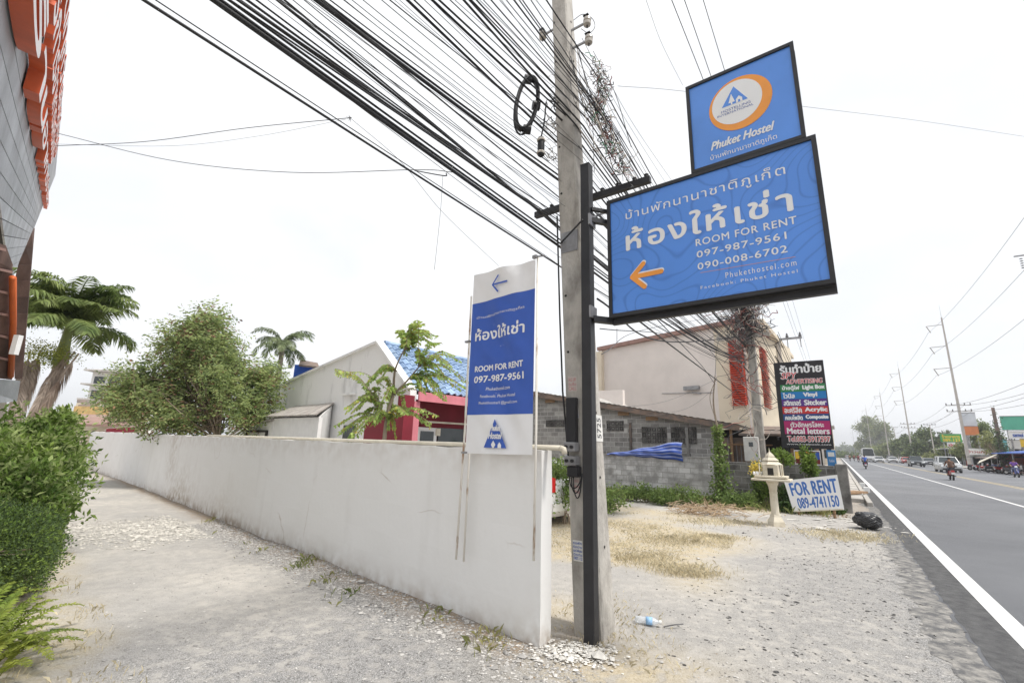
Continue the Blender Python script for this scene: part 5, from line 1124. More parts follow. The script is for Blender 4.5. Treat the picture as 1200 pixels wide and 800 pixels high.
# young tree with long pinnate twigs
yb = at(452, 505, 8.2) * np.array([1, 1, 0]); yt = empty('young_tree', yb, 'slender young tree with long twigs of yellow-green leaves behind the wall, beside the banner', 'tree')
tips = [(490, 378), (508, 400), (530, 417), (520, 442), (545, 448), (430, 446), (443, 442), (408, 473), (424, 466), (400, 500), (470, 392), (480, 408), (497, 455), (520, 462), (463, 500), (505, 490), (440, 490), (415, 508), (392, 434), (455, 470), (476, 480), (483, 390), (500, 385), (498, 425)]
fork = at(461, 462, 8.2)
b = MB(); b.tube(spline([yb, at(452, 500, 8.2), fork], 8), np.linspace(.045, .03, 9), 7); b.tube(spline([fork, at(464, 430, 8.2), at(482, 395, 8.2)], 8), np.linspace(.028, .008, 9), 6); b.tube(spline([fork, at(478, 445, 8.1), at(503, 415, 8.1)], 8), np.linspace(.025, .008, 9), 6); b.tube(spline([at(454, 490, 8.2), at(440, 470, 8.2), at(432, 452, 8.2)], 8), np.linspace(.02, .006, 9), 6)
b.build('trunk', M['bark'], yt, smooth=True); C_ = []; D_ = []; b = MB()
stems = [fork, at(466, 435, 8.2), at(475, 410, 8.2), at(480, 445, 8.1), at(490, 430, 8.1), at(454, 492, 8.2), at(445, 475, 8.2)]
for (x, y) in tips:
    for rep in range(5):
        Dp = 8.2 + rng.uniform(-.45, .45); tip_ = at(x + rng.normal() * 4, y + rng.normal() * 4, Dp); st = min(stems, key=lambda s_: np.linalg.norm(s_ - tip_) + (2 if s_[2] > tip_[2] + .25 else 0) + rng.random() * .3)
        mid = (st + tip_) / 2 + Z * .16; q = spline([st, mid, tip_ - Z * .03], 20); b.tube(q, .005, 4, cap=False); L = len(q)
        tgt = unit(np.gradient(q, axis=0)); 
        for j in range(4, L):
            for s_ in (-1, 1):
                C_.append(q[j]); D_.append(unit(np.cross(tgt[j], Z) * s_ + tgt[j] * .35 - Z * rng.uniform(.1, .9)))
o = b.build('twigs', M['bark'], yt); o['kind'] = 'stuff'
C_ = np.array(C_); D_ = np.array(D_); M['leaf_y1'] = leafmat('young_leaf_a', (.3, .46, .12), (.5, .6, .2), .55); M['leaf_y2'] = leafmat('young_leaf_b', (.4, .38, .1), (.5, .42, .1), .45)
o = leafmesh('leaves', C_, D_, rng.uniform(.06, .11, len(C_)), .5, [M['leaf_y1'], M['leaf_y2']], yt); o.data.polygons.foreach_set('material_index', (rng.random(len(C_)) < .15).astype(np.int32)); o['kind'] = 'stuff'
# shrub, clipped hedge and fern on the left of the drive
M['leaf_s'] = leafmat('shrub_leaf', (.09, .17, .03), (.24, .33, .07), .35); M['leaf_h'] = leafmat('hedge_leaf', (.045, .08, .025), (.1, .15, .05), .2)
def bushblob(name, label, cat, ells, n_, ls, mats, core, wr=.5, outw=.7, base=None, lump_=.16):
    t = empty(name, base if base is not None else ells[0][0] * np.array([1, 1, 0]), label, cat); C_ = []; D_ = []
    tot = sum(np.prod(e[1]) ** .67 for e in ells)
    for c, r_ in ells:
        k = int(n_ * np.prod(r_) ** .67 / tot); d = unit(rng.normal(size=(k, 3))); lump = 1 + lump_ * np.sin(d[:, :1] * 7 + c[0]) * np.sin(d[:, 1:2] * 8 + 1) + lump_ * .6 * np.sin(d[:, 2:3] * 13 + d[:, :1] * 9); rad = (rng.random((k, 1)) ** .22) * lump
        p_ = c + d * r_ * rad; ok = p_[:, 2] > .02; C_.append(p_[ok]); D_.append(unit(d * outw + rng.normal(size=(k, 3)) * .6 + Z * .2)[ok])
    C_ = np.vstack(C_); D_ = np.vstack(D_)
    o = leafmesh('foliage', C_, D_, ls * rng.uniform(.6, 1.35, len(C_)), wr, [M[m_] for m_ in mats], t); o.data.polygons.foreach_set('material_index', rng.integers(0, len(mats), len(C_)).astype(np.int32)); o['kind'] = 'stuff'
    b = MB()
    for c, r_ in ells:
        for _ in range(7): 
            e_ = c + unit(rng.normal(size=3)) * r_ * .75; b.tube([np.array([c[0], c[1], 0]) + rng.normal(size=3) * np.array([.1, .1, 0]), (c + e_) / 2, e_], [.02, .012, .004], 5, cap=False)
    o = b.build('stems', M['bark'], t); o['kind'] = 'stuff'; return t
bushblob('garden_shrub', 'tall glossy light green shrub beside the driveway under the palm', 'shrub',
         [E_(28, 565, 6.8, .5, .6, .48), E_(54, 528, 7.2, .3, .45, .33), E_(64, 503, 7.4, .2, .35, .24), E_(72, 490, 7.5, .13, .25, .13), E_(15, 580, 6.4, .6, .5, .5), E_(36, 596, 6.6, .34, .4, .28), E_(5, 535, 7, .5, .45, .36), E_(72, 548, 7.3, .15, .3, .18), E_(30, 520, 7.2, .4, .4, .22), E_(-45, 560, 6.5, .8, .8, .7)], 26000, .095, ['leaf_s', 'leaf_s', 'leaf_t1'], .6, wr=.4, outw=.3, lump_=.5)
bushblob('clipped_hedge', 'low dark green clipped hedge in front of the glossy shrub', 'hedge',
         [E_(6, 642, 5.2, .46, .5, .33), E_(-20, 635, 5.0, .6, .5, .36), E_(32, 632, 5.6, .28, .35, .25), E_(2, 672, 5.0, .4, .4, .22), E_(-60, 650, 4.6, .9, .7, .45)], 60000, .028, ['leaf_h', 'leaf_h', 'leaf_s'], .6)
fern = empty('fern', G(8, 770), 'yellow-green fern at the bottom left corner of the drive', 'fern')
M['fernleaf'] = leafmat('fern_leaf', (.14, .22, .03), (.34, .38, .07), .4)
for i in range(34):
    base = G(rng.uniform(-45, 14), rng.uniform(740, 800)); frondmesh(base, rng.uniform(-1.2, 2.6), rng.uniform(.7, 1.35), rng.uniform(.35, .62), rng.uniform(.9, 1.6), 26, .07, M['fernleaf'], fern, wr=.28)
# ------------------------------------------------------------------ sign shop board
FY = frame_from(np.array([9.0, 15.0, 0]), np.array([math.cos(R(-34)), math.sin(R(-34)), 0]))
tl, tr, br_, bl_ = [uvp(FY, *q) for q in ((907, 425.5), (965, 421), (977, 525), (916, 526))]
yu0, yu1, yv0, yv1 = (tl[0] + bl_[0]) / 2, (tr[0] + br_[0]) / 2, (br_[1] + bl_[1]) / 2, (tl[1] + tr[1]) / 2
sy = empty('shop_board', P(FY, (yu0 + yu1) / 2, 0), 'tall black sign maker board with coloured stripes of lettering beside the road', 'sign')
MB().obox(P(FY, (yu0 + yu1) / 2, (yv0 + yv1) / 2, -.1), yu1 - yu0, .2, yv1 - yv0, FY[1], FY[3]).build('case', M['blacksteel'], sy, bev=.01)
wY, hY = yu1 - yu0, yv1 - yv0
def yb_(a, c, d, e): return (yu0 + wY * a, yv1 - hY * d), (yu0 + wY * c, yv1 - hY * e)   # fractions: left,right,bottom,top
def srgb(r_, g_, b_): f = lambda c: (c / 255 / 12.92) if c <= 10 else ((c / 255 + .055) / 1.055) ** 2.4; return (f(r_) * .72, f(g_) * .72, f(b_) * .72)
cols = [('black', (45, 42, 46), .0, .27), ('green', (60, 150, 90), .27, .355), ('skyblue', (40, 140, 215), .355, .44), ('purple', (100, 60, 155), .44, .525), ('vermilion', (225, 60, 60), .525, .61), ('deepblue', (50, 85, 150), .61, .69), ('magenta', (200, 45, 120), .69, .84), ('black2', (40, 38, 42), .84, .97)]
rows = [('ป้ายตู้ไฟ', 'Light Box'), ('ไวนิล', 'Vinyl'), ('สติกเกอร์', 'Sitcker'), ('อะคริลิค', 'Acrylic'), ('คอมโพสิต', 'Composite')]
for k, (nm, c, t0, t1) in enumerate(cols):
    (a, d), (c_, e) = yb_(.09, .98, t1, t0); mm = mat('stripe_' + nm, srgb(*c), .4, .05)
    st = MB().obox(P(FY, (a + c_) / 2, (d + e) / 2, .003), c_ - a, .006, e - d - .004, FY[1], FY[3]).build('stripe', mm, sy)
    def yt(body, l, r_, bo, to, m=VW, bold=.012, shear=0, h=.008): lettering(FY, body, *yb_(l, r_, bo, to), m, st, h=h, bold=bold, shear=shear)
    if k == 0:
        yt('รับทำป้าย', .12, .94, .135, .03, bold=.014)
        yt('SPY', .13, .46, .2, .125, VW, .02, .2, .008); yt('SPY', .135, .455, .197, .128, M['red'], .003, .2, .012)
        yt('ADVERTISING', .22, .94, .262, .208, VW, .013, .15, .014); yt('ADVERTISING', .223, .937, .26, .21, M['red'], .001, .15, .018)
    elif k < 6:
        yt(rows[k - 1][0], .13, .47 if k != 2 else .36, t1 - .012, t0 + .012, bold=.008)
        yt(rows[k - 1][1], .54, .96 if k != 2 else .8, t1 - .014, t0 + .014, bold=.012); 
    elif k == 6:
        yt('ตัวอักษรโลหะ', .22, .86, .76, .7, bold=.006); yt('Metal letters', .14, .95, .835, .77, bold=.009)
    else:
        yt('Tel.083-5917597', .13, .95, .925, .86, bold=.016); yt('Tel.083-5917597', .135, .945, .92, .865, M['red'], .002, h=.013); yt('www.facebook.com', .1, .95, .96, .94, bold=0)
for u_ in (.12, .9): MB().bar(P(FY, yu0 + wY * u_, 0, -.1), P(FY, yu0 + wY * u_, yv0, -.1), .08).build('post', M['blacksteel'], sy)
MB().bar(P(FY, yu0 - .1, 2.1, -.1), P(FY, yu0 + 1, 2.55, -1.2), .08).build('brace', M['blacksteel'], sy)
# menu board under it and little blue notice
mb_ = empty('menu_board', P(FY, yu0 + wY * .5, 0), 'dark red picture board standing under the black shop board', 'sign')
ml, mr_ = uvp(FY, 930, 527), uvp(FY, 963, 545)
MB().obox(P(FY, (ml[0] + mr_[0]) / 2, (ml[1] + mr_[1]) / 2, -.05), mr_[0] - ml[0], .05, ml[1] - mr_[1], FY[1], FY[3]).build('frame', M['white'], mb_)
MB().obox(P(FY, (ml[0] + mr_[0]) / 2, (ml[1] + mr_[1]) / 2, -.02), (mr_[0] - ml[0]) * .93, .02, (ml[1] - mr_[1]) * .85, FY[1], FY[3]).build('face', mat('dark_red_print', (.16, .02, .02), .4, .2, 4), mb_)
for i in range(5): MB().obox(P(FY, ml[0] + (mr_[0] - ml[0]) * (.12 + .19 * i), (ml[1] + mr_[1]) / 2 + .06 * (-1) ** i, -.005), .11, .01, .22, FY[1], FY[3]).build('picture', M[['yellow', 'white', 'orange', 'yellow', 'navy'][i]], mb_)
for u_ in (.1, .9): MB().bar(P(FY, ml[0] + (mr_[0] - ml[0]) * u_, 0, -.06), P(FY, ml[0] + (mr_[0] - ml[0]) * u_, ml[1], -.06), .05).build('post', M['wood'], mb_)
nb = empty('blue_notice', P(FY, 1.5, 0), 'small blue notice board at the right foot of the black shop board', 'sign')
nl, nr_ = uvp(FY, 968, 527), uvp(FY, 981, 546)
MB().obox(P(FY, (nl[0] + nr_[0]) / 2, (nl[1] + nr_[1]) / 2, .02), nr_[0] - nl[0], .03, nl[1] - nr_[1], FY[1], FY[3]).build('panel', mat('notice_blue', (.05, .22, .5), .4, .1), nb)
MB().obox(P(FY, (nl[0] + nr_[0]) / 2, nl[1] - .13, .04), .16, .01, .13, FY[1], FY[3]).build('print', M['paper'], nb)
lettering(FY, 'รับสมัคร', (nl[0] + .05, nr_[1] + .12), (nr_[0] - .05, nr_[1] + .2), VW, nb, h=.04)
MB().bar(P(FY, (nl[0] + nr_[0]) / 2, 0, 0), P(FY, (nl[0] + nr_[0]) / 2, nl[1] - .1, 0), .05).build('post', M['wood'], nb)

# ------------------------------------------------------------------ spirit house on its pedestal
SPx = G(910, 616); M['oldcream'] = mat('weathered_cream', (.66, .61, .5), .85, 0, 3, .2, 20, col2=(.48, .42, .32), lo=.45, hi=.75)
sp_ = empty('spirit_house', SPx, 'small cream spirit house on a fluted column in front of the bushes', 'spirit house')
hz = lambda y_: at(910, y_, SPx[1])[2]
h1 = hz(563); MB().lathe([(.19, 0), (.18, .1), (.12, .2), (.11, .25)], SPx, 4, sq=True).build('base', M['oldcream'], sp_)
MB().lathe([(.085, .25), (.08, .8), (.075, h1 - .3), (.092, h1 - .27), (.08, h1 - .24), (.1, h1 - .1), (.13, h1 - .05), (.13, h1)], SPx, 10).build('column', M['oldcream'], sp_)
MB().obox(SPx + Z * (h1 + .025), .8, .7, .05, NR, DR).build('platform', M['oldcream'], sp_, bev=.012)
MB().obox(SPx + Z * (h1 + .09), .66, .6, .05, NR, DR).build('platform_rail', M['oldcream'], sp_, bev=.01)
hsb = MB().obox(SPx + Z * (h1 + .24), .32, .3, .26, NR, DR).build('house', M['oldcream'], sp_, bev=.01)
MB().obox(SPx + Z * (h1 + .21) - DR * .155, .12, .01, .16, NR, DR).build('doorway', M['dark'], hsb)
for sx in (-1, 1):
    for sy_ in (-1, 1): MB().lathe([(.018, 0), (.014, .02), (.014, .24), (.02, .26)], SPx + Z * (h1 + .11) + NR * sx * .22 + DR * sy_ * .2, 8).build('column', M['oldcream'], hsb)
for k, (w_, z_, hh) in enumerate(((.26, .37, .12), (.19, .46, .12), (.11, .55, .1))): MB().lathe([(w_, 0), (w_ * .75, hh * .4), (w_ * .25, hh)], SPx + Z * (h1 + z_), 4, sq=True).build('roof', M['oldcream'], sp_)
MB().lathe([(.03, 0), (.012, .06), (.003, .14)], SPx + Z * (h1 + .62), 6).build('finial', M['oldcream'], sp_)
for i in range(6):
    q = SPx + Z * (h1 + .12) + NR * rng.uniform(-.34, -.2) + DR * rng.uniform(-.3, .2); MB().lathe([(.02, 0), (.028, .04), (.018, .08)], q, 8).build('offering_cup', M['white'], sp_)
C_ = SPx + Z * (h1 + .25) - NR * .33 + rng.normal(size=(260, 3)) * np.array([.06, .05, .09]); o = leafmesh('marigold_garland', C_, rng.normal(size=(260, 3)), .05, .8, mat('marigold', (.7, .55, .1), .7, .2), sp_); o['kind'] = 'stuff'

# ------------------------------------------------------------------ for rent board
pF = G(931, 605) * np.array([1, 1, 0]); cr = [(918.5, 563), (981, 556), (989.5, 597), (930, 599.5)]
FR0 = frame_from(WB - NR * .6 - DR * 1.75, NR)
c4 = [hit(x_, y_, FR0[0], FR0[3]) for x_, y_ in cr]
eR = unit(((c4[1] - c4[0]) + (c4[2] - c4[3])) / 2); uR_ = unit(np.cross(FR0[3], eR)); uR_ = uR_ if uR_[2] > 0 else -uR_
FRR = (c4[3], eR, uR_, FR0[3])
fr_b = empty('for_rent_board', c4[3] * np.array([1, 1, 0]), 'tilted white FOR RENT board with blue outlined letters leaning on the bushes', 'sign')
W_ = np.linalg.norm(c4[2] - c4[3]); H_ = (c4[0] - c4[3]) @ uR_; uv4 = [np.array([(q - c4[3]) @ eR, (q - c4[3]) @ uR_]) for q in c4]
MB().prism([P(FRR, *q) for q in uv4], -FRR[3] * .025).build('panel', M['vinylwhite'], fr_b)
MB().bar(P(FRR, .02, .015, .004), P(FRR, W_ - .02, uv4[2][1] + .015, .004), .03, .012, up=FRR[3]).build('trim', M['cream'], fr_b)
M['rentblue'] = mat('rent_blue', (.06, .17, .48), .5, .1)
def rt_(body, l, r_, bo, to, bold): 
    q = lambda u_, v_: uv4[3] * (1 - u_) * (1 - v_) + uv4[2] * u_ * (1 - v_) + uv4[0] * (1 - u_) * v_ + uv4[1] * u_ * v_
    V, Fs = text_polys(body, 1.05); lo, hi = V.min(0), V.max(0); b = MB()
    for k, (dx, dy) in enumerate(((0, 0), (bold, 0), (-bold, 0), (0, bold), (0, -bold))):
        b.add([P(FRR, *(q(l + (v[0] - lo[0]) / (hi[0] - lo[0]) * (r_ - l), bo + (v[1] - lo[1]) / (hi[1] - lo[1]) * (to - bo)) + np.array([dx, dy])), .002 + k * .0004) for v in V], Fs)
    me = bpy.data.meshes.new('lettering'); me.from_pydata((np.array(b.v) - np.array(wloc(fr_b))).tolist(), [], b.f); me.materials.append(M['rentblue']); o = bpy.data.objects.new('lettering', me); COL.objects.link(o); o.parent = fr_b
rt_('FOR RENT', .08, .95, .5, .9, .011); rt_('089-4741150', .14, .93, .1, .42, .007)
for a_ in (.15, .85): MB().bar(P(FRR, W_ * a_, .3, -.04), P(FRR, W_ * a_, .3, -.04) * np.array([1, 1, 0]), .05).build('stake', M['wood'], fr_b)

# ------------------------------------------------------------------ rubbish bag, bottle, planks and blocks by the kerb
import bmesh
def blob(name, c, r_, sub, amp, f, m, parent=None, seed=0, flat=0.0, label=None, cat=None):
    bm = bmesh.new(); bmesh.ops.create_icosphere(bm, subdivisions=sub, radius=1)
    for v in bm.verts:
        p_ = np.array(v.co); nn = vnoise(p_[0] * 1.0 + p_[2] * .7, p_[1] + p_[2] * .4, f, seed) + .6 * vnoise(p_[0] - p_[2], p_[1] * .8 + p_[2], f * 2.3, seed + 1)
        crease = abs(vnoise(p_[0] + p_[2], p_[1] - p_[2], f * 1.4, seed + 5)); q = p_ * (1 + amp * nn - amp * crease); q = q * np.array(r_) + np.array([0, 0, r_[2]]); 
        if q[2] < .04 * r_[2]: q[2] = .04 * r_[2] * 0
        v.co = Vector(q)
    me = bpy.data.meshes.new(name); bm.to_mesh(me); bm.free(); me.materials.append(m); me.polygons.foreach_set('use_smooth', [True] * len(me.polygons))
    o = bpy.data.objects.new(name, me); COL.objects.link(o); o.location = Vector(np.asarray(c, float)); o.parent = parent; return tag(o, label, cat)
M['bagblack'] = mat('black_bag', (.02, .02, .022), .3, .1, 3, .5, 12, spec=.6)
bag = empty('rubbish_bag', G(1018, 620), 'full black plastic rubbish bag lying on the dirt by the road', 'bag')
o = blob('bag', (0, 0, 0), (.3, .26, .19), 5, .16, .9, M['bagblack'], bag, 4); o.location = (0, 0, 0); o.rotation_euler = (0, .12, .4)
blob('tied_neck', (-.2, .02, .27), (.08, .07, .06), 3, .3, 1.5, M['bagblack'], bag, 9).location = (-.17, .02, .26)
bt = G(757, 731); dB = unit(np.array([.95, -.3, 0])); bo_ = empty('plastic_bottle', bt, 'clear crushed plastic bottle with blue label lying on the gravel beside the pole', 'bottle')
M['pet'] = mat('clear_plastic', (.75, .8, .85), .1, .05, 5, alpha=.45, spec=.8); q = bt + Z * .035
MB().tube([q - dB * .1, q - dB * .09, q - dB * .03, q + dB * .03, q + dB * .08, q + dB * .11, q + dB * .125], [.02, .034, .03, .034, .033, .014, .013], 12).build('body', M['pet'], bo_, smooth=True)
MB().tube([q - dB * .0, q + dB * .06], .0352, 12).build('label', mat('bottle_label', (.3, .5, .75), .4, .2), bo_, smooth=True); MB().cyl(q + dB * .125, q + dB * .145, .016).build('cap', M['white'], bo_)
MB().tube(spline([bt + dB * .16, bt + dB * .26 + Z * .03, bt + dB * .33 + Z * .035 + DR * .04], 10), .006, 5).build('straw', M['cablegrey'], bo_)
pk_ = empty('plank_step', G(1000, 582), 'weathered brown plank laid over white blocks across the gutter', 'plank')
a_, c_ = G(984, 577, .2), G(1009, 576, .2); MB().bar(a_, c_, .5, .08).build('plank', M['wood'], pk_)
for t in (.3, .9): 
    q = a_ + (c_ - a_) * t - DR * .3; MB().obox(q * np.array([1, 1, 0]) + Z * .08, .2, .2, .2, NR, DR).build('block', M['white'], pk_, bev=.01)
for x_, y_ in ((1016, 577), (1011, 571)): tag(MB().obox(G(x_, y_) + Z * .12, .22, .2, .24, NR, DR).build('white_block', M['white'], bev=.01), 'white painted concrete block at the end of the plank' if x_ == 1016 else 'smaller white block behind the plank end', 'block')

# ------------------------------------------------------------------ grasses and weeds
def blades(name, pts, h, w_, m, label, cat=None, lean=.5, parent=None, curve=.1):
    n = len(pts); a = rng.random(n) * 6.283; ld = np.stack([np.cos(a), np.sin(a), np.zeros(n)], 1) * (rng.random(n) * lean)[:, None]; sd = np.stack([-np.sin(a * 3.7), np.cos(a * 3.7), np.zeros(n)], 1)
    H = (np.asarray(h) * rng.uniform(.5, 1.4, n))[:, None]; V = np.empty((n, 4, 3)); V[:, 0] = pts - sd * w_ / 2; V[:, 1] = pts + sd * w_ / 2
    mid = pts + (ld * .5 + Z) * H * .55; V[:, 2] = mid + sd * w_ * .35 + 0; V[:, 3] = pts + (ld * (1 + curve) + Z * (1 - .3 * np.linalg.norm(ld, axis=1, keepdims=True))) * H
    me_f = np.arange(4 * n).reshape(n, 4)
    o = npmesh(name, V.reshape(-1, 3), me_f, m, parent); return tag(o, label, cat, kind='stuff')
def scatter(x0, x1, y0, y1, n, fn):
    x = rng.uniform(x0, x1, n); y = rng.uniform(y0, y1, n); k = rng.random(n) < fn(x, y); return np.stack([x[k], y[k], gz(x[k], y[k])], 1)
lotd = lambda x, y: 13.9 - .708 * (x - 9.9) - y     # distance in front of the lot wall
def fdry(x, y): return np.clip(sm(vnoise(x, y, .35, 11) + .5 * vnoise(x, y, .9, 13) + .9 * np.exp(-((x - 2.4) / 2.6) ** 2 - ((y - 9.0) / 2.6) ** 2), .1, 1.3), 0, 1) ** 1.4 * (wside(x, y) > .4) * (nro(x, y) < -3) * (lotd(x, y) > .3)
blades('dry_grass', scatter(-1, 8, 5.2, 17, 260000, fdry), .03, .004, M['straw'], 'short dry straw-coloured grass over the vacant lot', lean=1.2)
blades('dry_grass', scatter(.2, 1.6, 3.6, 5.8, 2600, lambda x, y: np.exp(-((x - 1.0) / .5) ** 2 - ((y - 4.7) / .8) ** 2) * (wside(x, y) > .2) * .8), .045, .003, M['straw'], 'dry straw around the foot of the pole', lean=1.0)
tc_ = [(G(x_, y_), r_, n_) for x_, y_, r_, n_ in ((810, 673, .22, 700), (788, 665, .3, 600), (745, 655, .3, 500), (835, 630, .25, 500), (790, 632, .5, 700), (985, 626, .5, 900), (1000, 632, .4, 500), (840, 612, .6, 900))]
pts = np.vstack([c + rng.normal(size=(n_, 3)) * np.array([r_, r_ * .5, 0]) for c, r_, n_ in tc_]); pts[:, 2] = gz(pts[:, 0], pts[:, 1])
blades('grass_tuft', pts, .07, .005, M['straw'], 'dry tussocks standing out on the pale dirt', lean=.9)
def fgreen(x, y): d = lotd(x, y); return np.exp(-((d - .5) / 1.1) ** 2) * np.clip(.55 + .8 * vnoise(x, y, .8, 15), .1, 1) * (x < 9.3) * (wside(x, y) > .5) * (nro(x, y) < -1.6)
p_ = scatter(-1, 9.4, 12, 20, 90000, fgreen); blades('weeds', p_, .2, .011, M['grass'], 'green grass and weeds along the foot of the lot wall', lean=.7)
hedge_p = scatter(-9, -2, 3, 11, 26000, lambda x, y: (wside(x, y) < -2.4 + .25 * vnoise(x, y, .6, 31)) * np.clip(.35 + vnoise(x, y, 1.2, 33), 0, 1) * .9); blades('dry_grass', hedge_p, .05, .007, M['straw'], 'dry grass strip beside the hedge', lean=1.0)
wf = scatter(-6, .4, 4, 11, 60000, lambda x, y: np.exp(-((wside(x, y) + .28 + .1 * vnoise(x, y, .8, 41)) / .2) ** 2) * np.clip(vnoise(x, y, 1.1, 35) * 1.4 - .15, 0, 1) * (wside(x, y) < -.03)); blades('weeds', wf, .07, .008, M['grass'], 'small tufts of grass at the foot of the long white wall', lean=1.1)
M['weedleaf'] = leafmat('weed_leaf', (.13, .21, .06), (.27, .35, .11), .4)
def weedbush(name, lab, cat, c, r_, n_, ls=.08, m='weedleaf', wr=.5, g=None):
    t = empty(name, np.array([c[0], c[1], 0]), lab, cat, g); kc = np.asarray(c, float) + unit(rng.normal(size=(16, 3))) * np.array(r_) * rng.uniform(.3, 1.15, (16, 1)); q = kc[rng.integers(0, 16, n_)] + rng.normal(size=(n_, 3)) * np.array(r_) * .24; q = q[q[:, 2] > .03]
    o = leafmesh('foliage', q, rng.normal(size=(len(q), 3)) + Z * .4, ls * rng.uniform(.6, 1.3, len(q)), wr, M[m], t); o['kind'] = 'stuff'
    b = MB()
    for _ in range(10): e_ = np.asarray(c) + unit(rng.normal(size=3)) * np.array(r_) * .8; e_[2] = max(e_[2], .1); b.tube([np.array([c[0], c[1], 0]) + rng.normal(size=3) * [.1, .1, 0], e_], [.012, .004], 4)
    o = b.build('stems', M['bark'], t); o['kind'] = 'stuff'
ln_ = [(728, 588, .6, 'leftmost'), (752, 590, .7, 'second from left'), (775, 594, .55, 'third from left'), (800, 596, .5, 'fourth'), (868, 598, .5, 'fifth, below the dark wall')]
for x_, y_, r_, nm in ln_: c = G(x_, y_) * np.array([1, 1, 0]) + DR * .5 + Z * .2; weedbush('weed_bush', 'leafy green weed bush at the foot of the lot wall, ' + nm, 'bush', c, (r_ * .9, r_ * .5, .3), 1500)
weedbush('weed_bush', 'green bush seen in the gap between the white wall and the pole', 'bush', at(661, 570, 10.5), (.35, .5, .55), 3500)
weedbush('weed_bush', 'bush pressed against the lot wall just right of the pole', 'bush', at(705, 590, 12.5), (.6, .5, .45), 3500)
for x_, y_, Y_, rr, nm, mm in ((925, 590, 13.6, (.35, .3, .5), 'dark bush directly behind the spirit house column', 'leaf_dark'), (950, 600, 13.6, (.6, .3, .4), 'dark bush under the tilted white board', 'leaf_dark'), (980, 603, 13.6, (.3, .25, .3), 'dark low bush at the right end of the tilted board', 'leaf_dark'), (900, 565, 14.3, (.22, .2, .5), 'light green shrub beside the spirit house, under the meter box', 'leaf_s'), (948, 545, 13.8, (.22, .2, .45), 'upright light green shrub behind the tilted board', 'leaf_s'), (913, 535, 14, (.28, .25, .3), 'leafy top of a shrub above the spirit house roof', 'leaf_s')):
    weedbush('roadside_shrub', nm, 'shrub', at(x_, y_, Y_), rr, 1500, .1, mm)
# heap of dry twigs
tw_ = MB(); hc = G(828, 603)
for _ in range(170):
    a_ = hc + rng.normal(size=3) * np.array([.45, .25, 0]) + Z * rng.uniform(.02, .25); d = unit(rng.normal(size=3) * np.array([1, 1, .35])); tw_.tube([a_ - d * .22, a_ + rng.normal(size=3) * .03, a_ + d * .25], [.006, .01, .004], 4)
tag(tw_.build('twig_heap', mat('dry_twig', (.4, .3, .2), .9, .25, 8)), 'heap of dry brown twigs on the grass before the lot wall', 'twigs', kind='stuff')
# vine-clad thin trunk by the block house
vb = at(846, 585, 14.9) * np.array([1, 1, 0]); vt = empty('vine_trunk', vb, 'thin crooked trunk wrapped in green vine at the corner of the block house', 'vine')
q = spline([vb, at(845, 560, 14.9), at(843, 525, 14.9), at(840, 500, 14.9), at(836, 470, 14.9), at(838, 440, 14.9)], 40); MB().tube(q, np.linspace(.07, .015, len(q)), 6).build('trunk', M['bark'], vt, smooth=True)
MB().tube(spline([at(846, 520, 14.9), at(838, 490, 14.8), at(832, 465, 14.8), at(840, 442, 14.9)], 20), .012, 5).build('stem', M['bark'], vt)
ix_ = (rng.random(1900) ** 1.6 * 28).astype(int); C_ = q[ix_] + rng.normal(size=(1900, 3)) * (np.array([.12, .12, .08]) * (1.5 - ix_[:, None] / 28) * (.5 + .6 * np.abs(np.sin(ix_[:, None] * .9)))); o = leafmesh('leaves', C_, rng.normal(size=(1900, 3)) - Z * .3, .11, .7, M['weedleaf'], vt); o['kind'] = 'stuff'
C_ = at(889, 580, 14.7) + rng.normal(size=(1500, 3)) * np.array([.07, .07, .35]); o = leafmesh('leaves', C_, rng.normal(size=(1500, 3)), .08, .7, M['weedleaf'], vt); o['kind'] = 'stuff'

# ------------------------------------------------------------------ stones
def stones(name, pts, size, m, label, flat=.6):
    n = len(pts); ico = np.array([(0, 0, 1), (.9, 0, .3), (.28, .85, .3), (-.72, .53, .3), (-.72, -.53, .3), (.28, -.85, .3), (0, 0, -.5)]); F_ = np.array([(0, 1, 2), (0, 2, 3), (0, 3, 4), (0, 4, 5), (0, 5, 1), (6, 2, 1), (6, 3, 2), (6, 4, 3), (6, 5, 4), (6, 1, 5)])
    sc = np.asarray(size) * np.exp(rng.normal(size=n) * .45); a = rng.random(n) * 6.283; V = ico[None] * (1 + rng.normal(size=(n, 7, 3)) * .22) * sc[:, None, None] * np.stack([np.ones(n), rng.uniform(.5, 1, n), rng.uniform(.35, 1, n) * flat], 1)[:, None, :]
    c, s_ = np.cos(a)[:, None], np.sin(a)[:, None]; V = np.stack([V[..., 0] * c - V[..., 1] * s_, V[..., 0] * s_ + V[..., 1] * c, V[..., 2]], -1) + pts[:, None, :]
    Fq = (F_[None] + np.arange(n)[:, None, None] * 7).reshape(-1, 3); return tag(npmesh(name, V.reshape(-1, 3), Fq, m, None, 3), label, kind='stuff')
stones('gravel', scatter(-4.5, 4.5, 1.6, 6.5, 52000, lambda x, y: np.exp(-np.hypot(x + .3, y - 2.2) / 2.2) * (wside(x, y) < -.02) * (wside(x, y) > -3.2)), .0065, M['stone'], 'fine grey gravel on the driveway')
stones('gravel', scatter(-6, .6, 3.6, 10, 90000, lambda x, y: np.exp(-((wside(x, y) + .28) / .3) ** 2) * 1.0 * (wside(x, y) < -.01)), .011, M['stone'], 'loose grey stones along the foot of the white wall')
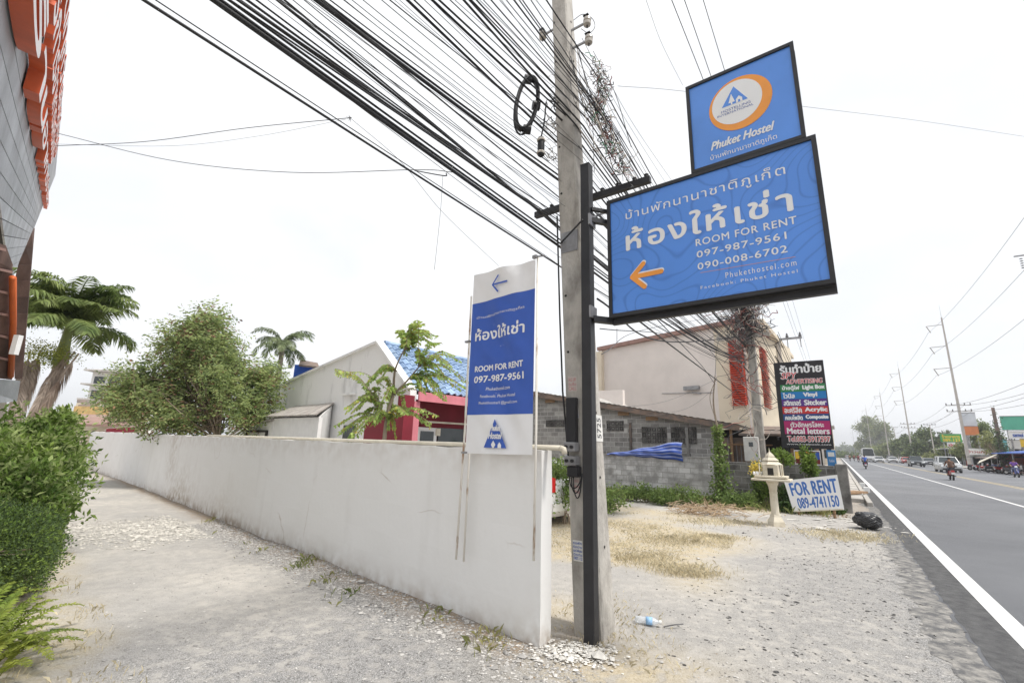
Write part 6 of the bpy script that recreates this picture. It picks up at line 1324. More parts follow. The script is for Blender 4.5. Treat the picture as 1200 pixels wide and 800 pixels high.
stones('gravel', scatter(.3, 9, 2.2, 12, 90000, lambda x, y: np.clip(.12 + .5 * sm(-nro(x, y), 3.6, .8) + .3 * vnoise(x, y, .8, 61), .02, 1) * (nro(x, y) < -.45) * (wside(x, y) > .1) * np.exp(-np.hypot(x - 2, y - 2) / 6)), .0075, M['stone'], 'loose gravel on the pale dirt between pole and road')
M['tarbit'] = mat('asphalt_crumb', (.07, .068, .066), .95, .3, 20)
stones('asphalt_crumbs', scatter(.8, 8, 2.2, 11, 14000, lambda x, y: np.clip(.1 + .9 * vnoise(x, y, .45, 63) + .35 * sm(-nro(x, y), 3.6, .6), 0, 1) * (nro(x, y) < -.35) * (wside(x, y) > .6) * np.exp(-((nro(x, y) + 1.4) / 1.8) ** 2)), .011, M['tarbit'], 'dark crumbs of asphalt scattered over the dirt shoulder', .5)
M['rubble2'] = mat('dusty_rubble', (.5, .475, .43), .95, .2, 20, island=.25)
rb = scatter(-9.5, -3.0, 7.0, 11.5, 34000, lambda x, y: sm(.25 - np.abs(vnoise(x, y, .3, 71)) * .3 + .45 * np.exp(-((x + 6.1) / 1.9) ** 2 - ((y - 8.8) / 1.5) ** 2), .3, .62) * (wside(x, y) < -.6) * (wside(x, y) > -4.0)); stones('broken_rubble', rb, .022, M['rubble2'], 'broken white rubble filling a strip of the driveway', .45)
pr_ = np.stack([rng.normal(.62, .16, 900), rng.normal(4.13, .1, 900), np.zeros(900)], 1); pr_[:, 2] = gz(pr_[:, 0], pr_[:, 1]) + rng.random(900) * .02; stones('broken_plaster', pr_, .012, M['rubble'], 'heap of broken white plaster at the foot of wall and pole')
dl = scatter(-5, 2.2, 3.3, 8, 2200, lambda x, y: (np.exp(-((wside(x, y) + .35) / .25) ** 2) * (wside(x, y) < 0) + .8 * np.exp(-((x - 1) / .5) ** 2 - ((y - 4.0) / .45) ** 2)) * .8)
M['deadleaf'] = leafmat('dead_leaf', (.25, .15, .07), (.48, .34, .2), .1); o = leafmesh('fallen_leaves', dl + Z * .012, rng.normal(size=dl.shape) * np.array([1, 1, .15]), .022, .4, M['deadleaf']); tag(o, 'fallen brown leaves and twigs scattered by the wall and pole', kind='stuff')
lp_ = scatter(5.4, 9.5, 9.6, 14.5, 1500, lambda x, y: np.exp(-((lotd(x, y) - 1.6) / .5) ** 2)); o = leafmesh('fallen_leaves', lp_ + Z * .015, rng.normal(size=lp_.shape) * np.array([1, 1, .2]), .07, .5, M['deadleaf']); tag(o, 'brown litter on the ground around the spirit house', kind='stuff')
pc_ = scatter(6.3, 9.3, 10.6, 13.2, 90, lambda x, y: np.ones_like(x)); stones('paper_scraps', pc_ + Z * .01, .05, M['rubble'], 'pale scraps of litter before the tilted board', .25)
# ------------------------------------------------------------------ vehicles (local: x right, y forward, z up; root on the ground)
def paint(nm, c): return mat(nm, c, .3, .02, 2, coat=.6, spec=.5)
M['lens'] = mat('headlamp_lens', (.7, .72, .74), .1, .05, spec=.8); M['tail'] = mat('tail_lamp', (.5, .02, .02), .2, .1); M['trim'] = mat('black_trim', (.03, .03, .03), .6, .1); M['plate'] = mat('number_plate', (.7, .7, .68), .5, .03)
def car(kind, pm, label, group=None, grp_name='parked_car'):
    r_ = empty(grp_name, (0, 0, 0), label, 'car' if kind != 'bus' else 'van', group)
    if kind == 'suv': L, Wd, H, hood, belt, gc = 4.7, 1.85, 1.75, 1.08, 1.1, .24
    elif kind == 'sedan': L, Wd, H, hood, belt, gc = 4.5, 1.74, 1.46, .9, .93, .18
    elif kind == 'pickup': L, Wd, H, hood, belt, gc = 5.1, 1.82, 1.72, 1.06, 1.08, .26
    else: L, Wd, H, hood, belt, gc = 9.0, 2.45, 3.3, 1.35, 1.5, .3
    f, b_ = L / 2, -L / 2
    if kind == 'bus': side = [(b_, gc + .1), (f, gc + .1), (f + .02, .9), (f - .05, belt), (b_, belt)]
    elif kind == 'pickup': side = [(b_, gc + .15), (f - .1, gc), (f, gc + .2), (f - .02, .75), (f - .2, .95), (f - 1.2, hood), (b_, hood)]
    else: side = [(b_ + .08, gc), (f - .1, gc), (f, gc + .15), (f, .6), (f - .12, .78 if kind == 'sedan' else .95), (f - 1.15, hood), (b_ + .1, belt + .02), (b_, .85), (b_, gc + .2)]
    n = len(side); cx, cz = sum(p[0] for p in side) / n, sum(p[1] for p in side) / n; V = []
    for xx, sc in ((-Wd / 2, .93), (-Wd / 2 + .1, 1.0), (Wd / 2 - .1, 1.0), (Wd / 2, .93)):
        V += [(xx if abs(xx) < Wd / 2 - .05 else xx, cx + (p[0] - cx) * (sc * .5 + .5 if sc < 1 else 1), cz + (p[1] - cz) * sc) for p in side]
    Fs = [(k * n + i, k * n + (i + 1) % n, (k + 1) * n + (i + 1) % n, (k + 1) * n + i) for k in range(3) for i in range(n)] + [tuple(range(n)), tuple(range(3 * n, 4 * n))[::-1]]
    MB().add(V, Fs).build('body', pm, r_, bev=.03, smooth=30)
    # greenhouse: windscreen base y, roof front y, roof rear y, rear base y
    if kind == 'suv': g_ = (f - 1.15, f - 1.75, b_ + .45, b_ + .12)
    elif kind == 'sedan': g_ = (f - 1.1, f - 1.85, b_ + 1.15, b_ + .5)
    elif kind == 'pickup': g_ = (f - 1.25, f - 1.85, f - 3.05, f - 3.3)
    else: g_ = (f - .05, f - .45, b_ + .1, b_)
    w0, w1 = Wd / 2 - .06, Wd / 2 - .24; zb = belt - .06
    V = [(-w0, g_[3], zb), (w0, g_[3], zb), (w0, g_[0], zb), (-w0, g_[0], zb), (-w1, g_[2], H - .06), (w1, g_[2], H - .06), (w1, g_[1], H - .06), (-w1, g_[1], H - .06)]
    MB().hexa(V).build('window_glass', M['glass'], r_)
    MB().hexa([(-w1 - .03, g_[2] - .05, H - .08), (w1 + .03, g_[2] - .05, H - .08), (w1 + .03, g_[1] + .05, H - .08), (-w1 - .03, g_[1] + .05, H - .08), (-w1 + .08, g_[2] + .1, H), (w1 - .08, g_[2] + .1, H), (w1 - .08, g_[1] - .1, H), (-w1 + .08, g_[1] - .1, H)]).build('roof', pm, r_)
    for sx in (-1, 1):
        for (ya, yb2) in ((g_[0], g_[1]), (g_[3], g_[2])): MB().bar((sx * (w0 + .005), ya, zb), (sx * (w1 + .01), yb2, H - .05), .06, .06).build('pillar', pm, r_)
        ym = (g_[1] + g_[2]) / 2; MB().bar((sx * (w0 + .005), ym, zb), (sx * (w1 + .01), ym, H - .05), .05, .05).build('pillar', M['trim'], r_)
        hl = MB().obox((sx * (Wd / 2 - .26), f - .06, .72 if kind != 'bus' else .85), .38, .16, .17, tx=.85, ty=.6).build('headlight', M['lens'], r_)
        MB().obox((sx * (Wd / 2 - .14), b_ + .05, .85 if kind != 'bus' else 1.1), .22, .14, .3).build('tail_light', M['tail'], r_)
        MB().obox((sx * (Wd / 2 + .09), g_[0] - .35, belt + .06), .17, .12, .13).build('mirror', pm, r_)
        for yw in (f - .85, b_ + .85):
            rr = .33 if kind == 'sedan' else .37; x_ = sx * (Wd / 2 - .11)
            w_ = MB().tube([(x_ - .11, yw, rr), (x_ - .09, yw, rr), (x_ + .09, yw, rr), (x_ + .11, yw, rr)], [rr - .03, rr, rr, rr - .03], 18).build('wheel', M['rubber'], r_, smooth=40)
            xo = x_ + sx * .105; MB().tube([(xo, yw, rr), (xo + sx * .015, yw, rr)], [rr * .62, rr * .5], 14).build('rim', M['chrome'], w_)
            MB().obox((x_ - sx * .02, yw, rr + .06), .2, rr * 2.35, rr * 1.5, tx=.9, ty=.7).build('wheel_arch', M['trim'], r_)
    MB().obox((0, f - .0, .68 if kind != 'bus' else .8), Wd * .46, .07, .16).build('grille', M['trim'], r_); MB().obox((0, f + .01, .38), Wd * .82, .1, .16).build('bumper', M['trim'], r_)
    MB().obox((0, f + .065, .5), .34, .01, .12).build('number_plate', M['plate'], r_); MB().obox((0, b_ - .0, .62), .34, .06, .12).build('number_plate', M['plate'], r_); MB().obox((0, b_ - .0, .4), Wd * .85, .1, .16).build('bumper', M['trim'] if kind == 'pickup' else pm, r_)
    if kind == 'pickup':
        MB().obox((0, b_ + .95, hood - .05), Wd - .25, 1.55, .16).build('load_bed', M['trim'], r_)
    if kind == 'bus': MB().obox((0, f - .03, 2.2), Wd * .84, .06, 1.3).build('windscreen', M['glass'], r_); MB().obox((0, f + .01, 3.02), Wd * .5, .03, .14).build('destination_sign', M['trim'], r_)
    return r_
yaw_away = -math.atan2(DR[0], DR[1]); yaw_toward = yaw_away + math.pi
def put(r_, s_, n_, yaw): r_.location = Vector(rd(s_, n_)); r_.rotation_euler.z = yaw; return r_
bpy.context.view_layer.update()
cars = [('suv', (.42, .43, .44), 9.0, 1110, 'silver grey SUV approaching nearest, just behind the scooter rider', 'approaching_car', 1), ('pickup', (.05, .06, .07), 9.4, 1073, 'dark pickup truck approaching with bright headlights', 'approaching_car', 1), ('sedan', (.75, .75, .76), 9.8, 1046, 'white saloon car approaching behind the dark pickup', 'approaching_car', 0),
        ('sedan', (.5, .05, .04), 11.8, 1062, 'red car partly hidden between the white saloon and the dark pickup', 'parked_car', 0), ('sedan', (.7, .71, .72), 6.6, 1030, 'small white car approaching in front of the white coach, right one of two', 'approaching_car', 0), ('pickup', (.45, .46, .47), 5.0, 1014, 'silver pickup in front of the white coach, left one of two', 'approaching_car', 0), ('bus', (.75, .76, .76), 4.9, 1020, 'tall white coach with dark windscreen far up the road', 'coach', 1),
        ('sedan', (.2, .2, .22), 13.2, 1088, 'dark grey car parked at the far kerb behind the pickup', 'parked_car', 1)]
for kind, c, n_, x_, lab, nm, tw_d in cars:
    s_ = along(n_, x_, .8); 
    if kind == 'bus': s_ += 10
    put(car(kind, paint('car_paint', c), lab, grp_name=nm), s_, n_, yaw_toward if nm in ('approaching_car', 'coach', 'parked_car') else yaw_away)
for k, (n_, s_) in enumerate(((6.0, 210), (9.5, 260), (5.9, 300), (12.6, 150), (12.8, 190), (2.2, 240))):
    put(car('sedan' if k % 2 else 'suv', paint('car_paint', [(.7, .7, .7), (.1, .1, .11), (.4, .4, .42)][k % 3]), ['pale', 'dark', 'grey', 'white', 'black', 'silver'][k] + ' car in the distance towards the end of the road, lane ' + str(int(n_)), grp_name='distant_car'), s_, n_, yaw_toward if n_ > 8 else yaw_away)
# white car behind the wall, only its rear corner shows
wc = car('sedan', paint('car_paint_white', (.78, .78, .78)), 'white parked car behind the white wall, rear corner with red lamp showing beside the pole'); 
qc = G(661, 622); wc.rotation_euler.z = math.atan2(-DW[1], -DW[0]) + math.pi / 2 * -1 + math.pi; 
fw_ = np.array([DW[0], DW[1], 0]); wc.rotation_euler.z = math.atan2(-fw_[0], fw_[1]); wc.location = Vector(qc + fw_ * 2.62 + NW * .8); wc.location.z = 0

# ------------------------------------------------------------------ people and scooters
def skinned(name, chain, radii, edges, m, parent, lvl=1):
    me = bpy.data.meshes.new(name); me.from_pydata([tuple(map(float, p)) for p in chain], edges, []); o = bpy.data.objects.new(name, me); COL.objects.link(o)
    sk = o.modifiers.new('s', 'SKIN'); 
    for i, r_ in enumerate(radii):
        me.skin_vertices[0].data[i].radius = (r_, r_) if np.isscalar(r_) else r_
    me.skin_vertices[0].data[0].use_root = True
    sb = o.modifiers.new('d', 'SUBSURF'); sb.levels = lvl; sb.render_levels = lvl
    bpy.context.view_layer.update(); ev = o.evaluated_get(bpy.context.evaluated_depsgraph_get()); m2 = bpy.data.meshes.new_from_object(ev); bpy.data.objects.remove(o)
    m2.materials.clear(); m2.materials.append(m); m2.polygons.foreach_set('use_smooth', [True] * len(m2.polygons)); m2.name = name
    o = bpy.data.objects.new(name, m2); COL.objects.link(o); o.parent = parent; return o
def rider(shirt, pants, label):
    r_ = empty('person', (0, 0, 0), label, 'person')
    J = dict(pel=(0, -.3, .84), sp=(0, -.27, 1.05), ch=(0, -.2, 1.26), nk=(0, -.16, 1.4), hd=(0, -.13, 1.52), top=(0, -.13, 1.62))
    V = [J['pel'], J['sp'], J['ch'], J['nk'], J['hd'], J['top']]; Rr = [(.15, .12), (.13, .1), (.16, .11), .05, (.08, .095), (.06, .07)]; Ed = [(0, 1), (1, 2), (2, 3), (3, 4), (4, 5)]
    for sx in (-1, 1):
        k = len(V); V += [(sx * .17, -.2, 1.33), (sx * .27, -.05, 1.1), (sx * .27, .22, 1.02), (sx * .27, .3, 1.03)]; Rr += [.06, .045, .035, .03]; Ed += [(2, k), (k, k + 1), (k + 1, k + 2), (k + 2, k + 3)]
        for fi in range(4): V.append((sx * (.235 + .022 * fi), .36, 1.015 + .004 * fi)); Rr.append(.012); Ed.append((k + 3, len(V) - 1))
        V.append((sx * .22, .32, 1.0)); Rr.append(.012); Ed.append((k + 3, len(V) - 1))
        k = len(V); V += [(sx * .12, -.25, .8), (sx * .2, .18, .76), (sx * .17, .12, .38), (sx * .17, .22, .31)]; Rr += [.09, .065, .045, .04]; Ed += [(0, k), (k, k + 1), (k + 1, k + 2), (k + 2, k + 3)]
    skinned('body', V, Rr, Ed, M['skin'], r_)
    V = [J['pel'], J['sp'], J['ch'], (0, -.165, 1.38)]; Rr = [(.165, .135), (.15, .12), (.18, .13), .08]; Ed = [(0, 1), (1, 2), (2, 3)]
    for sx in (-1, 1): k = len(V); V += [(sx * .17, -.2, 1.33), (sx * .25, -.09, 1.16)]; Rr += [.08, .062]; Ed += [(2, k), (k, k + 1)]
    skinned('shirt', V, Rr, Ed, shirt, r_)
    V = [(0, -.3, .85)]; Rr = [.15]; Ed = []
    for sx in (-1, 1): k = len(V); V += [(sx * .12, -.25, .81), (sx * .2, .18, .765), (sx * .175, .13, .45)]; Rr += [.105, .082, .06]; Ed += [(0, k), (k, k + 1), (k + 1, k + 2)]
    skinned('trousers', V, Rr, Ed, pants, r_)
    MB().lathe([(.02, .09), (.07, .085), (.1, .05), (.108, 0), (.1, -.045), (.06, -.07), (.02, -.075)], (0, -.14, 1.585), 14).build('hair', M['hair'], r_, smooth=True)
    MB().lathe([(.012, -.02), (.016, 0), (.006, .03)], (0, -.035, 1.55), 6).build('nose', M['skin'], r_)
    for sx in (-1, 1): MB().lathe([(.008, -.006), (.012, 0), (.008, .006)], (sx * .035, -.045, 1.585), 6).build('eye', M['hair'], r_); MB().lathe([(.01, -.03), (.018, 0), (.01, .03)], (sx * .095, -.14, 1.56), 6).build('ear', M['skin'], r_)
    return r_
def scooter(pm, label, group=None, name='scooter'):
    r_ = empty(name, (0, 0, 0), label, 'scooter', group)
    for yw in (-.62, .62):
        w_ = MB().tube([(-.05, yw, .26), (-.035, yw, .26), (.035, yw, .26), (.05, yw, .26)], [.2, .265, .265, .2], 16).build('wheel', M['rubber'], r_, smooth=40); MB().cyl((-.055, yw, .26), (.055, yw, .26), .14, seg=10).build('rim', M['chrome'], w_)
    MB().hexa([(-.13, -.85, .5), (.13, -.85, .5), (.12, -.1, .32), (-.12, -.1, .32), (-.09, -.88, .72), (.09, -.88, .72), (.13, -.15, .7), (-.13, -.15, .7)]).build('rear_body', pm, r_, bev=.03)
    MB().hexa([(-.12, -.8, .71), (.12, -.8, .71), (.11, .0, .69), (-.11, .0, .69), (-.1, -.78, .79), (.1, -.78, .79), (.08, -.03, .76), (-.08, -.03, .76)]).build('seat', M['trim'], r_, bev=.02)
    MB().obox((0, .12, .32), .3, .5, .08).build('footboard', M['trim'], r_, bev=.02)
    MB().hexa([(-.17, .3, .3), (.17, .3, .3), (.12, .42, .3), (-.12, .42, .3), (-.13, .3, .92), (.13, .3, .92), (.08, .42, .95), (-.08, .42, .95)]).build('leg_shield', pm, r_, bev=.03)
    MB().tube([(-.3, .25, 1.0), (-.12, .34, 1.03), (.12, .34, 1.03), (.3, .25, 1.0)], .02, 8).build('handlebar', M['trim'], r_); MB().obox((0, .4, .98), .2, .14, .16, tx=.7, ty=.6).build('headlight', M['lens'], r_)
    MB().bar((0, .36, .85), (0, .6, .28), .07).build('fork', M['steel'], r_); MB().tube([(0, .38, .38), (0, .62, .55), (0, .86, .4)], [.05, .07, .04], 8).build('front_mudguard', pm, r_)
    MB().obox((0, -.88, .66), .16, .05, .09).build('tail_light', M['tail'], r_); MB().obox((0, -.92, .5), .2, .02, .16).build('number_plate', M['plate'], r_); MB().cyl((.13, -.75, .32), (.13, -.2, .3), .05).build('exhaust', M['steel'], r_)
    for sx in (-1, 1): MB().tube([(sx * .22, .28, 1.01), (sx * .27, .27, 1.15)], .008, 5).build('mirror_stem', M['trim'], r_); MB().obox((sx * .28, .27, 1.19), .1, .02, .07).build('mirror', M['trim'], r_)
    return r_
s1, s2 = along(5.6, 1114, .6), along(12.3, 1190, .6)
pr1 = paint('scooter_red', (.35, .03, .03)); pr2 = paint('scooter_blue', (.05, .07, .25)); pr3 = paint('scooter_dark', (.05, .05, .06)); pr4 = paint('scooter_white', (.6, .6, .6))
put(scooter(pr1, 'red scooter ridden away up the lane in front of the silver SUV'), s1, 5.6, yaw_away); put(rider(mat('brown_shirt', (.12, .07, .05), .9), mat('dark_trousers', (.04, .04, .05), .9), 'person in brown shirt riding the red scooter away from the camera'), s1, 5.6, yaw_away)
put(scooter(pr2, 'dark blue scooter with headlamp coming along the far lane at the right edge'), s2, 12.3, yaw_toward); put(rider(mat('purple_shirt', (.22, .1, .42), .9), mat('blue_trousers', (.05, .06, .12), .9), 'person in purple shirt riding the dark blue scooter at the right edge'), s2, 12.3, yaw_toward)
for k, (xx_, nn_) in enumerate(((1014, 1.4), (1006, 2.6), (996, 1.2))):
    sq = along(nn_, xx_, .6); put(scooter([pr2, pr1, pr3][k], ['blue', 'red', 'dark'][k] + ' scooter in the distant near-lane traffic, ' + ['rightmost', 'middle', 'leftmost'][k]), sq, nn_, yaw_away); put(rider(M['navy'] if k == 0 else M['pinkred'] if k == 1 else M['wood'], M['trim'], 'person in ' + ['blue', 'crimson', 'brown'][k] + ' shirt riding in the distant near-lane traffic'), sq, nn_, yaw_away)
s3 = along(2.3, 1001, .6); put(scooter(pr3, 'dark scooter far up the near lane by the kerb'), s3, 2.3, yaw_away); put(rider(mat('red_shirt', (.25, .06, .06), .9), mat('black_trousers', (.03, .03, .03), .9), 'person in dull red shirt on the far scooter near the kerb'), s3, 2.3, yaw_away)
for k in range(10):
    sc_ = scooter([pr3, pr4, pr1, pr2][k % 4], ['black', 'white', 'red', 'blue', 'second black', 'second white', 'second red', 'second blue', 'third black', 'third white'][k] + ' scooter parked in the row before the market stall', 'scooters parked by the stall', 'parked_scooter'); sc_.location = Vector(rd(along(14.9 if k % 2 else 14.4, 1143 + k * 5.6, .4), 14.9 if k % 2 else 14.4, .0 if k % 2 == 0 else .0)); sc_.rotation_euler.z = yaw_away - 1.2 + random.uniform(-.3, .3)

# ------------------------------------------------------------------ far side of the road
M['farpole'] = mat('far_pole', (.5, .47, .44), .9, .12, 1)
def bigpole(n_, x_, ytop, label, arms=True, group=None):
    s_ = along(n_, x_, .0); c = rd(s_, n_); xt = None
    # height so the top reaches ytop
    lo, hi = 3, 40
    for _ in range(40):
        m_ = (lo + hi) / 2; q = c + Z * m_ - CAM; yy = 400 - F * (q @ uv_) / (q @ fv); (lo, hi) = (m_, hi) if yy > ytop else (lo, m_)
    H = lo; r_ = empty('power_pole', c, label, 'pole', group); w0 = .42; 
    MB().obox(c + Z * H / 2, w0, w0, H, NR, DR, tx=.45, ty=.45).build('shaft', M['farpole'], r_)
    if arms:
        for k, z in enumerate((.95, .80, .65)):
            MB().bar(c + Z * H * z, c + Z * (H * z) - NR * 2.3 - Z * .1, .1).build('arm', M['concrete_far'], r_)
            MB().tube([c + Z * (H * z - .15) - NR * 2.2, c + Z * (H * z - 1.3) - NR * 2.0 + NR * .25], .08, 6).build('insulator', M['concrete_far'], r_)
        MB().tube([c + Z * H, c + Z * (H * 1.09)], [.03, .01], 5).build('lightning_rod', M['steel'], r_)
    for z in (.40, .36):
        MB().bar(c + Z * H * z - NR * 1.6, c + Z * H * z + NR * 1.6, .12).build('crossarm', M['concrete_far'], r_)
        for t in (-1.5, -.8, .8, 1.5): MB().lathe([(.04, 0), (.1, .05), (.06, .2), (.1, .3), (.03, .4)], c + Z * H * z + NR * t, 6).build('insulator', M['cablegrey'], r_)
    return c, H
poles = []
for k, (x_, yt) in enumerate(((1137, 372), (1071, 432), (1043, 460), (1023, 478), (1011, 490), (1003, 500))):
    poles.append(bigpole(16.5, x_, yt, ['nearest tall power pole on the far side of the road, arms pointing left', 'second tall power pole on the far side of the road', 'third tall power pole, before the round green tree', 'fourth tall power pole beside the round tree', 'fifth tall power pole far up the road', 'farthest tall power pole up the road'][k]))
c0, H0 = poles[0]; c1_, H1 = poles[1]; prev = c0 - (c1_ - c0)
seq = [(prev, H0)] + poles
for i in range(len(seq) - 1):
    (a_, Ha), (b_, Hb) = seq[i], seq[i + 1]
    for z, off, wn in ((.95, -2.1, 'top arm wire'), (.80, -2.1, 'middle arm wire'), (.65, -2.1, 'lowest arm wire'), (.40, -1.5, 'upper crossarm left wire'), (.40, .8, 'upper crossarm right wire'), (.36, -.8, 'lower crossarm left wire'), (.36, 1.5, 'lower crossarm right wire')):
        L = np.linalg.norm(b_ - a_); drop = 1.3 if z > .5 else 0
        tag(MB().tube(span(a_ + Z * (Ha * z - drop) + NR * off, b_ + Z * (Hb * z - drop) + NR * off, L * .018, 14), .022, 4, cap=False).build('power_line', M['cablegrey']), 'far power line, ' + wn + ', ' + ['right edge to nearest pole', 'nearest to second pole', 'second to third pole', 'third to fourth pole', 'fourth to fifth pole', 'fifth to farthest pole'][i], 'cable', 'power lines on the far side')
q0 = at(1193, 300, 28); hi_ = empty('line_insulator', q0, 'string insulator and bracket of a power line at the right edge of the sky', 'insulator')
MB().bar(q0 + NR * .6, q0 - NR * .2, .08).build('bracket', M['steel'], hi_)
for k in range(5): MB().lathe([(.03, 0), (.1, .03), (.03, .07)], q0 - Z * (.25 + k * .16) + NR * .1, 8).build('disc', M['cablegrey'], hi_)
# T-shaped pole and street lamps on this side
def lamp(x_, yb_, n_, ytop, xa, ya, label):
    s_ = along(n_, x_, 2); c = rd(s_, n_); D_ = c[1]; top = at(x_, ytop, D_); H = top[2]; r_ = empty('street_lamp', c, label, 'street lamp')
    MB().cyl(c, c + Z * H, .1, .06, 8).build('pole', M['steel'], r_); e_ = c + Z * (H + .55) + NR * 3.0; MB().tube(spline([c + Z * H, c + Z * (H + .4) + NR * 1.2, e_], 8), .05, 6).build('arm', M['steel'], r_)
    MB().obox(e_ + NR * .35, .8, .28, .14, NR, DR).build('lamp_head', M['concrete_far'], r_)
lamp(966, 540, -2.2, 440, 1000, 433, 'nearest street lamp with long arm, rising behind the sign shop board'); lamp(974, 540, -2.2, 478, 1000, 471, 'second street lamp up the left side'); lamp(977, 540, -2.2, 490, 996, 488, 'third, farthest street lamp up the left side')
def tpole(x_, n_, ytop, label, s_=None):
    s_ = along(n_, x_, 3) if s_ is None else s_; c = rd(s_, n_); lo, hi = 3, 30
    for _ in range(40):
        m_ = (lo + hi) / 2; q = c + Z * m_ - CAM; yy = 400 - F * (q @ uv_) / (q @ fv); (lo, hi) = (m_, hi) if yy > ytop else (lo, m_)
    r_ = empty('power_pole', c, label, 'pole'); MB().obox(c + Z * lo / 2, .3, .3, lo, NR, DR, tx=.6, ty=.6).build('shaft', M['farpole'], r_); MB().bar(c + Z * (lo - .1) - NR * 1.3, c + Z * (lo - .1) + NR * 1.3, .12).build('crossarm', M['steel'], r_)
    for t in (-1.2, -.5, .5, 1.2): MB().lathe([(.04, 0), (.1, .05), (.04, .3)], c + Z * (lo - .05) + NR * t, 6).build('insulator', M['cablegrey'], r_); MB().tube([c + Z * (lo - .1) + NR * t, c + Z * (lo - .7) + NR * t], .03, 4).build('hanger', M['steel'], r_)
    return c, lo
cT, hT_ = tpole(934, -3.6, 396, 'slim pole with a crossarm showing above the sign shop board', 26)
tpole(952, -3.0, 455, 'smaller far pole right of the sign shop board', 75); tpole(1052, 20, 500, 'short dark pole behind the trees on the far side'); tpole(1095, 21, 497, 'short pole beside the green shop sign')

# trees of the far side
M['leaf_f1'] = leafmat('far_tree_leaf', (.15, .2, .09), (.26, .31, .13), .4); M['leaf_f2'] = leafmat('far_tree_dark', (.08, .12, .06), (.15, .19, .09), .35); M['leaf_f3'] = leafmat('far_tree_yellow', (.24, .27, .1), (.36, .38, .16), .4)
def ftree(x_, y_, D_, rx, rz, lab, mm, n_=9000, ls=.5, seedv=1, extra=(), nn=21):
    D2 = max(D_ * .6, rd(along(nn, x_, 2), nn)[1]) if x_ > 995 else D_; k_ = D2 / D_; ls = ls * k_; rx, rz = rx * k_, rz * k_; D_ = D2
    c = at(x_, y_, D_); cr_ = [(c, (rx, rx, rz))] + [(at(a, b__, D_), (r1 * k_, r1 * k_, r2 * k_)) for a, b__, r1, r2 in extra]
    clumptree('roadside_tree', lab, 'tree', c * np.array([1, 1, 0]), cr_, 40, n_, ls, mm, .3, 'blob', cl_r=rx * .3, wr=.6, seedv=seedv, droop=.1)
ftree(1023, 512, 150, 6.0, 6.0, 'tall rounded yellow-green tree at the bend of the road', ['leaf_f1', 'leaf_f3'], 12000, .55, 1, [(1021, 500, 3.2, 3.6), (1032, 524, 4, 2.6)])
ftree(1003, 530, 190, 6, 2.4, 'low green tree mass left of the tall rounded tree', ['leaf_f1', 'leaf_f2'], 8000, 1, 2, [(993, 532, 6, 2.5)]); ftree(1045, 531, 120, 3.6, 2.2, 'light green bushes between the tall tree and the dark one', ['leaf_f1', 'leaf_f3'], 8000, .6, 3)
ftree(1066, 522, 105, 3.4, 2.2, 'grey-green tree behind the white saloon car', ['leaf_f1', 'leaf_f2'], 8000, .5, 4); ftree(1092, 521, 85, 3.7, 3.4, 'dark rounded tree behind the dark pickup', ['leaf_f2', 'leaf_f2', 'leaf_f1'], 14000, .45, 5, [(1083, 535, 3, 2), (1105, 528, 2.5, 2.5)])
ftree(1096, 540, 70, 1.8, .9, 'yellow-green low shrub behind the pickup', ['leaf_f3'], 3500, .3, 6); ftree(1112, 533, 66, 1.6, 1.0, 'small light green tree left of the nearest power pole', ['leaf_f3', 'leaf_f1'], 3500, .3, 7)
ftree(1152, 515, 62, 1.3, 1.8, 'slim conical green tree right of the power pole', ['leaf_f1'], 3500, .25, 8, [(1152, 503, .8, 1.3)]); ftree(1143, 528, 58, 2.2, .8, 'leafy green branches over the market stall, left part', ['leaf_f3', 'leaf_f1'], 3500, .25, 9); ftree(1164, 520, 58, 1.5, 1.5, 'sparse yellowish tree beside the dark pole', ['leaf_f3'], 1500, .25, 10)
ftree(985, 538, 240, 8, 2.5, 'far low trees at the vanishing end of the road', ['leaf_f2', 'leaf_f1'], 5000, 1.2, 11)
tl_ = [rd(s_, 40 + 6 * math.sin(s_ * .2), 2.2) for s_ in range(260, 900, 9)]; C_ = np.vstack([c + rng.normal(size=(350, 3)) * np.array([4, 4, 1.3]) for c in tl_]); o = leafmesh('treeline', C_, rng.normal(size=C_.shape), 1.3, .7, M['leaf_f2']); tag(o, 'distant belt of trees closing the horizon on the far side', 'trees', kind='stuff')
tl_ = [rd(s_, -26 + 5 * math.sin(s_ * .2), 2.0) for s_ in range(150, 900, 9)]; C_ = np.vstack([c + rng.normal(size=(350, 3)) * np.array([4, 4, 1.6]) for c in tl_]); o = leafmesh('treeline', C_, rng.normal(size=C_.shape), 1.3, .7, M['leaf_f2']); tag(o, 'distant belt of trees closing the horizon on the near side', 'trees', kind='stuff')
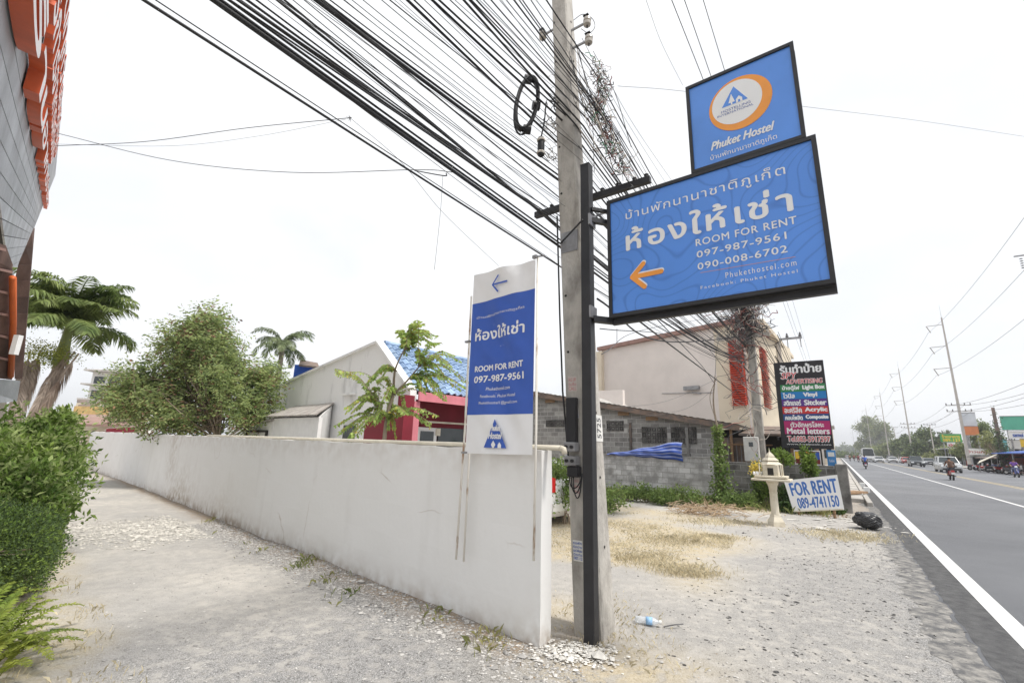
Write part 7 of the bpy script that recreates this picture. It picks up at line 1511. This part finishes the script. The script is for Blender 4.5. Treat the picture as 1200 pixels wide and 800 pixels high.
# dark pole wrapped by foliage, signs, shops and stalls
dp = at(1178, 548, 56) * np.array([1, 1, 0]); dpo = empty('utility_pole', dp, 'dark creeper-covered pole between the market stall and the green billboard', 'pole'); MB().obox(dp + Z * 3.9, .38, .38, 7.8, NR, DR, tx=.7, ty=.7).build('shaft', M['tin'], dpo)
C_ = dp + Z * 3 + rng.normal(size=(900, 3)) * np.array([.3, .3, 1.6]); leafmesh('creeper', C_, rng.normal(size=C_.shape), .25, .6, M['leaf_f2'], dpo)['kind'] = 'stuff'
def board(x0, y0, x1, y1, D_, mname, lab, texts=(), posts=True, col=None, ang=-35, name='roadside_sign', mz=None):
    D_ = max(D_, rd(along(17.6, x0, 2), 17.6)[1]) if x0 > 1000 else D_
    a_, c_ = at(x0, y1, D_), at(x1, y1, D_); fr = frame_from(a_ * np.array([1, 1, 0]), np.array([math.cos(R(ang)), math.sin(R(ang)), 0])); p0_, p1_ = uvp(fr, x0, (y0 + y1) / 2), uvp(fr, x1, (y0 + y1) / 2); v0, v1_ = uvp(fr, (x0 + x1) / 2, y1)[1], uvp(fr, (x0 + x1) / 2, y0)[1]
    r_ = empty(name, P(fr, (p0_[0] + p1_[0]) / 2, 0), lab, 'sign'); w_ = p1_[0] - p0_[0]
    m_ = mat('board_' + name, col, .5, .08, 1) if col else M[mname]
    MB().obox(P(fr, (p0_[0] + p1_[0]) / 2, (v0 + v1_) / 2, -.05), w_, .1, v1_ - v0, fr[1], fr[3]).build('panel', m_, r_)
    for (a, b, c, d) in ((0, 1, 0, .03), (0, 1, .97, 1)): MB().obox(P(fr, (p0_[0] + p1_[0]) / 2, v0 + (v1_ - v0) * (c + d) / 2, .0), w_ + .06, .14, (v1_ - v0) * .04, fr[1], fr[3]).build('trim', M['steel'], r_)
    for (t, l, r2, b, tt, mt) in texts: lettering(fr, t, (p0_[0] + w_ * l, v0 + (v1_ - v0) * b), (p0_[0] + w_ * r2, v0 + (v1_ - v0) * tt), M[mt], r_, h=.03, bold=.02)
    if posts and v0 > .1:
        for u_ in (.12, .88): MB().bar(P(fr, p0_[0] + w_ * u_, 0, -.15), P(fr, p0_[0] + w_ * u_, v1_ - .1, -.15), .12).build('post', M['steel'], r_)
    return r_
board(1102, 508, 1127, 518, 62, None, 'wide green shop sign with yellow lettering beside the power pole', [('ร้านอาหาร', .08, .92, .5, .9, 'yellow'), ('089-123', .1, .9, .1, .4, 'yellow')], col=(.03, .28, .06))
board(1173, 487, 1225, 504, 60, None, 'large sea-green billboard at the right edge', [], col=(.1, .42, .3)); fr_t = None
board(1182, 505, 1206, 514, 55, 'white', 'white shop board with blue word under the green billboard', [('samui', .2, .7, .25, .75, 'navy')]); board(1181, 515, 1196, 526, 54, 'paper', 'pale picture board with a sketch under the white shop board', []); board(1196, 514, 1215, 524, 53, 'yellow', 'yellow board cut by the right edge of the picture', [])
board(1174, 514, 1181, 530, 55, None, 'narrow turquoise board behind the dark pole', [], col=(.15, .45, .5)); board(1129, 499, 1147, 510, 64, None, 'orange-red shop board right of the power pole', [], col=(.65, .22, .08)); board(1128, 483, 1144, 500, 75, None, 'pale bluish hoarding high behind the power pole', [], col=(.6, .64, .7)); board(1126, 491, 1133, 497, 62.5, 'palestick', 'small pinkish sign fixed beside the power pole', [], posts=True)
board(1131, 525, 1160, 533, 57, 'white', 'long white stall banner with faint lettering', [('ข้าวแกง', .1, .9, .3, .7, 'inkred')]); board(1110, 518, 1128, 524, 63, 'white', 'white fascia with red lettering under the green sign', [('เปิดแล้ว', .1, .9, .2, .8, 'red')]); board(1179, 532, 1196, 544, 52, 'palestick', 'framed notice board with pictures on the stall', [('เมนู', .2, .8, .55, .85, 'inkred'), ('ส้มตำ', .2, .8, .15, .45, 'ink')])
def stall(x0, x1, yt, n_, dep, lab, mroof, mwall, open_=True, cat='stall'):
    s0, s1_ = along(n_, x1, 1), along(n_, x0, 1); c = rd((s0 + s1_) / 2, n_); q = at((x0 + x1) / 2, yt, c[1]); H = q[2]; L = s1_ - s0; r_ = empty('market_stall' if cat == 'stall' else 'shop_building', c, lab, cat)
    o = c + NR * dep / 2
    MB().hexa([o - NR * (dep / 2 + .6) - DR * L / 2 + Z * (H - .35), o + NR * dep / 2 - DR * L / 2 + Z * H, o + NR * dep / 2 + DR * L / 2 + Z * H, o - NR * (dep / 2 + .6) + DR * L / 2 + Z * (H - .35)] + [o - NR * (dep / 2 + .6) - DR * L / 2 + Z * (H - .25), o + NR * dep / 2 - DR * L / 2 + Z * (H + .15), o + NR * dep / 2 + DR * L / 2 + Z * (H + .15), o - NR * (dep / 2 + .6) + DR * L / 2 + Z * (H - .25)]).build('roof', mroof, r_)
    MB().obox(o + NR * dep * .45 + Z * H / 2, .15, L, H - .2, NR, DR).build('back_wall', mwall, r_); MB().obox(o + DR * L * .49 + Z * H / 2, dep, .12, H - .4, NR, DR).build('side_wall', mwall, r_)
    for t in (-.48, 0, .48): MB().bar(c + DR * L * t, c + DR * L * t + Z * (H - .3), .12).build('post', M['steel'], r_)
    for k in range(max(2, int(L / 2))):
        t = -.4 + .8 * k / max(1, int(L / 2) - 1); MB().obox(c + NR * dep * rng.uniform(.15, .6) + DR * L * t + Z * .5, .7, 1.1, rng.uniform(.8, 1.3), NR, DR).build('counter', M[random.choice(['white', 'wood', 'redlouvre', 'steel', 'trim', 'navy'])], r_)
    return r_
stall(1140, 1196, 533, 16.5, 5, 'dark open market stall with tilted tarpaulin roof behind the scooters', M['trim'], M['dark'])
stall(1172, 1210, 528, 14.9, 2.5, 'stall with blue canopy at the right edge of the picture', M['navy'], M['redlouvre'])
stall(1150, 1178, 534, 15.6, 2.5, 'low dark stall crowded with goods just behind the parked scooters', M['tin'], M['dark'])
stall(1098, 1132, 524, 20, 7, 'white-roofed open shop behind the silver SUV', M['white'], M['pinkish'], cat='shop'); stall(1130, 1172, 520, 23, 8, 'shop with pale awning behind the market stall', M['white'], M['steel'], cat='shop'); stall(1056, 1080, 523, 24, 9, 'low dark red-fronted shop behind the white saloon car', M['brownroof'], M['redlouvre'], cat='shop'); stall(1080, 1100, 530, 22, 6, 'grey shed beside the dark rounded tree', M['tin_pale'], M['steel'], cat='shop')
lt2 = empty('stall_canopy', at(1160, 541, 54), 'cream tarpaulin awning sagging over the parked scooters', 'awning')
MB().prism([at(1146, 543, 54), at(1168, 533, 54), at(1170, 531, 57), at(1148, 540, 57)], Z * .05).build('awning', M['cream'], lt2)
for x_ in (1147, 1168): MB().bar(at(x_, 542 if x_ < 1150 else 533, 54.3), at(x_, 542, 54.3) * np.array([1, 1, 0]), .07).build('post', M['steel'], lt2)
# pedestrians by the far shops, tiny
def stander(c, shirt, label):
    r_ = empty('person', c, label, 'person'); V = [(0, 0, .92), (0, 0, 1.15), (0, 0, 1.38), (0, 0, 1.5), (0, 0, 1.62), (0, 0, 1.72)]; Rr = [(.14, .1), (.12, .09), (.15, .1), .05, (.075, .09), .06]; Ed = [(0, 1), (1, 2), (2, 3), (3, 4), (4, 5)]
    for sx in (-1, 1):
        k = len(V); V += [(sx * .17, 0, 1.42), (sx * .22, .02, 1.15), (sx * .23, .1, .92), (sx * .23, .12, .84)]; Rr += [.055, .042, .033, .03]; Ed += [(2, k), (k, k + 1), (k + 1, k + 2), (k + 2, k + 3)]
        k = len(V); V += [(sx * .1, 0, .88), (sx * .11, .03, .48), (sx * .11, 0, .08), (sx * .11, .13, .04)]; Rr += [.09, .06, .045, .035]; Ed += [(0, k), (k, k + 1), (k + 1, k + 2), (k + 2, k + 3)]
    V = [tuple(np.array(v) + np.array(c)) for v in V]
    o = skinned('body', V, Rr, Ed, shirt, r_); o.data.transform(Matrix.Translation(-Vector([float(a) for a in c])))
    MB().lathe([(.02, .07), (.08, .05), (.09, -.02), (.05, -.05)], np.array(c) + Z * 1.7, 10).build('hair', M['hair'], r_)
stander(rd(along(15.6, 1097, .6), 15.6, .15), mat('beige_clothes', (.5, .42, .3), .9), 'person in beige clothes standing on the far kerb between pickup and SUV')

# ------------------------------------------------------------------ hazy air
hm = bpy.data.materials.new('haze'); hm.use_nodes = True; ht = hm.node_tree; ht.nodes.clear(); ho = ht.nodes.new('ShaderNodeOutputMaterial'); hv = ht.nodes.new('ShaderNodeVolumePrincipled')
hv.inputs['Color'].default_value = (.93, .95, 1, 1); hv.inputs['Density'].default_value = .0006; hv.inputs['Anisotropy'].default_value = .3; ht.links.new(hv.outputs[0], ho.inputs['Volume'])
hz_ = MB().obox((0, 500, 29), 2400, 2400, 61).build('haze', hm); tag(hz_, 'thin bright haze over the whole scene', kind='stuff')
